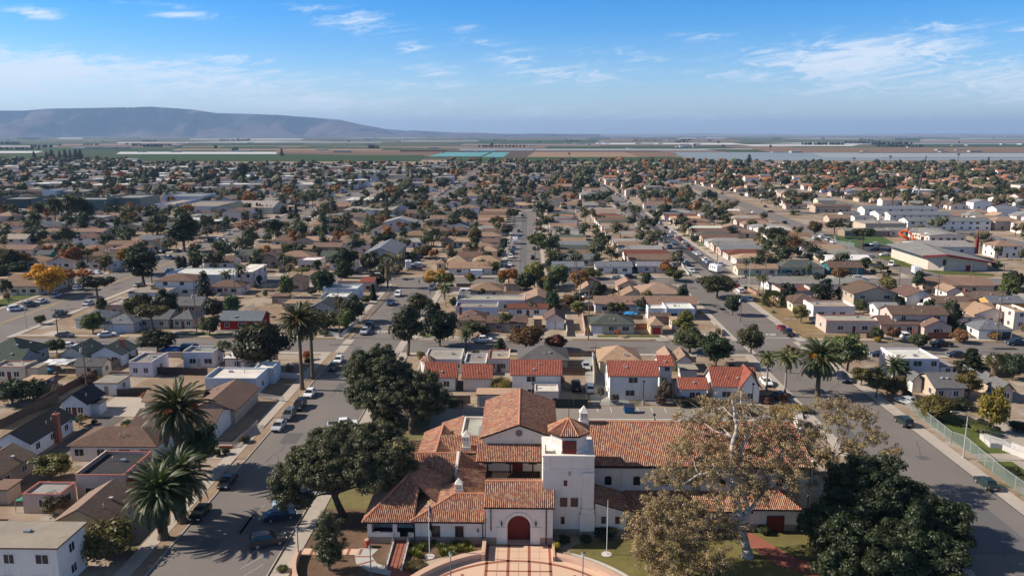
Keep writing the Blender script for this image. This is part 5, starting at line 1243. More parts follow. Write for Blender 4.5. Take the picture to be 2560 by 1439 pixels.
def proto_palm(seed,n,L_,el0,el1,droop,leaf,wide=1.0,dead=0):
 rng=random.Random(seed);mb=MB()
 for k in range(n):
  t=k/n;el=el0+(el1-el0)*t+rng.uniform(-.1,.1)
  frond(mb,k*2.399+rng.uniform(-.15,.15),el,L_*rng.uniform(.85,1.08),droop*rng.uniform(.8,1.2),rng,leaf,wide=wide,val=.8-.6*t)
 return mb.data('crown',leaf_m,attr=True)
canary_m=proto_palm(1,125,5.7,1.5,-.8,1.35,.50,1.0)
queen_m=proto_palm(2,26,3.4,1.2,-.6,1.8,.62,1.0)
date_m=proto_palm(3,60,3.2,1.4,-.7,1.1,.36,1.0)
def proto_fan(seed,n,skirt):
 rng=random.Random(seed);mb=MB()
 for k in range(n):
  az=k*2.399;el=1.3-1.9*k/n;d=Vector((math.cos(az)*math.cos(el),math.sin(az)*math.cos(el),math.sin(el)));c=d*1.25
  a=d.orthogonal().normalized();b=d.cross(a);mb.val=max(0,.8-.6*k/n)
  for j in range(9):
   t0=-1.3+2.6*j/9;t1=t0+.22;e=d*math.cos(t0)+b*math.sin(t0);f=d*math.cos(t1)+b*math.sin(t1)
   mb.face([c,c+e*1.0+Vector((0,0,-.15)),c+f*.8+Vector((0,0,-.12))])
 sk=MB()
 if skirt:
  for k in range(150):
   az=rng.uniform(0,6.28);z=-rng.uniform(.3,skirt);r=.75+.15*math.sin(z);sk.val=rng.random()
   p=Vector((math.cos(az)*r,math.sin(az)*r,z));s=Vector((-math.sin(az),math.cos(az),0))*.22;sk.face([p+s,p-s,p-s*.4+Vector((math.cos(az)*.12,math.sin(az)*.12,-1.0)),p+s*.4+Vector((math.cos(az)*.12,math.sin(az)*.12,-1.0))])
 return mb.data('crown',leaf_m,attr=True),(sk.data('dead_fronds',leaf_m,attr=True)if skirt else None)
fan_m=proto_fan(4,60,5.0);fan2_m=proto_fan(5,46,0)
def palm(kind,label,x,y,hc,R_,col=(.055,.068,.026),trunk_r=.4,group=None,fruit=None,lean=(0,0),tcol=(.12,.09,.065),cat='palm tree'):
 "hc: height of the crown's heart, R_: crown radius"
 o=empty('palm_tree',(x,y,0),label,cat,group,rz=0);tb=MB();tb.smooth=False
 n=8;pts=[(lean[0]*(k/n)**2,lean[1]*(k/n)**2,-.2+(hc+.2)*k/n)for k in range(n+1)]
 for k in range(n):
  r0=trunk_r*(1.25 if k==0 else 1.0-.25*k/n);r1=trunk_r*(1-.25*(k+1)/n)
  m_=Vector(pts[k]).lerp(Vector(pts[k+1]),.5);tb.tube(pts[k],m_,r0*1.04,r0*.97,10);tb.tube(m_,pts[k+1],r0*1.03,r1,10)
 if kind=='canary':tb.ball((lean[0],lean[1],hc-.5*trunk_r),trunk_r*1.5,trunk_r*1.5,trunk_r*2.2,10,6,.1)
 tb.build('trunk',bark_m,o,color=tcol)
 me,base={'canary':(canary_m,5.0),'queen':(queen_m,3.2),'date':(date_m,3.0),'fan':(fan_m[0],2.2),'thin':(fan2_m[0],2.2)}[kind]
 c=link('crown',me,o,(lean[0],lean[1],hc),col);s=R_/base;c.scale=(s,s,s);c.rotation_euler=(0,0,(x*3+y)%6.28)
 if kind=='fan':k=link('dead_fronds',fan_m[1],o,(lean[0],lean[1],hc),(.20,.14,.085));k.scale=(s,s,s)
 if fruit:
  rng=random.Random(int(x*10));fb=MB()
  for k in range(8):
   a=-math.pi/2+rng.uniform(-1.9,1.9);d=Vector((math.cos(a),math.sin(a),rng.uniform(-.1,.5)))
   for q in range(40):
    t=rng.uniform(.55,1.0)*R_*.60;p=d*t+Vector((rng.uniform(-.3,.3),rng.uniform(-.3,.3),-.10*t+rng.uniform(-.3,.2)));fb.val=rng.random();card(fb,p,(rng.uniform(-1,1),-1,rng.uniform(-.2,1)),.22,rng,fb.val)
   fb.tube((0,0,0),d*R_*.3,.05,.03,5)
  fb.build('fruit_cluster',leaf_m,o,(lean[0],lean[1],hc+.1),color=fruit,attr=True)
 return o
ORANGE=(.46,.16,.012)
def pl(c,xb,yb,yt,wpx):
 x,y=GC(c,xb,yb);zt=atY(*C(c,xb,yt),y)[1];k=CROPS[c][2];cz=y*math.cos(PITCH)+HC*math.sin(PITCH);return x,y,zt,wpx/k/F*cz/2
def palmp(kind,label,c,xb,yb,yt,wpx,**k):
 x,y,zt,r=pl(c,xb,yb,yt,wpx);up={'canary':.50,'queen':.45,'date':.6,'fan':.9,'thin':.9}[kind]
 return palm(kind,label,x,y,max(1.5,zt-r*up),r,**k)
palmp('canary','stout date palm with bright green crown beside the white flat block, trunk showing',1,1165,985,540,500,trunk_r=.66,col=(.045,.062,.02))
palmp('canary','second stout date palm just behind the front one, crowns touching',1,1300,870,430,470,trunk_r=.6,col=(.04,.056,.02))
palmp('canary','tall date palm with orange fruit beside the ribbed brown roof',1,1300,560,-40,480,trunk_r=.5,fruit=(.40,.11,.02),col=(.042,.052,.02))
palmp('canary','tall slender date palm at the left kerb with rusty fruit, front of two',6,590,1265,520,390,trunk_r=.42,fruit=(.28,.12,.02),col=(.05,.052,.02))
palmp('canary','tall date palm hidden behind the front one at the left kerb',6,690,1165,560,300,trunk_r=.42,col=(.040,.046,.020))
palmp('canary','date palm with vivid orange fruit beside the right street',8,722,1245,800,410,trunk_r=.5,fruit=ORANGE,col=(.052,.066,.026))
palmp('queen','left of two pale feather palms beside the red gabled cottage',8,270,1195,850,220,trunk_r=.22,col=(.10,.105,.04),tcol=(.3,.27,.23))
palmp('queen','right of two pale feather palms beside the red gabled cottage',8,432,1250,850,260,trunk_r=.25,col=(.10,.10,.045),tcol=(.3,.27,.23))
palmp('date','small feather palm in front of the tall white flat house',8,1395,1150,900,260,trunk_r=.3,col=(.07,.085,.035))
palmp('fan','fan palm with shaggy skirt beside the taupe bungalow',8,2270,1230,850,165,trunk_r=.3,col=(.10,.105,.035))
palmp('fan','big fan palm with thick dead skirt near the vacant lot',6,1400,300,-30,150,trunk_r=.3,col=(.10,.095,.04))
palmp('queen','feather palm left of the evergreen at the broad street',5,1440,260,70,140,trunk_r=.2)
palmp('queen','feather palm at the corner of the left street by a lilac wall',6,1945,480,255,170,trunk_r=.16,tcol=(.35,.32,.28),col=(.09,.10,.05))
palmp('date','bushy fan palm behind the red tiled garage',6,2140,930,690,170,trunk_r=.3,col=(.06,.075,.03))
palmp('queen','feather palm before the white hall, left',5,2150,330,135,150,trunk_r=.16)
palmp('queen','feather palm before the white hall, right',5,2290,320,80,160,trunk_r=.16)
palmp('queen','feather palm behind the white hall, left one',11,1930,1330,1150,150,trunk_r=.18)
palmp('queen','feather palm behind the white hall, right one',11,2020,1320,1165,140,trunk_r=.18)
palmp('date','low date palm below the pale bare tree',11,2420,1140,1010,180,trunk_r=.35)
palmp('fan','bushy palm cluster in front of the big dark tree by the right street',8,330,440,320,220,trunk_r=.3,col=(.08,.085,.035))
palmp('queen','left palm of the pair at the striped street corner',15,1190,815,560,150,trunk_r=.16)
palmp('queen','right palm of the pair at the striped street corner',15,1275,770,540,120,trunk_r=.16)
palmp('queen','left palm of the pair on the dry corner lot',15,1370,1000,780,150,trunk_r=.16,col=(.09,.095,.04))
palmp('queen','right palm of the pair on the dry corner lot',15,1425,1040,790,170,trunk_r=.16,col=(.085,.09,.04))
palmp('queen','palm among dark bushes in the yards behind the corner lot',15,1450,560,380,170,trunk_r=.16)
palmp('queen','left palm beside the striped street at its top end',13,1525,870,690,130,trunk_r=.18,col=(.05,.06,.025))
palmp('queen','right palm beside the striped street at its top end',13,1585,850,695,120,trunk_r=.18,col=(.05,.06,.025))
PG='tall palms standing in a row'
for i,(xb,yb,yt,w,nm)in enumerate([(405,900,680,140,'leftmost palm of the row before the dark apartments'),(365,990,785,160,'lower separate palm at the left of the palm row'),(560,910,635,170,'second palm of the row before the dark apartments'),(628,895,650,140,'third palm of the row before the dark apartments'),(690,900,660,130,'fourth palm of the row before the dark apartments'),(722,925,610,150,'tallest palm of the row before the dark apartments'),(765,905,640,140,'sixth palm of the row before the dark apartments'),(835,920,630,150,'seventh palm of the row before the dark apartments'),(890,920,690,170,'rightmost palm of the row before the dark apartments')]):
 palmp('canary',nm,11,xb,yb,yt,w,trunk_r=.38,group=PG,col=(.045,.05,.022))
palmp('fan','tall lone fan palm before the brick workshop',12,915,880,595,75,trunk_r=.35,col=(.10,.095,.05))
palmp('date','left palm beside the parked car yard',12,655,740,585,130,trunk_r=.3);palmp('date','right palm beside the parked car yard',12,725,720,565,110,trunk_r=.3)
palmp('queen','slender palm right of the blue-grey gabled house',12,1815,900,720,130,trunk_r=.16)
for i,(xb,yb,yt,w,nm)in enumerate([(1385,640,450,60,'first'),(1515,650,530,60,'second'),(1690,650,560,60,'third'),(1795,650,470,70,'fourth')]):
 palmp('fan',f'{nm} shaggy fan palm from the left behind the white terraces',14,xb,yb,yt,w,trunk_r=.45,group='fan palms behind the terraces',col=(.09,.085,.04))
palmp('queen','palm in front of the striped street end, right part',14,510,700,660,110,trunk_r=.2);palmp('thin','tall thin palm rising above the far fields, centre',13,890,320,165,24,trunk_r=.4,col=(.05,.05,.03))
palmp('thin','tall thin palm above the far roofs, right of centre',14,1360,330,172,24,trunk_r=.4);palmp('thin','tall thin palm above the far roofs, far right',14,1962,330,152,26,trunk_r=.4)
palmp('thin','short thin palm above the far roofs, right of centre',14,1042,300,188,26,trunk_r=.4)
# ---- the great trees near the hall, each with its own limbs
def big_tree(label,base,fork,clumps,col,bark,r0,leaf=.17,dens=60,core=.5,fl=.75,lmat=None,name='tree',sub=3.6,sr=(.42,.85),contrast=.35,stems=None,limb=.36):
 rng=random.Random(int(base[0]*100));o=empty(name,(base[0],base[1],0),label,'tree');B=Vector((base[0],base[1],0))
 tb=MB();tb.smooth=True;f=Vector(fork)-B;m_=f*.5+Vector((rng.uniform(-.3,.3),0,0))
 if stems:
  nodes=[]
  for st,ra,rb in stems:
   P=[Vector(p)-B for p in st];Q=[]
   for i in range(len(P)-1):
    for k in range(4):Q.append(P[i].lerp(P[i+1],k/4)+(Vector((rng.uniform(-.12,.12),rng.uniform(-.12,.12),0))if i+k else Vector()))
   Q.append(P[-1]);rr=[ra+(rb-ra)*i/(len(Q)-1)for i in range(len(Q))];rr[0]*=1.0;tb.path(Q,rr,12);nodes+=list(zip(Q,rr))[3:]
  tb.path([(0,0,-.2),(0,0,.5),(0,0,1.0)],[stems[0][1]*1.6,stems[0][1]*1.15,stems[0][1]],12)
 else :tb.path([(0,0,-.3),(0,0,.3),m_,f],[r0*1.35,r0,r0*.85,r0*.75],12)
 mb=MB()
 for (x,y,z,r)in clumps:
  c=Vector((x,y,z))-B;src=f if rng.random()<.65 else f*.8;R0=r0
  if stems:
   best=min(nodes,key=lambda q:(q[0]-c).length+max(0,q[0].z-c.z+.8)*2.0);src=best[0];R0=min(r0,best[1]*1.7)
  k1=src.lerp(c,.35)+Vector((rng.uniform(-.6,.6),rng.uniform(-.6,.6),rng.uniform(.1,.7)));k2=src.lerp(c,.7)+Vector((rng.uniform(-.7,.7),rng.uniform(-.7,.7),rng.uniform(-.2,.5)))
  tb.path([src,src.lerp(k1,.5)+Vector((rng.uniform(-.2,.2),rng.uniform(-.2,.2),.1)),k1,k2,c],[R0*limb,R0*limb*.85,R0*limb*.7,R0*limb*.42,R0*.06],7)
  for q in range(6):
   e=c+Vector((rng.uniform(-1,1),rng.uniform(-1,1),rng.uniform(-.6,.8)))*r;tb.path([k2.lerp(c,.5),c.lerp(e,.5)+Vector((0,0,.2)),e],[R0*.09,R0*.055,R0*.02],5)
  for q in range(max(4,int(r*r*sub))):
   d=Vector((rng.gauss(0,1),rng.gauss(0,1),rng.gauss(0,.8))).normalized()*rng.random()**.4;rr=rng.uniform(*sr);p=c+Vector((d.x*r,d.y*r,d.z*r*fl))
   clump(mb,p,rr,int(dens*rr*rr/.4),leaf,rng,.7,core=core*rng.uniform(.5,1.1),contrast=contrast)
 mb.build('crown',lmat or leaf_m,o,color=col,attr=True);tb.build('trunk',bark_m,o,color=bark);return o
def cl(lst):
 out=[]
 for (px,py,Y,r)in lst:
  x,z=atY(px,py,Y);out.append((x,Y,z,r))
 return out
b=G(858,1292)
big_tree('spreading dark oak leaning over the parked cars left of the hall',b,(b[0]-1.2,b[1],3.6),cl([(720,1195,105,2.6),(770,1140,107,2.8),(840,1110,108,3.0),(920,1095,110,3.0),(985,1130,108,2.8),(950,1180,106,3.0),(880,1170,104,3.0),(810,1190,103,2.6),(710,1240,103.5,1.7),(760,1250,104,1.2),(985,1190,107,2.0),(870,1075,112,2.2),(795,1095,111,2.0),(960,1080,112,2.4),(1010,1165,109,1.8),(840,1150,105,2.6),(910,1140,106,2.6),(780,1190,103,2.2),(930,1200,103,2),(740,1165,105,2.2)]),(.088,.088,.046),(.075,.06,.048),.55,leaf=.16,dens=88,sub=7.5,sr=(.5,.95),core=.62)
b=G(1030,1085)
big_tree('huge dark oak between the street and the hall, behind the leaning oak',b,(b[0],b[1],3.2),cl([(910,905,149,3.2),(950,885,152,2.8),(1000,930,150,3.4),(930,960,146,3.6),(1000,990,144,3.8),(1060,960,148,3.2),(1075,1010,144,3.0),(960,1030,142,2.6),(895,990,145,2.4),(1040,1030,141,2.4),(980,1000,141,2.6),(890,930,150,2.6),(1095,985,146,2.0),(985,1055,141,1.6),(960,920,148,3.2),(1020,960,146,3.2),(930,1000,143,3),(1050,1000,143,2.8),(910,950,147,2.8),(970,960,145,3)]),(.080,.084,.044),(.08,.065,.05),.5,leaf=.17,dens=80,sub=7,sr=(.5,1.0),core=.65)
big_tree('massive dark evergreen at the lower right beside the street',(46,92),(46,93,4),cl([(2130,1190,101,3.0),(2200,1180,103,3.0),(2260,1230,101,3.0),(2320,1280,98,3.0),(2180,1250,98,3.4),(2240,1310,96,3.4),(2320,1360,94,3.2),(2370,1340,95,2.6),(2120,1270,97,3.0),(2070,1300,96,2.6),(2030,1310,96,1.9),(2150,1350,93,3.4),(2060,1340,95,2.0),(2250,1400,91,3.4),(2340,1430,90,3.0),(2180,1430,90,3.2),(2140,1400,91,2.4),(2390,1290,97,1.8),(2100,1225,100,2.0),(2300,1490,88,3),(2200,1220,99,3),(2270,1290,96,3),(2110,1330,93,2.6),(2290,1340,93,3),(2210,1370,91,3.2),(2160,1200,101,2.4),(2360,1390,91,2.6),(2090,1420,89,2.4)]),(.033,.045,.019),(.06,.05,.04),.6,leaf=.18,dens=75,core=.8,sub=6.5,sr=(.55,1.1))
sy_leaf=mat_leaf('sycamore leaf',False,(.34,.235,.15),(.235,.18,.09))
b=G(1868,1390)
sx=[(1660,1330,91,2.6),(1610,1300,92,1.9),(1700,1400,89,2.6),(1640,1400,89,1.8),(1760,1370,90,2.2),(1690,1260,94,2.1),(1760,1290,93,2.2),(1745,1195,97,2.0),(1680,1180,97,1.7),(1640,1200,97,1.2),(1800,1130,99,2.1),(1740,1110,100,1.8),(1820,1060,101,2.0),(1770,1040,102,1.7),(1880,1090,100,2.1),(1900,1150,98,2.1),(1950,1110,99,1.9),(1960,1180,97,1.8),(1860,1200,96,1.5),(1900,1230,96,1.6),(1850,1010,103,1.6),(1780,1000,103,1.2),(1930,1050,101,1.5),(1820,1240,94,1.5),(1790,1420,89,1.6),(1680,1440,88,1.8),(1990,1220,96,1.3),(1890,1030,103,1.0),(1960,1040,102,1.6),(1990,1090,100,1.7),(1990,1150,98,1.6),(1840,1150,97,1.7),(1700,1120,99,1.5),(1720,1320,91,2),(1830,1320,93,1.4),(1650,1260,94,1.6),(1710,1050,101,1.3),(1600,1360,90,1.5),(1780,1160,97,1.6)]
st=lambda *q:[(atY(px,py,Y)[0],Y,atY(px,py,Y)[1])for px,py,Y in q]
big_tree('tall white-barked sycamore with thin tan autumn leaves before the hall',b,(b[0],b[1],5),[(x,y,z,r*1.5)for x,y,z,r in cl(sx)],(.2,.155,.07),(.40,.355,.31),.5,leaf=.12,dens=78,core=0,lmat=sy_leaf,contrast=.5,sub=6.8,sr=(.25,.66),limb=.28,stems=[([(b[0],b[1],0)]+st((1850,1300,95.6),(1832,1200,96.4),(1830,1130,97),(1842,1060,98),(1830,1000,99)),.62,.10),(st((1856,1310,95.6),(1868,1260,95.6),(1850,1180,96.5),(1856,1110,97.5),(1890,1060,98.5)),.36,.08),(st((1862,1290,95.6),(1905,1235,96),(1930,1170,97),(1960,1120,98)),.26,.07),(st((1836,1215,96.3),(1790,1180,96),(1745,1185,95.5),(1700,1215,95)),.22,.06),(st((1850,1300,95.6),(1800,1290,94),(1740,1310,92.5),(1690,1350,91)),.24,.06)])
b=G(2080,1215)
big_tree('second tan sycamore standing at the end of the long roof',b,(b[0]-.5,b[1],5.5),cl([(2040,1080,113,2.4),(2100,1050,115,2.4),(2160,1040,116,2.2),(2190,1090,114,2.0),(2130,1110,112,2.4),(2050,1140,110,2.4),(2020,1180,108,2.2),(2100,1010,118,1.8),(2230,1130,112,1.6),(2010,1110,112,2.0),(2150,1150,111,1.8),(2060,1010,118,1.6)]),(.2,.15,.07),(.35,.31,.27),.4,leaf=.13,dens=70,core=0,lmat=sy_leaf,contrast=.5,sub=9,sr=(.25,.7),limb=.28)
def at(c,xb,yb,yt,wpx):
 x,y,zt,r=pl(c,xb,yb,yt,wpx);return x,y,max(1.2,zt),2*r
def tr(kind,label,c,xb,yb,yt,wpx,col,**k):x,y,h,w=at(c,xb,yb,yt,wpx*(1.0 if kind[:2]in ('co','cy')else 1.14));return tree(kind,label,x,y,h,w,col,**k)
x,y,h,w=at(16,980,985,200,430)
big_tree('grey-green weeping tree on the mulch in front of the porch',(x,y),(x,y,1.5),[(x,y,h-1.0,1.0),(x-.7,y,h-2.0,1.2),(x+.6,y+.3,h-2.3,1.3),(x,y-.4,h-3.4,1.5),(x+1.0,y,h-4.0,1.3),(x-1.0,y,h-4.3,1.3),(x,y,h-4.9,1.4),(x+.9,y-.3,h-5.4,1.2),(x-.8,y+.2,h-5.7,1.1),(x-.3,y,h-.6,.7),(x+.1,y,h-6.2,1.1)],(.095,.10,.055),(.2,.17,.13),.16,leaf=.10,dens=110,core=.5,fl=1.1,sub=15,sr=(.28,.55))
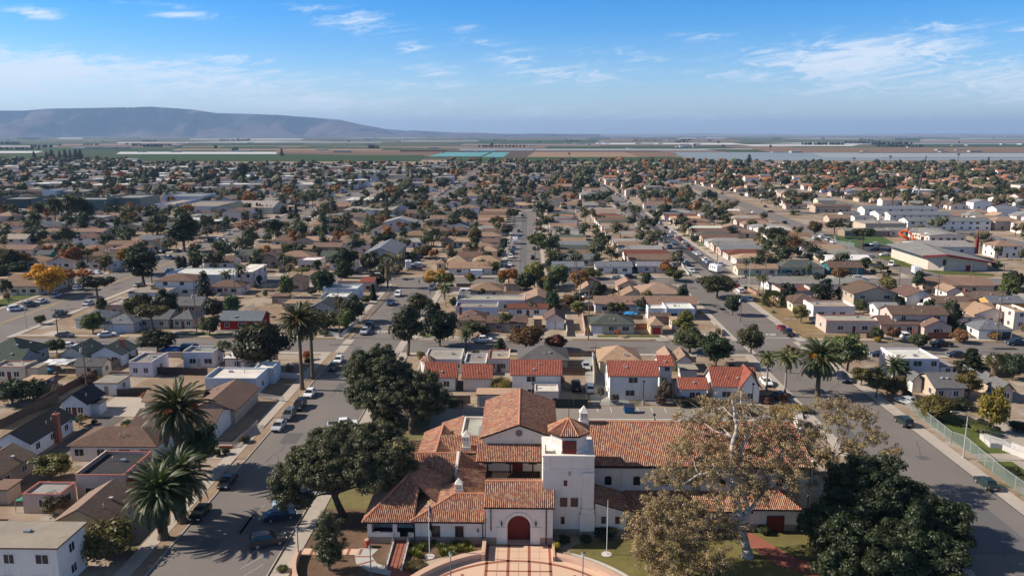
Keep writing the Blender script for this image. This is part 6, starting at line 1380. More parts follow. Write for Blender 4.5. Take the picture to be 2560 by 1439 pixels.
T_=[('bush0','large leafy shrub mass beside the white flat block',1,790,1110,855,390,OL),('round0','small rounded fruit tree with olive leaves beside the pink house',1,370,560,370,300,OL),('bush0','low citrus shrub beside the green tarp',1,400,790,650,200,(.06,.055,.025)),('round1','dark round tree under the tall fruiting palm',1,1420,500,150,330,DK),('bush0','dark bushes at the left edge above the pale blue house',5,120,1390,1160,330,DK),('bush0','dark hedge tree beside the alley fence on the left',5,330,1370,1150,260,DK),('round2','broad dark tree at the left street above the flat cottages',6,200,1080,560,560,(.03,.036,.018)),('round3','dark umbrella tree overhanging the cross street, left',5,1500,905,690,390,(.03,.038,.02)),('airy0','grey leafless bush behind the white flat cottages',5,2130,1000,780,230,(.15,.135,.095)),('round1','dark bushy tree beside the craftsman house',5,540,930,765,190,MG),('bush0','ochre shrub in front of the grey gabled houses',5,600,1020,910,130,(.14,.11,.04)),('bush0','green shrub beside the mossy garage',5,690,1030,930,130,MG),('umb0','olive-leaved street tree with forked trunk, left cross street',5,1450,735,435,350,(.115,.105,.04)),('round4','small round tree in front of the red house',5,1985,750,550,230,(.075,.08,.03)),('round2','small street tree at the broad street corner',5,385,645,545,100,MG),('umb0','dark spreading tree at the broad street below the gold trees',5,930,440,165,370,(.026,.034,.018)),('tall0','tall dark evergreen in the middle of the broad street',5,1365,275,-70,320,(.02,.028,.014)),('round0','golden yellow maple beside the broad street',5,465,375,40,400,GD),('airy0','thin orange tree right of the golden maple',5,660,320,105,190,(.33,.15,.06)),('airy1','second thin orange tree right of the golden maple',5,790,265,100,190,(.33,.16,.07)),('round3','rust orange tree at the left edge above the golden maple',11,130,1330,1140,400,(.15,.07,.02)),('round1','dark trees at the left edge beneath the rust tree',11,190,1390,1240,220,DK),('round2','dark bush at the left edge under the rust tree',11,50,1380,1260,160,DK),('round4','deep red autumn tree on the left',11,705,1300,1090,250,(.17,.065,.02)),('tall1','yellow tree beside the dark evergreen on the left',11,1240,1300,1105,150,(.33,.18,.015)),('tall1','very large dark evergreen by the broad left street',11,1840,1155,755,340,DG),('tall0','large dark evergreen lower left of the broad street',11,1410,1380,1060,310,DG),('round0','olive tree left of the very large evergreen',11,1570,990,850,220,OL),('airy0','brown bare-twigged tree right of the very large evergreen',11,2080,1070,890,170,(.14,.10,.06)),('airy1','big pale bare tree at the left centre',12,100,1050,790,330,(.19,.13,.09)),('round1','dark tree right of the big pale bare tree',12,330,1010,810,210,DG),('round3','ochre topped tree behind the broad street bend',11,1310,910,785,230,(.12,.09,.025)),('round2','dark green tree left of the industrial hall',11,1220,830,735,260,DK),('round4','round green tree at the left edge, middle distance',11,120,940,830,170,MG),('round0','big round dark tree beside the pink house, left of two',12,1040,1360,1095,330,(.022,.034,.014)),('round1','big round dark tree beside the grey warehouse, right of two',12,1310,1370,1140,240,(.022,.032,.014)),('umb0','low olive tree in front of the pink tiled flat house',12,620,1400,1310,210,OL),('tall0','narrow dark tree beside the pink tiled flat house',12,780,1370,1215,100,MG),('airy0','bare brown bush under the fan palm with the skirt',12,1550,1430,1300,150,(.13,.10,.07)),('round0','golden street tree at the junction of the left street',6,1850,300,105,240,(.36,.19,.035)),('round3','dark olive tree above the parked cars of the left street',6,1700,560,335,260,(.055,.058,.02)),('tall1','tall clipped dark tree with forked pale trunk at the corner',6,1590,940,430,340,(.035,.042,.02)),('round2','second dark round-topped tree right of the corner tree',6,1890,850,465,330,(.018,.024,.013)),('round0','dark green tree behind the white pickup',6,2200,760,590,220,MG),('bush0','dark hedge and trees beside the tall slender palms',6,830,700,520,280,(.05,.055,.022)),('round4','green tree beside the utility pole on the left street',6,1000,690,480,220,MG),('cypress0','small dark cypress at the left street',6,1262,420,250,75,DG),('bush0','round clipped bush before the pale green house',6,1190,450,370,90,DK),('round1','dark tree between the white flat houses of the left street',6,680,370,310,100,DK),('bush0','ochre bush beside the white Spanish house',6,1710,985,890,90,(.13,.105,.04)),('bush0','low juniper beds by the storage shed',6,2000,1415,1345,200,(.05,.07,.04)),('round4','large red-brown autumn tree on the cross street',7,430,885,640,360,(.085,.045,.022)),('round3','smaller red autumn tree right of the large one',7,720,890,730,230,(.14,.042,.03)),('conifer0','dark shrub pine left of the red autumn tree',7,195,895,760,170,DG),('umb0','olive flat-topped tree above the red autumn tree',7,210,700,570,240,(.115,.10,.055)),('round0','dark round tree at the head of the alley',7,690,315,140,190,DK),('bush0','dark low tree left of the alley head',7,580,310,205,110,DK),('round2','dark tree among the tan roofs left of the alley',7,490,560,420,130,DK),('airy0','olive tree behind the pale double garage',7,690,540,420,140,OL),('round1','left of two round dark trees behind the cream bungalow',7,1265,560,420,150,(.04,.045,.02)),('round2','right of two round dark trees behind the cream bungalow',7,1480,530,385,170,(.038,.048,.024)),('round4','light green street tree facing the second cross street, left',7,1065,215,110,200,(.085,.09,.035)),('round0','bright round street tree facing the second cross street, right',7,1840,235,105,220,(.065,.08,.022)),('airy1','thin red tree in front of the cream bungalow',7,1300,770,680,80,(.26,.10,.04)),('tall1','tall yellow-green tree beside the red-doored garage',7,1925,780,490,230,(.125,.115,.025)),('round3','broad dark green tree at the right end of the cross street',7,1985,915,655,330,(.05,.06,.028)),('round0','huge dense green tree in front of the right junction',7,2230,1040,700,380,(.03,.045,.018)),('round1','huge dark tree at the upper right street corner',7,2240,400,155,370,(.055,.056,.03)),('round4','green leafy tree at the right street kerb',7,2390,560,340,180,(.038,.05,.025)),('bush0','yellow-green bush beside the left white two-storey house',7,205,1270,1150,190,(.12,.10,.025)),('bush0','dark conical shrub below the right white two-storey house',7,1280,1400,1300,90,(.04,.035,.025)),('round2','dark brown-green tree right of the white two-storey house',7,1755,1390,1155,140,(.05,.045,.03)),('bush0','dark shrub at the parking court edge',7,1690,1400,1305,100,(.045,.035,.028)),('airy0','grey bare shrub beside the white utility van',7,1140,1390,1220,100,(.14,.115,.095)),('round3','dark tree left of the right street junction',8,130,870,590,260,(.045,.055,.03)),('round0','large green street tree at the right junction',8,985,1030,650,360,(.085,.095,.035)),('round4','green street tree on the far side of the right cross street',8,1620,820,670,190,(.05,.065,.03)),('round1','brown-red street tree before the brown plank fence',8,1390,755,610,150,(.13,.075,.05)),('round2','reddish street tree at the red fence',8,1985,770,640,150,(.14,.08,.045)),('bush0','golden round clipped bush on the verge',8,1258,765,712,70,(.17,.13,.02)),('bush0','dark leafy shrub before the peach house',8,1240,730,620,120,MG),('conifer1','large dark conifer before the beige two-storey house',8,800,415,175,190,DG),('round3','dark round tree right of the large conifer',8,970,415,235,200,(.035,.032,.02)),('round4','small green tree in front of the beige two-storey house',8,1100,500,370,100,MG),('round1','round olive tree left of the tall white flat house',8,1110,1150,970,200,(.095,.09,.03)),('tall1','tall olive tree in front of the tall white flat house',8,1240,1260,960,170,(.085,.08,.028)),('round2','broad olive tree beside the right street driveway',8,1400,1250,1040,200,(.09,.085,.03)),('conifer1','dark green cedar at the right',8,2085,1010,800,280,DG),('round0','olive green tree before the fan palm on the right',8,2060,1260,1000,240,(.105,.10,.03)),('round3','yellowing tree at the right edge by the school path',4,1390,480,160,210,(.13,.11,.02)),('round4','dark trees at the right edge behind the bungalow',8,2450,1100,840,220,DK),('round1','dark tree at the right edge near the cedar',8,2380,1020,850,160,(.05,.055,.025)),('round2','small tree on the school lawn behind the mesh fence',4,995,395,230,250,(.11,.10,.03)),('airy1','tan twiggy tree behind the sycamores, beside the orange palm',8,480,1040,760,250,(.16,.12,.06)),('round3','dark green tree at the right edge beside the church',8,2450,290,120,190,(.045,.06,.03)),('umb0','small umbrella tree before the church',8,1305,165,80,120,(.05,.06,.03)),('tall0','slim green tree right of the dark teal house',14,1150,1210,1060,100,MG),('round0','green tree right of the church door',14,2320,1195,1100,110,MG),('round4','big pepper tree in the church car park',14,1515,1090,950,140,(.06,.07,.03)),('umb0','dark umbrella pine on the school lawn',14,1120,1010,800,220,(.028,.045,.018)),('umb0','dark umbrella trees left of the classrooms',14,870,910,745,190,(.035,.05,.022)),('round2','olive trees left of the dark umbrella trees',14,700,880,740,120,(.09,.085,.03)),('round1','large dark tree in the block beside the school street',14,345,965,790,230,(.035,.04,.025)),('round3','dark tree behind the teal-trimmed bungalow',14,790,1130,1020,140,(.035,.045,.022)),('round0','leafy dark tree in the yards behind the striped street houses',14,400,1110,960,190,(.035,.045,.02)),('round4','pale green pepper tree in the middle street',13,580,1120,955,220,(.09,.105,.03)),('umb0','low dark tree at the right kerb of the middle street',13,700,1180,1060,210,(.06,.08,.03)),('round1','dark round tree at the left kerb of the middle street',13,270,990,880,140,(.038,.038,.02)),('tall1','dark evergreen left of the middle street',13,240,1130,1010,110,DG),('round2','rust and green tree left of the middle street',13,180,910,790,150,(.12,.07,.025)),('round3','dark tree at the far end of the middle street',13,335,820,720,110,(.04,.06,.02)),('round0','dark round tree beside the striped street',13,1850,810,655,130,(.035,.05,.025)),('round4','small dark street tree on the striped street lawn',15,515,360,245,120,(.03,.045,.02)),('bush0','leafy bush at the corner lot of the middle street',13,110,1370,1245,210,(.05,.065,.03)),('round1','dark tree left of the blue-grey gabled house',12,1500,790,685,190,DG),('round2','dark tree behind the blue-grey gabled house',12,1690,790,655,170,DG),('round3','dark green tree below the blue-grey gabled house',12,1720,950,840,180,DK),('round0','round dark tree beside the grey house in mid-left',12,1450,1080,950,260,(.035,.05,.02)),('tall0','vine-clad tall tree left of the middle street',12,2340,1180,880,150,(.09,.085,.035)),('round4','olive trees in the yard left of the vine-clad tree',12,1820,1220,1080,210,(.06,.06,.022)),('tall1','pale green tree rising behind the olive yard trees',12,1930,1110,920,140,(.085,.09,.03)),('tall0','tall pale green tree behind the pink tiled house',12,490,1180,1060,190,(.085,.095,.03)),('conifer0','dark pine before the white hall',5,1940,390,110,210,(.022,.03,.02)),('round1','dark bush left of the pine before the white hall',5,1730,350,240,150,(.03,.036,.02)),('round2','grey-green tree before the beige flat house',5,1500,400,285,160,(.07,.075,.04)),('tall0','huge dark cypress-like tree far left of centre',12,30,470,250,130,DG),('tall1','pale leafless poplar beside the huge dark tree, far left',11,2340,470,355,150,(.17,.14,.10)),('conifer1','tall araucaria before the far fields, left of centre',12,418,200,110,45,DG),('conifer1','tall araucaria before the far fields, right of centre',14,115,250,155,65,DG),('conifer0','slender araucaria before the far fields, far right',14,2240,270,175,35,DG),('round0','left dark red tree on the far right',14,1085,480,395,110,(.10,.03,.03)),('round1','large dark red tree on the far right',14,1240,500,400,150,(.10,.03,.03)),('round2','small dark red tree on the far right',14,1480,530,465,110,(.11,.03,.03)),('round3','orange-red tree in the far left',11,1220,450,345,170,(.25,.09,.03)),('round4','smaller orange tree at the far left',11,285,430,345,90,(.25,.10,.04)),('round0','dark rounded oak in the right distance',14,735,340,265,160,DK),('round1','dark rounded oak left in the right distance',14,380,540,440,180,DK)]
for (k,lb,c,xb,yb,yt,w,col)in T_:tr(k,lb,c,xb,yb,yt,w,col)
CY='dark cypresses in a line beside the car yard'
for i,(x_,yt)in enumerate([(175,655),(203,665),(228,680),(270,680),(312,685),(430,690),(455,690),(505,695),(560,690)]):
 tr('cypress0',f'{ORD[i]} dark cypress from the left beside the car yard',12,x_,775,yt,45,DG,group=CY)
FK=[(r,g)for r,g in (('far dark conifer cluster',0),)]
for i,(x_,yt,w)in enumerate([(345,145,60),(470,150,70),(520,125,80),(600,140,50),(655,125,60),(705,130,50),(760,120,70),(805,120,70),(225,200,60),(1260,200,50)]):
 tr('conifer1',f'{ORD[i]} dark conifer from the left before the far left fields',11,x_,240,yt,w,DG,group='conifers before the far left fields')
ntree=len([o for o in COL.objects if o.parent is None and o.get('category')in ('tree','palm tree')])
# ---- trees in the yards of the far blocks
COLS=[(DK,'dark green',5),(MG,'mid green',4),(OL,'olive',5),((.035,.045,.02),'deep green',4),((.16,.10,.03),'ochre',1.2),((.20,.085,.03),'rust',.8),((.12,.11,.08),'grey',.8),(DG,'blackish',2)]
KN=['round0','round1','round2','round3','round4','airy0','tall0','tall1','umb0','bush0']
KW={'round':'round','airy':'sparse','tall':'upright','umb':'flat-topped','bush':'bushy'}
tc_=[];y=215.0;RT_=random.Random(11)
while y<1590:
 W2=y*.68+30;x=-W2
 while x<W2:
  ok,px=visible(x,y)
  if ok and y<(1420 if px>1100 else 1380 if px>330 else 1580)and RT_.random()<(.74 if y>300 else .62):tc_.append((x+RT_.uniform(-3,3),y+RT_.uniform(-4,4),px))
  x+=RT_.uniform(7,15)*(1.0 if y<700 else 1.25)
 y+=9.5
TFOOT=[(o.location.x,o.location.y)for o in COL.objects if o.parent is None and o.get('category')in ('tree','palm tree')]
FART=[]
for q in ((14,1130,850,2300,655),(14,820,985,1850,890),(14,1560,1260,2330,1200),(7,200,1420,2600,1290),(7,600,820,830,700),(8,760,760,1300,680)):u,v=GC(q[0],q[1],q[2]),GC(q[0],q[3],q[4]);ROADS.append((min(u[0],v[0]),u[1],max(u[0],v[0]),v[1]))
LM2=[(o['label'],o.location.x,o.location.y)for o in COL.objects if o.parent is None and o.get('category')=='house' and o.location.y<340 and len(o['label'].split())<7]
def where2(x,y):
 nm,lx,ly=min(LM2,key=lambda q:(q[1]-x)**2+(q[2]-y)**2);return ('left of ' if x<lx else 'right of ')+'the '+nm if abs(x-lx)>abs(y-ly)else ('behind ' if y>ly else 'before ')+'the '+nm
def inhouse(x,y,g=.8):return any(a-g<x<c+g and b-g<y<d+g for a,b,c,d in FOOT)
for (x,y,px)in tc_:
 if inhouse(x,y)or onroad(x,y,x,y,1.0):continue
 h=RT_.choice([3.2,4,5,6,6.5,7.5,8.5,10,12 if y>350 else 6]);w=h*RT_.uniform(.5,1.35);
 if ntree<298:
  k=RT_.choice(KN);col,cn,_=RT_.choices(COLS,[q[2]for q in COLS])[0];w=min(w,9)
  tree(k,uniq(f'{cn} {KW[k.rstrip("0123456789")]} yard tree',where(x,y)),x,y,h,w,tuple(c*RT_.uniform(.85,1.2)for c in col),group='yard trees of the far blocks');ntree+=1
 else :FART.append((x,y,h,w,px))
SH=0
while SH<190:
 y=104+230*RT_.random()**.8;x=RT_.uniform(-.68,.68)*y;ok,px=visible(x,y,0)
 if not ok or inhouse(x,y,.7)or onroad(x,y,x,y,2.6)or (-32<x<76 and y<156)or (x>56 and y<145)or (-86<x<-50 and 157<y<171):continue
 h=RT_.uniform(.8,2.6);w=h*RT_.uniform(1.0,1.8);col,cn,_=RT_.choice(COLS)
 o=tree(RT_.choice(['bush0','round2','airy1','bush0']),uniq(f'{cn} {"low" if h < 1.4 else "waist-high" if h < 2 else "tall"} yard shrub',where2(x,y)),x,y,h,w,tuple(c*RT_.uniform(.85,1.3)for c in col),'shrub','yard shrubs between the houses',name='shrub');SH+=1
 # a belt of gold trees along the town's far edge
for i in range(46):px=1120+i*17+RT_.uniform(-6,6);x,y=G(px,409+RT_.uniform(-1,5));FART.append((x,y,RT_.uniform(9,14),RT_.uniform(10,16),px if RT_.random()<.5 else -1))
def far_trees():
 groups={}
 for (x,y,h,w,px)in FART:
  r=RT_.random();k=0 if r<.46 else 1 if r<.74 else 2 if r<(.90 if px<1300 else .95)else 3
  if px==-1:k=3
  groups.setdefault(k,[]).append((x,y,h,w))
 for k,(col,nm)in enumerate([((.045,.055,.028),'dark green'),((.085,.09,.044),'olive green'),((.145,.125,.07),'dry olive'),((.25,.105,.03),'golden autumn')]):
  rng=random.Random(90+k);mb=MB()
  for (x,y,h,w)in groups.get(k,[]):
   near_=y<760;n=6 if near_ else 3
   for j in range(n):
    r=w*.5*rng.uniform(.34,.56)if near_ else w*.5*rng.uniform(.45,.72);a=rng.uniform(0,6.28);q=w*(.30 if near_ else .27)*(j>0)*rng.uniform(.7,1.2);c=(x+math.cos(a)*q,y+math.sin(a)*q,h*rng.uniform(.42,.80));cv=rng.uniform(.2,.8);mb.val=cv*.6
    k_=.66 if near_ else .95;mb.ball(c,r*k_,r*k_,r*.8*k_,7,5,.28,rng)
    for _ in range(int(30+900*r/y*6)if near_ else 9):
     d=Vector((rng.gauss(0,1),rng.gauss(0,1),rng.gauss(.25,.8))).normalized();card(mb,Vector(c)+d*r*rng.uniform(.75,1.2),(d+Vector((rng.uniform(-.7,.7),rng.uniform(-.7,.7),rng.uniform(-.2,.8)))).normalized(),.42 if near_ else .75,rng,min(1,max(0,cv+rng.uniform(-.35,.35))))
   mb.val=.2;mb.tube((x,y,0),(x,y,h*.5),.22,.15,5,False)
  tag(mb.build('distant_trees',leaf_m,color=col,attr=True),f'mass of {nm} trees scattered through the far town','trees',kind='stuff')
far_trees()
# ================================================================ vehicles
paint=mat('car paint',objcol=True,var=0,rough=.32,spec=.5);tyre_m=mat('tyre rubber',(.016,.016,.017),rough=.8,var=0);rim_m=mat('wheel rim',(.40,.40,.41),rough=.4,metal=.5,var=0)
lampw=mat('headlamp',(.7,.7,.68),rough=.2,var=0);lampr=mat('tail lamp',(.30,.012,.01),rough=.3,var=0);carglass=mat('car glass',(.018,.022,.027),rough=.08,spec=.6,var=0)
def prof(mb,poly,w,inset=.06,wtop=None):
 "side profile (y, z) swept across, with a rounded shoulder"
 n=len(poly);cy=sum(p[0]for p in poly)/n;cz=sum(p[1]for p in poly)/n
 rings=[]
 for sx,k in ((-1,1),(-1,0),(1,0),(1,1)):
  ring=[]
  for (y,z)in poly:
   ww=w/2
   if wtop is not None:
    zs=[p[1]for p in poly];t=(z-min(zs))/(max(zs)-min(zs));ww=w/2+(wtop/2-w/2)*t
   f=1-(.05 if k else 0);ring.append((sx*(ww-(0 if k else inset)),cy+(y-cy)*f,cz+(z-cz)*f))
  rings.append(ring)
 i=0;vs=[p for r in rings for p in r];fs=[tuple(range(n)),tuple(range(4*n-1,3*n-1,-1))]
 for r in range(3):fs+=[(r*n+(k+1)%n,r*n+k,(r+1)*n+k,(r+1)*n+(k+1)%n)for k in range(n)]
 mb.mesh(vs,fs)
SPEC={'sedan':([(-2.3,.32),(-2.32,.78),(-2.15,.98),(-1.5,1.02),(1.0,.98),(2.05,.84),(2.3,.66),(2.3,.32),(1.9,.24),(-1.9,.24)],[(-1.8,1.0),(-1.1,1.42),(.25,1.44),(1.15,.97)],1.8,(-1.25,1.40,.35),1.38,.33),'suv':([(-2.35,.40),(-2.38,.9),(-2.3,1.12),(-1.5,1.16),(1.0,1.12),(2.1,1.0),(2.35,.78),(2.35,.40),(1.9,.30),(-1.9,.30)],[(-2.25,1.14),(-1.95,1.70),(.2,1.74),(1.0,1.10)],1.9,(-2.0,1.69,.3),1.42,.37),'pickup':([(-2.85,.5),(-2.85,1.08),(-.75,1.10),(-.7,1.16),(1.3,1.16),(2.6,1.06),(2.8,.82),(2.8,.46),(2.2,.38),(-2.3,.42)],[(-.72,1.14),(-.6,1.78),(.75,1.80),(1.45,1.14)],1.95,(-.65,1.76,.85),1.75,.40),'van':([(-2.5,.40),(-2.52,1.1),(-2.5,1.25),(1.5,1.22),(2.3,1.05),(2.5,.8),(2.5,.4),(2.0,.3),(-2.0,.3)],[(-2.48,1.22),(-2.38,1.98),(1.0,2.0),(1.75,1.18)],1.95,(-2.42,1.95,1.1),1.55,.36)}
VM={}
def car_parts(kind):
 if kind in VM:return VM[kind]
 bp,cp,w,(ry0,rz,ry1),wy,wr=SPEC[kind];D={}
 mb=MB();mb.smooth=False;prof(mb,bp,w)
 top=max(p[1]for p in cp)
 zb=cp[0][1];wt=w*.74
 mb.mesh([(-wt/2,ry0,rz),(wt/2,ry0,rz),(wt/2,ry1,rz+.02),(-wt/2,ry1,rz+.02),(-wt/2+.05,ry0+.06,rz+.075),(wt/2-.05,ry0+.06,rz+.075),(wt/2-.05,ry1-.08,rz+.085),(-wt/2+.05,ry1-.08,rz+.085)],[(4,5,6,7),(0,1,5,4),(1,2,6,5),(2,3,7,6),(3,0,4,7)])
 for sx in (-1,1):
  for y0,y1 in ((cp[0][0]+.02,ry0+.03),(cp[3][0]-.03,ry1)):mb.tube((sx*w*.455,y0,zb),(sx*wt/2*.97,y1,rz+.02),.045,.045,5)
  mb.tube((sx*w*.46,(cp[0][0]+cp[3][0])/2+.05,zb),(sx*wt/2*.98,(ry0+ry1)/2,rz+.02),.04,.04,5)
  mb.box(min(sx*w*.5,sx*(w*.5+.16)),cp[3][0]-.45,zb+.02,max(sx*w*.5,sx*(w*.5+.16)),cp[3][0]-.3,zb+.16)
 if kind=='pickup':
  pass
 D['body']=mb
 g=MB();n=4;prof(g,[(y,min(z,rz+.01))for y,z in cp],w*.90,.02,w*.70);D['window']=g
 if kind=='pickup':
  b=MB();b.box(-w/2+.14,-2.72,1.095,w/2-.14,-.82,1.115);D['bed']=b
 h=MB();t=MB()
 ye=bp[7][0]if kind!='van' else 2.5
 for sx in (-1,1):
  hb=MB()
 D['lights']=(w,max(p[0]for p in bp),min(p[0]for p in bp),.62 if kind=='sedan' else .82)
 D['wheel']=(w,wy,wr);VM[kind]=D;return D
def wheel_mesh(mb,x,y,r,w=.24):mb.tube((x-w/2,y,r),(x+w/2,y,r),r,r,16)
NEARM={}
def car(kind,col,label,x,y,rz,near,cat=None,group=None):
 D=car_parts(kind);cat=cat or {'sedan':'car','suv':'car','pickup':'pickup truck','van':'van'}[kind];nm={'sedan':'parked_car','suv':'parked_car','pickup':'pickup_truck','van':'van'}[kind]
 w,wy,wr=D['wheel'];W3,yf,yr,lz=D['lights']
 if not near:
  if ('far',kind)not in NEARM:
   mb=MB();B=D['body'];mb.mesh(B.v,B.f);mb.cur=1;mb.mesh(D['window'].v,D['window'].f)
   mb.cur=2
   for sx in (-1,1):
    for sy in (-1,1):wheel_mesh(mb,sx*(w/2-.11),sy*wy,wr)
   if 'bed' in D:mb.mesh(D['bed'].v,D['bed'].f)
   NEARM['far',kind]=mb.data(nm,[paint,carglass,tyre_m])
  o=link(nm,NEARM['far',kind],None,(x,y,.035),col);o.rotation_euler=(0,0,rz);return tag(o,label,cat,group)
 o=empty(nm,(x,y,.035),label,cat,group,rz=rz)
 if kind not in NEARM:
  M={};M['body']=D['body'].data('body',paint);M['window']=D['window'].data('window',carglass)
  if 'bed' in D:M['bed']=D['bed'].data('bed',tyre_m)
  mb=MB();wheel_mesh(mb,0,0,wr);M['wheel']=mb.data('wheel',tyre_m)
  mb=MB();mb.tube((-.13,0,wr),(.13,0,wr),wr*.62,wr*.62,12);M['rim']=mb.data('rim',rim_m)
  mb=MB();mb.box(-.2,-.05,-.08,.2,.02,.08);M['headlight']=mb.data('headlight',lampw);mb=MB();mb.box(-.16,-.02,-.1,.16,.05,.1);M['tail_light']=mb.data('tail_light',lampr)
  mb=MB();mb.box(-.55,yf-.02,lz-.28,.55,yf+.015,lz-.08);M['grille']=mb.data('grille',tyre_m)
  mb=MB();mb.box(-.26,yr-.02,lz-.1,.26,yr+.02,lz+.04);M['licence_plate']=mb.data('licence_plate',lampw)
  NEARM[kind]=M
 M=NEARM[kind]
 link('body',M['body'],o,color=col);link('window',M['window'],o);link('grille',M['grille'],o);link('licence_plate',M['licence_plate'],o)
 if 'bed' in M:link('bed',M['bed'],o)
 for sx in (-1,1):
  for sy in (-1,1):
   q=link('wheel',M['wheel'],o,(sx*(w/2-.11),sy*wy,0));link('rim',M['rim'],q)
  link('headlight',M['headlight'],o,(sx*(W3/2-.3),yf,lz));link('tail_light',M['tail_light'],o,(sx*(W3/2-.24),yr,lz+.05))
 return o
CC={'w':(.74,.74,.74),'s':(.42,.43,.45),'k':(.012,.013,.015),'g':(.11,.115,.12),'b':(.03,.07,.16),'n':(.015,.025,.05),'r':(.22,.012,.014),'d':(.02,.035,.03),'t':(.35,.29,.22),'p':(.055,.045,.04),'c':(.10,.22,.36),'l':(.30,.38,.46)}
CN={'w':'white','s':'silver','k':'black','g':'grey','b':'blue','n':'navy','r':'dark red','d':'dark green','t':'tan','p':'dark brown','c':'light blue','l':'pale blue'}
KD={'sedan':'sedan','suv':'SUV','pickup':'pickup truck','van':'van'}
CARS=[('sedan','s',1,1983,185,180,'at the left kerb next to the iron fence'),('suv','g',1,2055,110,180,'at the left kerb, middle of three near the slender palm'),('suv','k',1,2130,40,180,'at the left kerb just below the white sedan by the slender palm'),('sedan','k',1,1618,580,180,'alone at the left kerb in front of the tree shadow'),('sedan','k',1,1425,800,180,'half hidden behind the stout date palms'),('sedan','w',6,662,1300,180,'at the foot of the tall slender palm'),('sedan','w',6,935,985,180,'at the left kerb just below the street crossing'),('sedan','d',6,885,1050,180,'at the left kerb behind the white sedan below the crossing'),('pickup','s',6,1185,715,180,'at the left kerb just above the crossing'),('pickup','d',6,1228,665,180,'at the left kerb ahead of the silver pickup above the crossing'),('pickup','b',6,1427,445,180,'at the left kerb before the clipped bushes'),('suv','w',6,1497,365,180,'at the left kerb near the fan palm'),('pickup','s',6,1820,300,0,'under the golden street tree'),('sedan','k',1,2085,668,-72,'nosed to the kerb under the leaning oak'),('sedan','l',1,2055,735,-72,'nosed to the kerb beside the oak, between two dark ones'),('sedan','n',1,1990,820,-66,'nosed to the kerb below the oak'),('suv','p',1,1905,1000,-66,'nosed to the kerb nearest the seat wall'),('pickup','w',1,2440,178,-76,'with open bed turning off the street by the oaks'),('suv','w',5,155,500,-38,'nearest at the far kerb of the broad street'),('suv','g',5,280,460,0,'second at the far kerb of the broad street'),('sedan','w',5,390,430,0,'third at the far kerb of the broad street'),('suv','s',5,530,375,0,'below the golden maple on the broad street'),('suv','w',5,745,305,0,'under the thin orange trees'),('sedan','s',5,835,450,180,'on the near kerb of the broad street beside the pylon'),('pickup','k',5,570,555,180,'on the near side of the broad street'),('sedan','s',5,1310,275,180,'beside the dark evergreen on the broad street'),('sedan','g',5,615,750,-90,'on the cross street before the brown verge'),('sedan','w',5,1015,745,-60,'in the driveway mouth before the white garage door'),('sedan','w',5,660,850,-90,'behind the ochre shrub on the cross street, left'),('sedan','s',5,970,870,-90,'peeping over the two grey gables'),('van','k',5,1815,885,-90,'beside the blue tarp on the cross street'),('sedan','s',7,1005,1045,180,'in the concrete drive between the tiled houses'),('suv','w',7,1040,1255,0,'in the drive behind the dumpster fence'),('pickup','k',7,910,1235,0,'with a small trailer beside the white SUV in the drive'),('sedan','s',7,1300,205,-90,'first of three on the second cross street'),('suv','k',7,1425,200,-90,'second of three on the second cross street'),('sedan','c',7,1585,208,-90,'third of three on the second cross street'),('van','w',7,765,445,0,'with box roof in the alley beside the tan gable'),('sedan','g',7,605,100,90,'in the drive of the pinkish grey-roofed house'),('suv','s',7,1015,470,-90,'under the cover beside the alley fence'),('pickup','w',7,20,800,-90,'on the cross street beside the dark bush'),('sedan','w',7,1020,385,-60,'in the yard behind the orange fence'),('suv','n',8,955,1090,180,'at the right kerb below the orange-fruited palm'),('pickup','k',8,1820,785,90,'parked before the autumn trees on the right cross street'),('sedan','r',8,408,640,0,'at the kerb ahead of the black pickup, right street'),('pickup','k',8,465,685,0,'at the kerb behind the dark red car, right street'),('sedan','w',8,115,380,0,'at the kerb below the jeep, right street'),('suv','w',8,38,310,0,'at the kerb beside the brick corner wall'),('sedan','r',8,5,270,0,'at the top end of the right street'),('suv','w',8,1487,710,0,'on the pavement between two street trees'),('suv','w',8,1685,440,60,'before the white gabled garage with the boat'),('suv','w',8,1095,200,-90,'on the second cross street before the teal house'),('suv','s',8,950,195,-90,'left of the white SUV before the teal house'),('van','w',8,1380,75,150,'driving past the church lawn'),('pickup','n',8,2500,775,90,'at the right edge on the cross street'),('sedan','n',8,1280,875,90,'left of the tall white flat house'),('sedan','n',8,1960,878,90,'right of the tall white flat house'),('sedan','s',8,1515,1285,30,'in the drive behind the mesh fence end'),('sedan','w',8,268,1120,180,'between the feather palms and the red gable'),('sedan','w',8,765,580,-90,'beside the peach Spanish house'),('sedan','k',8,395,1240,-60,'in shadow below the feather palms'),('suv','d',4,800,412,0,'at the right kerb beside the mesh fence'),('sedan','d',4,1352,822,0,'at the right kerb next to the long mesh fence, nearest'),('sedan','r',15,1515,770,180,'in the drive of the cream corner house'),('pickup','k',15,1770,760,180,'in the teal bungalow drive, left one'),('suv','k',15,1880,765,180,'in the teal bungalow drive, right one'),('sedan','s',15,1535,830,-90,'on the second cross street before the drives'),('pickup','w',15,850,650,-90,'with utility box parked on the striped street corner lot'),('sedan','n',12,1010,1400,30,'beside the small lawn of the dark trees'),('suv','w',12,1350,1400,90,'on the cross street behind the red tile roof'),('sedan','s',12,790,1425,90,'under a cover on the cross street')]
for (k,c,cr,x,y,hd,pl_)in CARS:
 X,Y=GC(cr,x,y,.5);car(k,CC[c],f'{CN[c]} {KD[k]} {pl_}',X,Y,R(hd),Y<330)
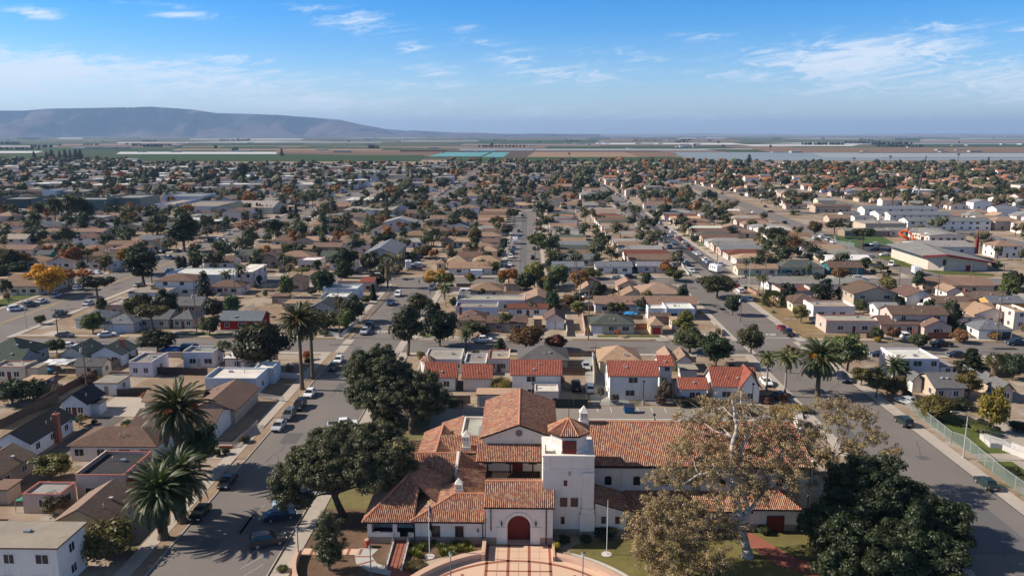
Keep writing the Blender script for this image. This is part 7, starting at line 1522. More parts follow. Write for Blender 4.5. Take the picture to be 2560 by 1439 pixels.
def lane(name,cr,lst,hd=180,grp='cars parked along the straight streets'):
 rr=random.Random(len(lst));cnt={}
 for (x,y,c)in lst:
  X,Y=GC(cr,x,y,.5);k=rr.choice(['sedan','sedan','suv','pickup']);d=CN[c]+' '+KD[k];n=cnt.get(d,0);cnt[d]=n+1
  car(k,CC[c],f'{d} {name}'+(f', {ORD[n]} such going up' if n or sum(1 for q in lst if q[2]==c)>1 else ''),X,Y,R(hd),False,group=grp)
lane('at the left kerb of the striped street',15,[(470,735,'w'),(425,650,'n'),(345,618,'s'),(355,585,'w'),(318,540,'g'),(272,505,'c'),(185,420,'b'),(120,340,'g'),(62,310,'d')],180)
lane('driving on the striped street',15,[(228,365,'c'),(172,262,'l')],0)
lane('at the right kerb of the striped street',15,[(692,620,'l'),(652,588,'w'),(558,508,'w'),(522,488,'s'),(468,438,'r'),(430,402,'n'),(370,350,'s'),(335,322,'n'),(312,300,'r'),(267,265,'w'),(207,216,'w'),(130,155,'n'),(60,100,'s')],0)
lane('in a drive right of the striped street',15,[(318,185,'g'),(720,70,'w')],90)
lane('in a drive left of the striped street',15,[(190,590,'b'),(65,445,'l')],90)
lane('at the left kerb of the middle street',13,[(295,1285,'w'),(307,1208,'w'),(325,1165,'b'),(337,1118,'s'),(372,995,'c'),(388,950,'d'),(402,775,'w'),(425,795,'n')],180)
lane('at the right kerb of the middle street',13,[(527,1218,'k'),(543,1125,'d'),(550,972,'w'),(567,935,'r'),(572,840,'r'),(577,800,'n'),(530,745,'s')],0)
lane('in a drive right of the middle street',13,[(640,1300,'g'),(655,945,'w'),(670,812,'s'),(660,858,'w'),(672,840,'r')],90)
lane('at the left kerb of the school street',14,[(850,1010,'w'),(775,975,'s'),(720,940,'r'),(690,905,'w'),(540,880,'w'),(460,845,'r'),(430,770,'k')],0)
lane('at the right kerb of the school street',14,[(860,942,'w'),(815,925,'s'),(755,895,'w'),(240,755,'w'),(290,775,'w'),(150,680,'w')],0)
lane('in the church car park',14,[(1155,972,'k'),(1240,968,'w'),(1230,1010,'n'),(1375,1015,'k'),(1325,1055,'w'),(1190,1072,'s')],90)
lane('driving down the school street',14,[(955,1058,'w')],170)
lane('in the yard of the brick workshop',12,[(790,745,'w'),(1065,755,'w'),(1215,750,'w'),(1270,760,'b'),(1150,715,'t'),(1170,740,'k'),(560,690,'s'),(520,700,'w'),(440,690,'w')],60)
lane('on the slanting street at the centre left',12,[(1390,690,'s'),(1420,660,'c'),(1380,730,'k'),(1430,640,'w'),(1480,660,'s'),(1500,650,'w'),(1330,700,'w'),(1360,720,'d')],20)
lane('in the left back streets',11,[(510,925,'w'),(1100,965,'g'),(20,995,'k'),(235,1045,'w'),(960,1155,'w'),(1030,825,'w'),(930,845,'s'),(755,885,'w'),(1610,1165,'k'),(1695,1220,'b'),(1815,1275,'w'),(2175,1190,'s'),(2280,1095,'b'),(2185,1045,'c'),(2240,1045,'s'),(970,1365,'w'),(890,1365,'w')],60)
lane('behind the brown roofs in the middle distance',12,[(1830,965,'w'),(2110,985,'k'),(2245,985,'k'),(1170,985,'s'),(2135,825,'w'),(2040,810,'k'),(1760,1290,'w'),(1800,1300,'s'),(1745,1285,'g')],90)
NC=len([o for o in COL.objects if o.parent is None and o.get('category')in ('car','van','pickup truck')])
rc_=random.Random(33);FARC=[]
def kerbcars(name,fx,y0,y1,gap,hd):
 global NC
 y=y0;n={}
 while y<y1:
  x=fx(y)if callable(fx)else fx
  ok,px=visible(x,y,0)
  if ok:
   c=rc_.choice('wwwssgkkbnrtc');k=rc_.choice(['sedan','suv','sedan','pickup'])
   if NC<290:
    d=CN[c]+' '+KD[k];q=n.get(d,0);n[d]=q+1
    car(k,CC[c],f'{d} {name}, {ORD[min(q, 29)]} such going up',x,y,R(hd),False,group='cars parked along the straight streets');NC+=1
   else :FARC.append((x,y,c))
  y+=gap*rc_.uniform(.8,2.2)
kerbcars('along the far right avenue, left kerb',lambda y:234+(y-60)*.019,300,620,13,0)
kerbcars('along the broad left street, far kerb',-163.5,330,620,14,0);kerbcars('along the broad left street, near kerb',-142.5,310,620,15,180)
for xx in (-78.5,-68.5):kerbcars('along the narrow far left street',xx,580,900,12,0)
for xx in (68.5,80.5):kerbcars('along the striped street beyond the far crossing',xx,580,890,10,0)
for yy,x0 in ((562,-300),(737,-400),(902,-500)):
 x=x0
 while x<-x0:
  ok,px=visible(x,yy,0)
  if ok:FARC.append((x,yy,rc_.choice('wwssgkkbnr')))
  x+=rc_.uniform(9,26)
for _ in range(700):
 yy=rc_.uniform(600,1500);x=rc_.uniform(-.66,.1 if rc_.random()<.6 else .64)*yy
 if not inhouse(x,yy,2):FARC.append((x,yy,rc_.choice('wwwwssgkkbnr')))
mb=MB();fm=[mat('far car '+k,v,var=0,rough=.4)for k,v in CC.items()]+[carglass];ks=list(CC)
for (x,y,c)in FARC:
 a,b=(2.2,.9)if rc_.random()<.5 else (.9,2.2);mb.cur=ks.index(c);mb.box(x-a,y-b,.3,x+a,y+b,1.0);mb.box(x-a*.55,y-b*.55,1.36,x+a*.55,y+b*.55,1.46);mb.cur=len(fm)-1;mb.box(x-a*.62,y-b*.62,1.002,x+a*.62,y+b*.62,1.358)
tag(mb.build('distant_cars',fm),'cars parked through the far streets, too small to tell apart','cars',kind='stuff')
# ---- campers, trailers, trucks, boat
def wheels4(o,pts,r=.38):
 for (x,y)in pts:
  mb=MB();mb.tube((x-.13,y,r),(x+.13,y,r),r,r,14);mb.build('wheel',tyre_m,o)
def camper(label,cr,x,y,L_,hd,stripe=(.25,.27,.3),h=3.1,cat='motorhome',name='motorhome'):
 X,Y=GC(cr,x,y,.6);o=empty(name,(X,Y,.03),label,cat,rz=R(hd));w=1.2
 mb=MB();prof(mb,[(-L_/2,.5),(-L_/2,h-.1),(-L_/2+.2,h),(L_/2-.6,h),(L_/2-.05,h*.62),(L_/2,.9),(L_/2,.5)],w*2);mb.build('body',paint,o,color=(.72,.71,.68))
 for s in (-1,1):
  mb=MB();mb.box(min(s*1.2,s*1.215),-L_/2+.4,1.0,max(s*1.2,s*1.215),L_/2-.9,1.3);mb.build('stripe',paint,o,color=stripe)
  for k in range(3):
   mb=MB();yy=-L_/2+L_*(.22+.25*k);mb.box(min(s*1.2,s*1.22),yy,1.7,max(s*1.2,s*1.22),yy+L_*.13,2.3);mb.build('window',carglass,o)
 mb=MB();mb.box(-.4,-.4,h,.4,.4,h+.25);mb.box(-.3,-L_*.33,h,.3,-L_*.26,h+.2);mb.build('roof_unit',paint,o,color=(.6,.6,.58));wheels4(o,[(s*1.02,q*L_*.33)for s in (-1,1)for q in (-1,1)])
 return o
camper('long white travel trailer parked among brown roofs, middle distance',12,828,1045,11,90,cat='trailer',name='travel_trailer');camper('grey striped motorhome beside the tan cottage',12,1318,985,8.5,90,(.12,.12,.13))
camper('boxy white camper trailer on the bare lot by the grey warehouse',12,1682,1305,6,10,cat='trailer',name='travel_trailer');camper('white camper van at the middle street kerb',13,352,1065,6,180)
camper('long white covered trailer left of the blue-grey gabled house',12,1210,860,11,90,cat='trailer',name='travel_trailer')
camper('white covered camper at the striped street corner',15,790,725,6,20,(.6,.6,.6));camper('white long boat-like camper beside the tan patio house',7,-90,355,8,90,(.55,.55,.5),2.4)
def boxtruck(label,cr,x,y,hd,cab):
 X,Y=GC(cr,x,y,.6);o=empty('box_truck',(X,Y,.03),label,'truck',rz=R(hd));mb=MB();mb.box(-1.15,-3.3,.8,1.15,1.2,3.3);mb.build('cargo_box',paint,o,color=CC['w'])
 mb=MB();prof(mb,[(1.3,.5),(1.3,2.2),(2.1,2.2),(2.6,1.4),(3.4,1.25),(3.5,.5)],2.0);mb.build('cab',paint,o,color=cab);mb=MB();prof(mb,[(1.6,1.45),(1.65,2.08),(2.14,2.08),(2.62,1.42)],2.03,.02);mb.build('window',carglass,o);wheels4(o,[(s*.95,q)for s in (-1,1)for q in (-2.2,2.6)],.42)
boxtruck('white box truck with red cab before the walled yard',12,2335,1405,90,CC['r']);boxtruck('white cargo trailer truck parked beside the church drive',8,1605,155,170,CC['w'])
X,Y=GC(8,1500,355,.8);o=empty('motor_boat',(X,Y,0),'white motor boat on a trailer beside the gabled garage','boat',rz=R(-60));mb=MB();mb.mesh([(-.5,-3,.6),(.5,-3,.6),(.5,1.5,.6),(0,3.2,.9),(-.5,1.5,.6),(-1.1,-3,1.5),(1.1,-3,1.5),(1.1,1.2,1.6),(0,3.6,1.8),(-1.1,1.2,1.6)],[(0,4,3,2,1),(5,6,7,8,9),(0,1,6,5),(1,2,7,6),(2,3,8,7),(3,4,9,8),(4,0,5,9)]);mb.build('hull',paint,o,color=CC['w'])
mb=MB();mb.mesh([(-.8,-.4,1.6),(.8,-.4,1.6),(.6,1.1,1.65),(-.6,1.1,1.65),(-.7,-.5,2.3),(.7,-.5,2.3)],[(0,1,5,4),(3,4,5,2),(0,4,3),(1,2,5)]);mb.build('windscreen',carglass,o);mb=MB();mb.box(-.08,-3,.35,.08,4.4,.5);mb.box(-1.1,-1,.35,1.1,-.8,.5);mb.build('trailer_frame',metal_m,o);wheels4(o,[(-1.15,-.9),(1.15,-.9)],.33)
# ================================================================ poles, lamps, signs
def hgt(cr,x,yb,yt):X,Y=GC(cr,x,yb);return X,Y,atY(*C(cr,x,yt),Y)[1]
polewood=mat('pole timber',(.16,.11,.08),var=.25,scale=2)
POLES=[]
def upole(label,cr,x,yb,yt,arms=1,tr_=False,h=None,ang=0):
 X,Y,H_=hgt(cr,x,yb,yt);H_=h or H_;o=empty('utility_pole',(X,Y,0),label,'utility pole','wooden utility poles',rz=R(ang));mb=MB();mb.tube((0,0,-.3),(0,0,H_),.17,.11,8);mb.build('post',polewood,o)
 for k in range(arms):
  mb=MB();z=H_-.35-1.1*k;mb.box(-1.2,-.19,z,1.2,-.09,z+.12);q=mb.build('crossarm',polewood,o)
  for s in (-1.05,-.55,.55,1.05):mb=MB();mb.tube((s,-.14,z+.121),(s,-.14,z+.32),.05,.035,6);mb.build('insulator',mat('porcelain',(.35,.33,.32),var=0),q)
 if tr_:mb=MB();mb.tube((-.42,-.1,H_-2.6),(-.42,-.1,H_-1.7),.26,.26,12);mb.build('transformer',mat('transformer grey',(.45,.47,.48),var=0),o)
 POLES.append((X,Y,H_-.3));return o
for a in [('utility pole with grey transformer in the left alley',5,820,1235,800,2,True),('utility pole on the brown verge of the left cross street',5,547,735,500),('utility pole in front of the red house',5,1865,750,310,1,True),('utility pole in the yards right of the white hall',5,2232,480,130),('short utility pole behind the bay window cottage',5,2062,560,400,2),('utility pole at the left street corner behind the hedge',6,945,770,285,1),('utility pole beside the white two-storey block',6,250,305,45,1,True),('utility pole beside the concrete drive behind the hall',7,1085,1290,855,1,True),('tall utility pole at the lower end of the alley',7,1025,795,290),('utility pole on the right side of the alley',7,945,540,175),('utility pole at the head of the alley',7,910,360,-20),('utility pole on the far right beyond the grey garage',8,2315,765,305,2),('utility pole beside the white gabled garage',8,1780,450,170,2),('utility pole beside the parked boat',8,1440,350,40),('utility pole with transformer left of the right street',8,38,585,330,1,True),('utility pole before the dark teal house',8,1078,170,30),('utility pole before the cream corner house',8,260,195,-20),('utility pole before the church door',8,2082,205,40),('utility pole at the far end of the church wall',8,2365,270,60),('utility pole left of the white grey gabled house, far left',11,1095,1370,1100),('utility pole beside the red autumn tree, far left',11,540,1215,1030),('utility pole beside the tan house, left',11,1320,970,840),('utility pole right of the very large evergreen',11,2250,1170,960),('utility pole at the pinkish grey-roofed house, left',7,895,200,-60),('thin pole before the drive of the middle street',13,550,1350,1120),('utility pole in front of the striped street houses',15,818,605,340),('utility pole beside the dark yard palm',15,1455,800,540),('utility pole left of the middle street yards',12,2030,1150,830)]:upole(*a)
lampm=mat('galvanised lamp post',(.45,.47,.47),rough=.5,metal=.3,var=.05)
def slight(label,cr,x,yb,yt,dx,dy=0.0,L_=2.6):
 X,Y,H_=hgt(cr,x,yb,yt);o=empty('street_lamp',(X,Y,0),label,'street lamp','tall street lamps');mb=MB();mb.tube((0,0,0),(0,0,H_-.6),.13,.08,10);mb.tube((0,0,0),(0,0,.4),.2,.2,10);mb.build('post',lampm,o)
 mb=MB();mb.path([(0,0,H_-.6),(dx*.5,dy*.5,H_-.1),(dx*L_*.6,dy*L_*.6,H_+.1),(dx*L_,dy*L_,H_+.05)],[.07,.06,.05,.05]);mb.build('arm',lampm,o);mb=MB();mb.mesh([(dx*L_-.15,dy*L_-.15,H_),(dx*L_+.15+dx*.5,dy*L_-.15,H_),(dx*L_+.15+dx*.5,dy*L_+.15,H_),(dx*L_-.15,dy*L_+.15,H_),(dx*L_-.1,dy*L_-.1,H_+.16),(dx*L_+.1+dx*.4,dy*L_-.1,H_+.13),(dx*L_+.1+dx*.4,dy*L_+.1,H_+.13),(dx*L_-.1,dy*L_+.1,H_+.16)],[(3,2,1,0),(4,5,6,7),(0,1,5,4),(1,2,6,5),(2,3,7,6),(3,0,4,7)]);mb.build('lamp_head',lampm,o)
for a in [('tall street lamp beside the mesh fence on the right street',4,1195,655,345,-1),('street lamp at the striped street corner',15,1242,912,590,-1),('street lamp at the lower corner of the broad left street',5,252,690,410,-1),('taller street lamp behind the corner one on the broad street',5,262,420,205,1),('street lamp at the corner of the middle street, lower',13,275,1220,1040,1),('street lamp on the striped street, half way',13,1757,960,860,-1),('street lamp at the bottom of the middle street',13,428,1420,1230,0.01),('street lamp by the school lawn',14,1000,1060,920,1),('street lamp beside the right-hand utility pole row',15,655,550,395,-.3),('street lamp at the head of the middle street',13,521,715,600,.01),('street lamp left of the tan house',11,1620,1230,1040,1),('street lamp at the left edge',11,42,960,860,1)]:slight(*a)
def gardenlamp(label,X,Y,H_=4.4):
 o=empty('garden_lamp',(X,Y,.05),label,'lamp post','lamp posts around the hall');g=mat('grey green enamel',(.10,.125,.13),rough=.5,var=0);mb=MB();mb.tube((0,0,0),(0,0,.5),.2,.13,10);mb.tube((0,0,.5),(0,0,H_-.75),.075,.055,10);mb.build('post',g,o)
 mb=MB();mb.tube((0,0,H_-.75),(0,0,H_-.25),.14,.24,8);mb.build('lantern',mat('frosted glass',(.5,.52,.52),rough=.3,var=0),o);mb=MB();mb.tube((0,0,H_-.25),(0,0,H_-.02),.27,.07,8);mb.tube((0,0,H_-.02),(0,0,H_+.14),.04,.02,6);mb.build('lantern_cap',g,o)
for lb,a in (('lamp post on the mulch by the kerb',(16,570,835)),('lamp post between the curved path and the brick ramp',(16,1535,1085)),('lamp post on the right seat wall of the plaza',(2,1697,1500)),('lamp post left in the plaza',(2,728,1500))):gardenlamp(lb,*GC(*a))
def lotlamp(label,cr,x,yb,yt):
 X,Y,H_=hgt(cr,x,yb,yt);o=empty('lot_lamp',(X,Y,0),label,'lamp post','lamp posts of the parking court');mb=MB();mb.tube((0,0,0),(0,0,.8),.28,.28,12);mb.build('footing',concrete,o);mb=MB();mb.tube((0,0,.8),(0,0,H_),.08,.08,8);mb.build('post',black_m,o);mb=MB();mb.box(-.22,-.22,H_,.22,.22,H_+.28);mb.build('lamp_head',black_m,o)
lotlamp('dark lamp post before the right white two-storey house',7,1545,1405,1190);lotlamp('dark lamp post beside the low red tile awning house',3,1505,105,-60);lotlamp('dark lamp post at the left of the parking court',2,813,245,165);lotlamp('dark lamp post beside the service building',2,1332,170,30);lotlamp('low dark post behind the long roof ridge',3,738,235,180)
# flagpoles
def flagpole(label,X,Y,H_,flags):
 o=empty('flagpole',(X,Y,.05),label,'flagpole');mb=MB();mb.tube((0,0,0),(0,0,H_),.055,.032,10);mb.build('pole',mat('white pole',(.7,.7,.7),rough=.4,var=0),o);mb=MB();mb.tube((0,0,-.02),(0,0,.06),.7,.68,20);mb.build('base',mat('pale concrete',(.5,.47,.44)),o);mb=MB();mb.ball((0,0,H_+.1),.1,.1,.1);mb.build('finial',mat('gilt',(.5,.33,.06),metal=.6,rough=.3,var=0),o)
 return o
fo=flagpole('white flagpole with hanging striped flag beside the left wing',-12.6,94.9,7.6,1);flagpole('bare flagpole with golden ball on the lawn',10.5,96.0,7.4,0)
def flag(name,label,z1,z0,cols,stripes):
 o=bpy.data.objects.new('tmp',None);mb=MB();n=9
 for i in range(n):
  for j in range(13):
   u0,u1=i/n,(i+1)/n;za,zb=z1-(z1-z0)*j/13,z1-(z1-z0)*(j+1)/13
   P=lambda u,z:(-12.53+u*.42+.0,94.9+.10*math.sin(u*14+z*1.2),z-u*.55)
   if stripes:mb.cur=2 if (j<7 and i<4)else (0 if i%2==0 else 1)
   mb.face([P(u0,za),P(u0,zb),P(u1,zb),P(u1,za)])
 q=mb.build(name,cols);bpy.data.objects.remove(o);return tag(q,label,'flag')
fr_,fw_,fb_=mat('flag red',(.30,.02,.025),var=0),mat('flag white',(.6,.6,.6),var=0),mat('flag blue',(.02,.03,.12),var=0)
flag('flag','red white and blue striped flag hanging limp on the flagpole',7.3,5.6,[fr_,fw_,fb_],True);flag('flag','black flag hanging limp under the striped flag',5.0,3.9,[black_m],False)
# signs
def text_mesh(txt,size,M,m,parent,name='lettering'):
 cu=bpy.data.curves.new('t','FONT');cu.body=txt;cu.size=size;cu.align_x='CENTER';cu.align_y='CENTER';ob=bpy.data.objects.new('t',cu);COL.objects.link(ob);bpy.context.view_layer.update()
 me=bpy.data.meshes.new_from_object(ob.evaluated_get(bpy.context.evaluated_depsgraph_get()));bpy.data.objects.remove(ob);me.transform(M);me.materials.clear();me.materials.append(m);o=link(name,me,parent);return o
def stop(label,X,Y,face):
 o=empty('stop_sign',(X,Y,0),label,'stop sign',rz=face);mb=MB();mb.tube((0,0,0),(0,0,2.9),.04,.04,6);mb.build('post',lampm,o);a=[(.40*math.cos(R(22.5+45*k)),2.55+.40*math.sin(R(22.5+45*k)))for k in range(8)]
 mb=MB();n=8;vs=[(x,-.06,z)for x,z in a]+[(x,-.045,z)for x,z in a];mb.mesh(vs,[tuple(range(8)),tuple(range(15,7,-1))]+[(k,8+k,8+(k+1)%8,(k+1)%8)for k in range(8)]);mb.build('sign_plate',mat('sign red',(.42,.015,.02),var=0,rough=.5),o)
 text_mesh('STOP',.30,Matrix.Translation((0,-.065,2.55))@Matrix.Rotation(math.pi/2,4,'X'),mat('sign white',(.75,.75,.75),var=0),o)
stop('stop sign at the left street crossing above the great oak',*GC(6,1397,945),0);stop('stop sign at the right street junction below the corner house',*GC(15,1103,920),0);stop('stop sign at the junction beside the tall white house',*GC(8,855,920),0)
X,Y=GC(13,570,815);o=empty('road_works_sign',(X,Y,0),'orange diamond road works sign at the end of the middle street','sign');mb=MB();mb.mesh([(-.75,-.03,2),(0,-.03,1.25),(.75,-.03,2),(0,-.03,2.75),(-.75,.0,2),(0,.0,1.25),(.75,.0,2),(0,.0,2.75)],[(0,1,2,3),(7,6,5,4),(0,4,5,1),(1,5,6,2),(2,6,7,3),(3,7,4,0)]);mb.build('sign_plate',mat('sign orange',(.65,.08,.03),var=0),o);mb=MB();mb.tube((0,.03,0),(0,.03,1.9),.04,.04);mb.build('post',lampm,o)
X,Y=GC(16,133,1015);o=empty('parking_sign',(X,Y,.1),'small blue parking sign on the kerb near the seat wall','sign');mb=MB();mb.tube((0,0,0),(0,0,2.4),.03,.03);mb.build('post',lampm,o);mb=MB();mb.box(-.17,-.05,1.95,.17,-.03,2.45);mb.build('sign_plate',mat('sign blue',(.06,.16,.30),var=0),o)
def roadtext(t,X,Y,size):
 o=text_mesh(t,size,Matrix.Translation((X,Y,.056))@Matrix.Diagonal((1,1.7,1,1)),lineW,None,'road_lettering');tag(o,kind='structure')
roadtext('STOP',GC(8,275,700)[0],GC(8,275,700)[1],2.2);roadtext('STOP',GC(6,1310,718)[0],GC(6,1310,718)[1],2.2)
sheet('lane_marking',[(GC(8,240,728)[0],GC(8,240,728)[1],GC(8,240,728)[0]+7,GC(8,240,728)[1]+.35)]+[[(a,b),(a+.08,b),(a+2.6,b+4.6),(a+2.52,b+4.6)]for a,b in ((-36.2,88),(-36.2,91.5),(-36.2,95))],.055,lineW)
# ================================================================ walls, fences, small things round the hall
def arcwall(name,label,cx,cy,r0,r1,a0,a1,h,m,cat='seat wall',capm=None,n=30):
 mb=MB();o=empty(name,(cx,cy,0),label,cat)
 for k in range(n):
  t0,t1=R(a0+(a1-a0)*k/n),R(a0+(a1-a0)*(k+1)/n);q=[(r0*math.cos(t0),r0*math.sin(t0)),(r1*math.cos(t0),r1*math.sin(t0)),(r1*math.cos(t1),r1*math.sin(t1)),(r0*math.cos(t1),r0*math.sin(t1))]
  vs=[(x,y,z)for z in (0,h)for x,y in q];fs=[(4,5,6,7),(1,2,6,5),(0,4,7,3)]
  if k==0:fs.append((0,1,5,4))
  if k==n-1:fs.append((2,3,7,6))
  mb.mesh(vs,fs)
 mb.build('wall',m,o);return o
pinkw=mat('pink wall',(.55,.36,.265),var=.06,dirt=.08);paleco=mat('pale concrete',(.5,.47,.44))
arcwall('seat_wall','left curved pink seat wall around the plaza',*PC,15.0,15.9,108,172,.85,pinkw);arcwall('seat_wall','right curved pink seat wall around the plaza',*PC,15.0,15.9,73,8,.6,pinkw)
arcwall('lawn_edging','pale concrete edging curving along the front lawn',*PC,17.0,17.25,66,8,.18,paleco,'edging')
o=empty('plaza_pier',(-5.6,94.2,0),'pink wall end between planting and plaza steps','wall');mb=MB();mb.box(-.25,-.2,0,.25,4.0,.95);mb.box(9.0,-.2,0,9.3,4.0,.75);mb.build('wall',pinkw,o)
o=arcwall('sign_wall','curved pink corner wall with white name panel near the kerb',-16.0,94.6,13.4,13.9,178,236,1.0,pinkw,'wall')
arc_=MB()
for k in range(14):
 t0,t1=R(205+25*k/14),R(205+25*(k+1)/14);r=13.94;arc_.face([(r*math.cos(t0),r*math.sin(t0),.25),(r*math.cos(t1),r*math.sin(t1),.25),(r*math.cos(t1),r*math.sin(t1),.85),(r*math.cos(t0),r*math.sin(t0),.85)])
arc_.build('name_panel',mat('white panel',(.7,.7,.7),var=0),o)
X,Y=GC(16,1490,672);o=empty('rubbish_bin',(X,Y,.05),'round red rubbish bin by the porch','bin');mb=MB();mb.tube((0,0,0),(0,0,1.0),.33,.37,14);mb.build('body',mat('red plastic',(.38,.05,.035),var=.05),o);mb=MB();mb.tube((0,0,1.0),(0,0,1.15),.36,.2,14);mb.build('lid',mat('bin lid',(.5,.3,.25),var=0),o)
X,Y=GC(3,540,158);o=empty('dumpster',(X,Y,.03),'blue steel dumpster standing in the parking court','dumpster',rz=R(4));blue_m=mat('dumpster blue',(.012,.13,.30),rough=.5,var=.08)
mb=MB();mb.mesh([(-.95,-.6,.1),(.95,-.6,.1),(.95,.6,.1),(-.95,.6,.1),(-1.05,-.75,1.1),(1.05,-.75,1.1),(1.05,.75,1.5),(-1.05,.75,1.5)],[(3,2,1,0),(0,1,5,4),(1,2,6,5),(2,3,7,6),(3,0,4,7),(4,5,6,7)]);mb.box(-1.15,-.2,.6,-1.0,.3,.85);mb.box(1.0,-.2,.6,1.15,.3,.85);mb.build('body',blue_m,o)
mb=MB();mb.mesh([(-1.07,-.78,1.13),(1.07,-.78,1.13),(1.07,.78,1.54),(-1.07,.78,1.54),(-1.07,-.78,1.18),(1.07,-.78,1.18),(1.07,.78,1.6),(-1.07,.78,1.6)],[(4,5,6,7),(0,1,5,4),(1,2,6,5),(2,3,7,6),(3,0,4,7)]);mb.build('lid',mat('dark lid',(.02,.03,.05),var=0),o)
o=empty('bin_enclosure',(*GC(2,1620,205),0),'dark green screened bin enclosure behind the gabled roof','enclosure');gs=mat('green screen',(.022,.035,.03),var=.1)
for b in ((-3.2,-.06,0,.2,.06,1.9),(.3,-.06,0,3.0,.06,1.9),(-3.2,.061,0,-3.08,4,1.9),(3.0,-.06,0,3.12,4,1.9),(-.1,.061,0,0,4,1.9)):mb=MB();mb.box(*b);mb.build('screen_panel',gs,o)
def grassy(label,X,Y,r,col,n=160,h=.9):
 rng=random.Random(int(X*50));mb=MB()
 for _ in range(n):
  a=rng.uniform(0,6.28);el_=rng.uniform(.4,1.4);L_=h*rng.uniform(.7,1.3);b0=Vector((rng.uniform(-.25,.25)*r,rng.uniform(-.25,.25)*r,0));d=Vector((math.cos(a)*math.cos(el_)*r/h,math.sin(a)*math.cos(el_)*r/h,math.sin(el_)))*L_;s=Vector((-math.sin(a),math.cos(a),0))*.05;mb.val=rng.random()
  mb.face([b0+s,b0-s,b0+d*.6-s*.7,b0+d*.6+s*.7]);mb.face([b0+d*.6+s*.7,b0+d*.6-s*.7,b0+d+Vector((0,0,-.12*L_))])
 o=mb.build('grass_tuft',leaf_m,loc=(X,Y,.05),color=col,attr=True);return tag(o,label,'ornamental grass','ornamental grass clumps beside the flagpole')
rg_=random.Random(8)
for i,(px,py,r)in enumerate([(1030,1385,1.0),(1050,1375,1.0),(1025,1365,.8),(1060,1368,.8),(1100,1370,1.0),(1125,1380,1.0),(1150,1375,1.0),(1165,1365,.9),(1140,1362,.8),(1105,1385,.9),(1085,1358,.7),(1060,1355,.7),(1175,1380,.8),(1045,1392,.8),(1130,1392,.8)]):
 grassy('yellow-green ornamental grass clump in the bed beside the white flagpole',*G(px,py),r,(.15,.165,.03))
def shrub(label,X,Y,w,h,col,cat='shrub',group=None):o=tree('bush0',label,X,Y,h,w,col,cat,group,name='shrub');return o
for lb,a,w,h,col in [('dry brown ground shrub at the foot of the lamp post',(16,2150,960),3.4,.8,(.10,.085,.04)),('bright yellow shrub at the tower corner',(2,1505,1245),1.2,1.1,(.30,.27,.02)),('dark hedge shrub at the tower foot, left',(2,1560,1190),2.0,1.0,DG),('dark hedge shrub at the tower foot, right',(2,1720,1190),2.0,1.0,DG),('dark hedge mass right of the tower',(2,1870,1150),4.0,1.6,DG),('green weeds before the curved name wall',(16,360,1000),1.8,.8,(.08,.10,.03)),('dark clipped shrub beside the long front gallery',(3,1600,1110),2.2,1.2,DK),('tan dry grass mound at the end of the parking court',(3,1780,170),7,1.6,(.30,.23,.11)),('dry grass clump beside the court edge on the right',(3,1880,150),5,1.4,(.28,.22,.10)),('rust brown shrub at the court edge',(3,790,100),2.4,2.2,(.09,.055,.035)),('dark hedge row under the white awning',(3,950,100),5,1.8,(.035,.032,.022)),('dark hedge under the steep red gable',(3,1120,95),5,1.8,(.05,.035,.025)),('rusty hedge below the feather palms',(3,1610,85),3.4,1.8,(.09,.05,.035))]:shrub(lb,*GC(*a),w,h,col)
# fences
def fence(label,pts,h,style,col=(.13,.085,.06),cat='fence'):
 "pts: ground points"
 o=empty('fence' if cat=='fence' else 'garden_wall',(*pts[0],0),label,cat);O=Vector((*pts[0],0));mb=MB();pm=MB();rng=random.Random(int(pts[0][0]*9))
 for a,b in zip(pts,pts[1:]):
  A_,B_=Vector((*a,0))-O,Vector((*b,0))-O;L_=(B_-A_).length
  if L_<.1:continue
  d=(B_-A_)/L_;M=Matrix.Translation(A_)@Matrix(((d.x,-d.y,0,0),(d.y,d.x,0,0),(0,0,1,0),(0,0,0,1)))
  if style=='plank':
   x=0.0
   while x<L_-.02:w=min(.28,L_-x);mb.box(x,-.02+rng.uniform(-.01,.01),0,x+w-.02,.02,h+rng.uniform(-.06,.03),M);x+=.28
   mb.box(0,.021,h*.3,L_,.08,h*.3+.08,M);mb.box(0,.021,h*.8,L_,.08,h*.8+.08,M)
  elif style=='wall':mb.box(0,-.1,-.1,L_,.1,h,M);mb.box(-.02,-.14,h,L_+.02,.14,h+.07,M)
  elif style=='picket':
   x=0.0
   while x<L_:mb.box(x,-.02,.05,x+.07,.02,h,M);x+=.22
   mb.box(0,.021,h*.85,L_,.06,h*.85+.07,M);mb.box(0,.021,.2,L_,.06,.27,M)
  elif style=='mesh':
   mb.face([M@Vector(p)for p in ((0,0,.05),(L_,0,.05),(L_,0,h),(0,0,h))])
  k=max(1,int(L_/2.6))
  if style in ('mesh','plank','picket'):
   for j in range(k+1):p=M@Vector((L_*j/k,.1 if style!='mesh' else 0,0));pm.tube((p.x,p.y,0),(p.x,p.y,h+.05),.05,.05,6)
   if style=='mesh':p,q=M@Vector((0,0,h)),M@Vector((L_,0,h));pm.tube(p,q,.035,.035,6)
 if style=='mesh':
  if 'chain link' not in MATS:
   m=bpy.data.materials.new('chain link');m.use_nodes=True;N=NT(m.node_tree);b=N.n['Principled BSDF'];b.inputs['Base Color'].default_value=(.30,.36,.35,1);b.inputs['Alpha'].default_value=.30;MATS['chain link']=m
  mb.build('mesh_panel',MATS['chain link'],o);pm.build('post_frame',lampm,o)
 else :
  mb.build({'plank':'boarding','wall':'wall','picket':'pickets'}[style],wood_m if style=='plank' else (stucco if style=='wall' else trim_m),o,color=col)
  if pm.v:pm.build('post_frame',wood_m,o,color=tuple(c*.8 for c in col))
 return o
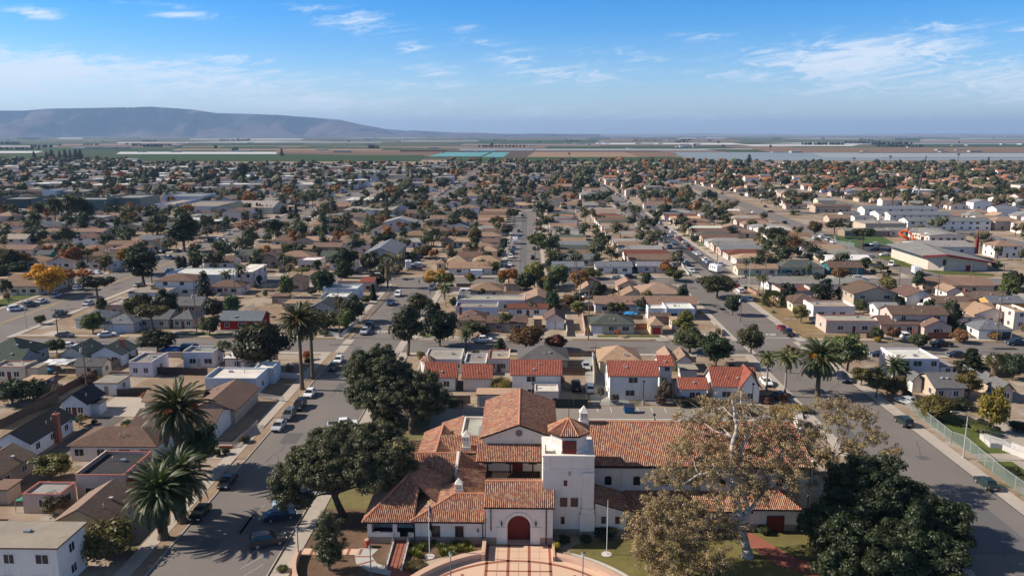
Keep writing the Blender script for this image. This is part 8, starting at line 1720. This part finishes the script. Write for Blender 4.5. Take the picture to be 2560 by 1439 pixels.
def fp(c,*q):return [GC(c,q[i],q[i+1])for i in range(0,len(q),2)]
W1=(.66,.64,.6)
FN=[('long dark red-brown plank fence along the left alley',fp(5,250,1500,370,1440,660,1270,970,1115),1.8,'plank',(.10,.055,.045)),('weathered brown plank fence beside the mossy garage',fp(5,1040,1085,1310,950),1.8,'plank',(.17,.13,.10)),('dark plank fence between white cottage and brown house',fp(5,1110,1325,1430,1320),1.6,'plank',(.06,.045,.038)),('dark plank fence at the top of the bare lot',fp(5,1440,1118,1965,1130),1.8,'plank',(.07,.052,.045)),('brown plank fence at the left edge above the pale blue house',fp(1,0,205,300,60,420,0),1.8,'plank',(.11,.08,.06)),('white railing fence in front of the red house',fp(5,2045,725,2200,725,2420,735),1.0,'picket',W1),('low white wall behind the slender palms',fp(6,335,1150,570,1165),1.2,'wall',W1),('white picket fence across the bare front yard',fp(6,180,1345,410,1380),1.2,'picket',(.5,.5,.5)),('brick and white iron front fence at the left pavement',fp(1,1545,338,1660,338,1760,250,1832,180),1.1,'picket',(.55,.45,.42)),('red brick low wall at the left pavement',fp(1,1560,345,1655,345),.5,'wall',(.25,.08,.055)),('white fence along the pavement above the crossing',fp(6,780,740,960,770,1130,620),1.2,'picket',(.5,.52,.53)),('grey wire fence along the left street front yards',fp(6,1110,600,1215,545,1425,335),1.2,'mesh',W1),('long chain link fence along the right street, upper part',fp(4,812,310,1115,555),2.2,'mesh',W1),('long chain link fence along the right street, lower part',fp(4,1115,555,1195,580,1445,795,1640,940),2.2,'mesh',W1),('orange board fence at the alley',fp(7,948,440,992,430),1.6,'plank',(.55,.17,.03)),('orange brown board fence beside the cream bungalow',fp(7,1475,690,1600,690),1.7,'plank',(.34,.11,.06)),('dark red board fence beside the grey garage',fp(8,2000,640,2130,720,2265,730),2.2,'plank',(.30,.055,.03)),('brown plank fence along the right cross street',fp(8,1700,738,1925,738),1.9,'plank',(.19,.075,.05)),('red plank fence beside the white SUV',fp(8,1500,665,1565,700),1.7,'plank',(.30,.09,.06)),('brown plank fence left of the autumn street tree',fp(8,1160,730,1310,735),1.7,'plank',(.12,.05,.04)),('white rail fence beside the junction left of the tall white house',fp(8,1060,935,1280,945),1.3,'picket',W1),('sandy block wall on the corner of the right street',fp(8,80,290,185,345),.9,'wall',(.38,.24,.17)),('dark wire fence round the dry corner yard',fp(8,190,345,345,345),1.1,'mesh',W1),('plank fence between the parking court and tiled houses',fp(2,640,170,870,170),1.7,'plank',(.09,.065,.05)),('wire fence along the back of the parking court',fp(7,1230,1420,1700,1410,2420,1400),1.3,'mesh',W1),('pale wall along the drive between tiled houses',fp(7,1065,970,1082,1290),1.6,'wall',(.5,.46,.42)),('white wall at the left side of the alley',fp(7,812,600,822,760),1.4,'wall',(.6,.57,.53)),('pinkish wall at the right side of the alley',fp(7,965,560,995,755),1.4,'wall',(.52,.36,.29)),('white garden wall beside the spanish flat house',fp(6,2090,990,2350,985),1.5,'wall',(.6,.6,.58)),('grey block wall beside the pink-brown gable',fp(6,370,160,520,110),1.6,'wall',(.25,.22,.2)),('white yard wall before the walled palms of the middle street',fp(12,2230,1400,2420,1390,2555,1390),1.6,'mesh',W1),('white low wall at the foot of the striped street',fp(7,1890,60,1980,190),.8,'wall',(.66,.64,.6)),('red brick wall beside the teal house lawn',fp(8,815,100,900,175),.8,'wall',(.5,.3,.23)),('chain link fence round the school lawn',fp(14,870,900,890,960,1050,985),1.8,'mesh',W1)]
for a in FN:fence(a[0],a[1],a[2],a[3],a[4],'wall' if a[3]=='wall' else 'fence')
rf=random.Random(4);nf=0
while nf<64:
 y=120+210*rf.random();x=rf.uniform(-.66,.66)*y;L_=rf.uniform(6,16);a=rf.random()<.5;x2,y2=(x+L_,y)if a else (x,y+L_)
 ok,px=visible(x,y,0)
 if not ok or onroad(x,y,x2,y2,2.5)or any(x<e[2]+.3 and x2>e[0]-.3 and y<e[3]+.3 and y2>e[1]-.3 for e in FOOT)or (-32<x2 and x<76 and y<158)or (x2>56 and y<150)or (-88<x2 and x<-50 and y<172):continue
 st_=rf.choice(['plank','plank','wall','mesh']);fence(uniq({'plank':'brown yard fence','wall':'low block yard wall','mesh':'wire yard fence'}[st_],where2(x,y)),[(x,y),(x2,y2)],rf.uniform(1.2,1.9),st_,rf.choice([(.13,.09,.07),(.10,.065,.05),(.2,.14,.1)])if st_=='plank' else (.42,.36,.3),'wall' if st_=='wall' else 'fence');nf+=1
mb=MB();rf=random.Random(9);fw=[mat('farm white',(.5,.5,.49),var=0),mat('farm grey',(.33,.32,.31),var=0)]
for _ in range(80):
 px,py=rf.uniform(-20,2580),338+44*rf.random()**1.3;x,y=G(px,py);mb.cur=rf.choice([0,1,1]);k=.7+y/15000
 for j in range(rf.choice([1,1,2,4])):a,b2,h=rf.uniform(8,30)*k,rf.uniform(8,16)*k,rf.uniform(3,7)*k;xx,yy=x+rf.uniform(-70,70)*k,y+rf.uniform(-30,30);mb.box(xx-a,yy-b2,0,xx+a,yy+b2,h)
tag(mb.build('farm_buildings',fw),'tiny pale farm sheds scattered across the distant fields','farm buildings',kind='stuff')
mb=MB();rf=random.Random(19)
for _ in range(90):
 px,py=rf.uniform(-20,2580),337.5+40*rf.random()**1.5;x,y=G(px,py);k=1+y/12000;n=rf.choice([1,2,6,14]);tall=rf.uniform(7,13)
 for j in range(n):r=tall*rf.uniform(.4,.7)*k;mb.val=rf.random()*.5;mb.ball((x+(j-n/2)*11*k+rf.uniform(-4,4),y+rf.uniform(-8,8),tall*.55),r,r,tall*.6,6,4,.25,rf)
tag(mb.build('farm_trees',leaf_m,color=(.035,.045,.022),attr=True),'dark lines and clumps of trees on the distant fields','trees',kind='stuff')
# wires between the poles
def wire(label,a,b,n=3):
 o=None;mb=MB()
 for k in range(n):
  off=(k-(n-1)/2)*.6;pts=[]
  for q in range(11):
   t=q/10;pts.append((a[0]+(b[0]-a[0])*t+off*.7,a[1]+(b[1]-a[1])*t+off*.7,a[2]+(b[2]-a[2])*t-1.0*4*t*(1-t)))
  mb.path(pts,[.018]*11,4)
 tag(mb.build('power_line',black_m),label,'power line','sagging wires between utility poles')
for i,j,nm in [(7,8,'wires sagging across the cross street to the alley'),(8,9,'wires sagging along the lower alley'),(9,10,'wires sagging along the upper alley'),(0,1,'wires sagging from the left alley pole to the verge pole'),(1,2,'wires sagging past the pale pink corner house'),(2,5,'wires sagging from the red house to the left street'),(11,12,'wires sagging over the tan gables on the right'),(12,13,'wires sagging past the boat'),(14,15,'wires sagging over the right street junction'),(6,3,'wires sagging beside the white hall')]:wire(nm,POLES[i],POLES[j])
# playground, crane, tarps, steps, people
X,Y=GC(14,1490,925);o=empty('play_tower',(X,Y,0),'play tower with twisting orange tube slide on the school playground','playground slide');mb=MB();mb.path([(3.0*math.cos(t)*.7,2.0*math.sin(t),5.6-t*.85)for t in [k*.42 for k in range(15)]],[.6]*15,10);mb.path([(2.2,0,4.2),(3.2,-1,3.0),(3.4,-2.5,1.6),(3.4,-4,.7)],[.55]*4,10);mb.build('tube_slide',mat('orange plastic',(.70,.10,.015),rough=.4,var=.05),o)
mb=MB()
for x in (2.6,5.6):
 for y in (-1.5,1.5):mb.tube((x,y,0),(x,y,7.2),.12,.12,6)
mb.box(2.4,-1.7,4.0,5.8,1.7,4.2);mb.tube((2.6,-1.5,7.2),(5.6,1.5,7.2),.1,.1,6);mb.tube((2.6,1.5,7.2),(5.6,-1.5,7.2),.1,.1,6);mb.build('frame',mat('play frame',(.12,.12,.13),var=0),o)
X,Y=GC(14,1660,935);o=empty('climbing_frame',(X,Y,0),'dark climbing frame with small roof on the school playground','climbing frame');mb=MB()
for i in range(6):
 for j in range(2):mb.tube((i*2.2-5,j*2.5,0),(i*2.2-5,j*2.5,3.0),.09,.09,5)
for j in range(2):mb.tube((-5,j*2.5,2.9),(6,j*2.5,2.9),.08,.08,5)
for i in range(12):mb.tube((i-5,0,2.95),(i-5,2.5,2.95),.05,.05,5)
mb.build('frame',mat('brown steel',(.07,.05,.04),var=0),o);mb=MB();mb.mesh([(1,-.4,3.6),(4,-.4,3.6),(4,2.9,3.6),(1,2.9,3.6),(2.5,1.2,4.6)],[(0,1,4),(1,2,4),(2,3,4),(3,0,4),(3,2,1,0)]);mb.build('roof',mat('play roof',(.5,.48,.44),var=0),o)
sheet('playground',[[GC(14,1380,905),GC(14,1500,955),GC(14,1800,955),GC(14,1700,890)]],.06,mat('bark chip',(.34,.20,.13),var=.2));sheet('lawn',[[GC(14,820,885),GC(14,900,940),GC(14,1060,985),GC(14,1440,965),GC(14,1290,890)],[GC(14,1330,885),GC(14,1370,900),GC(14,1700,885),GC(14,1790,945),GC(14,1860,940),GC(14,1720,885)]],.05,mat('green school lawn',(.06,.10,.025),var=.2,scale=.5,coarse=.08));sheet('parking_lot',[[GC(14,1060,985),GC(14,1180,1035),GC(14,1650,1045),GC(14,1660,965),GC(14,1440,965)]],.06,darkasph)
sheet('lawn',[[GC(14,1230,1065),GC(14,1470,1160),GC(14,1570,1170),GC(14,1560,1110),GC(14,1440,1070)],[GC(14,1640,1185),GC(14,1800,1225),GC(14,2300,1245),GC(14,2290,1225),GC(14,1810,1195)]],.05,grass)
X,Y=GC(14,1590,600);o=empty('mobile_crane',(X,Y,0),'mobile crane with very tall white and dark boom behind the terraces','crane');tx,tz=atY(*C(14,1692,175),Y);mx,mz=atY(*C(14,1625,470),Y);bx_,bz=atY(*C(14,1608,575),Y)
mb=MB();mb.tube((bx_-X,0,2.5),(mx-X,0,mz),1.0,.8,8);mb.build('boom',paint,o,color=(.72,.72,.72));mb=MB();mb.tube((mx-X,0,mz),(tx-X,0,tz),.6,.35,6);mb.build('jib',mat('dark lattice',(.05,.05,.055),var=0),o);mb=MB();mb.tube((-6,0,.5),(bx_-X-2,0,14),.6,.5,8);mb.build('back_stay',paint,o,color=(.72,.72,.72));mb=MB();mb.box(-6,-1.5,.8,7,1.5,2.4);mb.box(4,-1.4,2.4,6.6,1.4,4.2);mb.build('chassis',paint,o,color=(.6,.6,.6));wheels4(o,[(-5,-1.3),(-3,-1.3),(3,-1.3),(5,-1.3)],.7)
def tarp(label,cr,x,y,w,d,h,col):
 X,Y=GC(cr,x,y);o=empty('tarp_canopy',(X,Y,0),label,'canopy');mb=MB();nn=5;g={}
 for i in range(nn+1):
  for j in range(nn+1):u,v=i/nn-.5,j/nn-.5;g[i,j]=(u*w,v*d,h+.5*(1-4*u*u)*(1-4*v*v)+.12*math.sin(i*2.3+j*1.7))
 for i in range(nn):
  for j in range(nn):mb.face([g[i,j],g[i+1,j],g[i+1,j+1],g[i,j+1]])
 mb.build('cloth',mat('tarp cloth',objcol=True,var=.1,rough=.7),o,color=col);mb=MB()
 for k in ((0,0),(nn,0),(0,nn),(nn,nn)):p=g[k];mb.tube((p[0],p[1],0),p,.05,.05,6)
 mb.build('legs_frame',metal_m,o)
BL=(.03,.25,.52)
for a in [('bright blue canopy beside the cream flat roof',7,1540,555,4.0,3.5,2.2,BL),('lower bright blue tarp beside the boat cover',7,1420,580,4.0,3.0,1.3,BL),('green torn tarp in the yard above the white flat block',1,240,770,3.6,2.6,1.8,(.03,.22,.15)),('blue tarp over a car beside the dark van',5,1625,925,4.6,4,1.4,(.015,.10,.32)),('pale blue tarp beside the open carport',5,430,1115,3.2,2.2,1.0,(.12,.35,.6)),('green garden umbrella in the pale blue house yard',1,490,215,2.6,2.6,2.1,(.02,.15,.08)),('dark blue tarp on the brown gable, middle distance',12,848,925,6,3,4.5,(.02,.05,.12)),('blue tarp beside the brick workshop',12,860,750,7,4,2,BL),('white awning of the low red tile house',7,2025,1318,7.5,2.2,2.0,(.66,.66,.66)),('white carport canopy with silver roof beside the tarp yard',5,555,1085,6.5,4.5,2.2,(.6,.6,.6)),('small turquoise canopy in the back yards of the middle street',13,1045,925,3,3,2.6,(.02,.35,.45)),('pink parasol behind the grey-roofed house',13,1000,1215,4,3,2.4,(.65,.3,.22))]:tarp(*a)
def person(label,cr,x,y,shirt,trousers,rz,stride=.25):
 X,Y=GC(cr,x,y);o=empty('person',(X,Y,.06),label,'person',rz=rz)
 V=[(0,0,.95),(0,0,1.18),(0,.02,1.42),(0,.03,1.52),(0,.06,1.66),(0,.05,1.74),(.1,0,.9),(.11,stride*.5,.5),(.11,stride*.6,.08),(.11,stride*.6+.14,.03),(-.1,0,.9),(-.11,-stride*.3,.5),(-.11,-stride,.1),(-.11,-stride+.13,.05),(.19,.02,1.4),(.25,-.08,1.13),(.25,.08,.9),(.25,.12,.82),(-.19,.02,1.4),(-.25,.08,1.13),(-.25,.2,.92),(-.25,.24,.84)]
 E_=[(0,1),(1,2),(2,3),(3,4),(4,5),(0,6),(6,7),(7,8),(8,9),(0,10),(10,11),(11,12),(12,13),(2,14),(14,15),(15,16),(16,17),(2,18),(18,19),(19,20),(20,21)]
 RD=[.15,.14,.15,.06,.1,.08,.1,.07,.05,.045,.1,.07,.05,.045,.06,.05,.04,.035,.06,.05,.04,.035]
 me=bpy.data.meshes.new('body');me.from_pydata(V,E_,[]);ob=bpy.data.objects.new('body',me);COL.objects.link(ob);ob.modifiers.new('skin','SKIN');sk=me.skin_vertices[0].data
 for k,r in enumerate(RD):sk[k].radius=(r,r*.85)
 sk[0].use_root=True;sb=ob.modifiers.new('sub','SUBSURF');sb.levels=1;sb.render_levels=1;bpy.context.view_layer.update()
 m2=bpy.data.meshes.new_from_object(ob.evaluated_get(bpy.context.evaluated_depsgraph_get()));bpy.data.objects.remove(ob)
 sm_,tm_,hm_=mat('shirt '+label[:12],shirt,var=.05),mat('trousers '+label[:12],trousers,var=.05),mat('skin',(.42,.25,.17),var=0);m2.materials.clear()
 for q in (sm_,tm_,hm_):m2.materials.append(q)
 for p in m2.polygons:z=p.center.z;p.material_index=2 if z>1.5 or (abs(p.center.x)>.2 and z<.92)else (0 if z>.97 or abs(p.center.x)>.185 else 1);p.use_smooth=True
 b=link('body',m2,o);mb=MB();mb.ball((0,.02,1.74),.1,.11,.09);mb.build('hair',mat('dark hair',(.02,.015,.012),var=0),o)
person('person in dark blue clothes walking on the lawn before the red-doored garage',7,1530,770,(.03,.05,.09),(.03,.035,.05),R(-90),.35);person('person in blue crossing the dirt beside the golden street tree',6,1800,360,(.05,.12,.25),(.03,.04,.07),R(180));person('person in dark clothes standing in the street left of the golden tree',6,1697,268,(.04,.05,.09),(.02,.02,.03),0,.15)
# school steps and ramp on the right
X,Y=GC(4,1340,555);o=empty('school_steps',(X,Y,0),'pale concrete steps with railings on the school slope','steps',rz=R(-8));mb=MB()
for k in range(7):mb.box(0,-2.2+k*.0,k*.14,4.2-k*.5,2.4,k*.14+.138)
mb.build('steps',paleco,o);mb=MB()
for y in (-2,.2,2.2):mb.tube((0,y,1.9),(4.2,y,1.0),.03,.03,6);mb.tube((0,y,.1),(0,y,1.9),.03,.03,6);mb.tube((4.2,y,0),(4.2,y,1.0),.03,.03,6)
mb.build('railing',metal_m,o)
o=empty('ramp_wall',(*GC(4,1455,600),0),'white ramp wall beside the school lawn','wall',rz=R(-68));mb=MB();mb.box(0,0,0,15,.25,1.0);mb.box(0,2.0,0,15,2.25,1.2);mb.build('wall',paleco,o);mb=MB();mb.tube((0,.12,1.6),(15,.12,1.6),.03,.03)
for k in range(8):mb.tube((k*2.1,.12,1.0),(k*2.1,.12,1.6),.03,.03)
mb.build('railing',metal_m,o)
for i,(a,w,h,col)in enumerate([((4,1000,330),6,2.2,DK),((4,1090,320),6,2.0,(.05,.05,.03)),((4,1190,320),5,2.2,DK),((4,1250,440),4,1.3,OL),((4,1320,480),4,1.3,OL),((4,1390,500),3.5,1.2,(.05,.06,.03)),((4,1320,430),2.2,1.3,DK),((4,1360,450),2.2,1.3,DK),((4,1410,480),2.2,1.2,DK),((4,1560,470),5,2.0,DK),((4,1530,780),3.4,1.8,DK),((4,1590,830),3,1.5,MG)]):
 shrub(['leafy hedge behind the mesh fence, left','leafy hedge behind the mesh fence, middle','leafy hedge behind the mesh fence, right','olive hedge beside the school walk, upper','olive hedge beside the school walk, middle','olive hedge beside the school walk, lower','clipped round bush above the school steps, first','clipped round bush above the school steps, second','clipped round bush above the school steps, third','dark bush at the right edge beside the court','dark bush behind the mesh fence at the right edge','small green bush in the right margin'][i],*GC(*a),w,h,col)
 # ================================================================ haze
mb=MB();mb.box(-43000,-1600,-2,43000,43000,700)
hz=mb.build('haze',bpy.data.materials.new('haze air'));hm=hz.data.materials[0];hm.use_nodes=True;N=NT(hm.node_tree);N.n.clear()
pv=N.node('ShaderNodeVolumePrincipled',i_Color=(.44,.66,1.0,1),i_Density=HAZE,i_Anisotropy=.1);out=N.node('ShaderNodeOutputMaterial');N.l.new(pv.outputs[0],out.inputs['Volume']);tag(hz,kind='stuff')
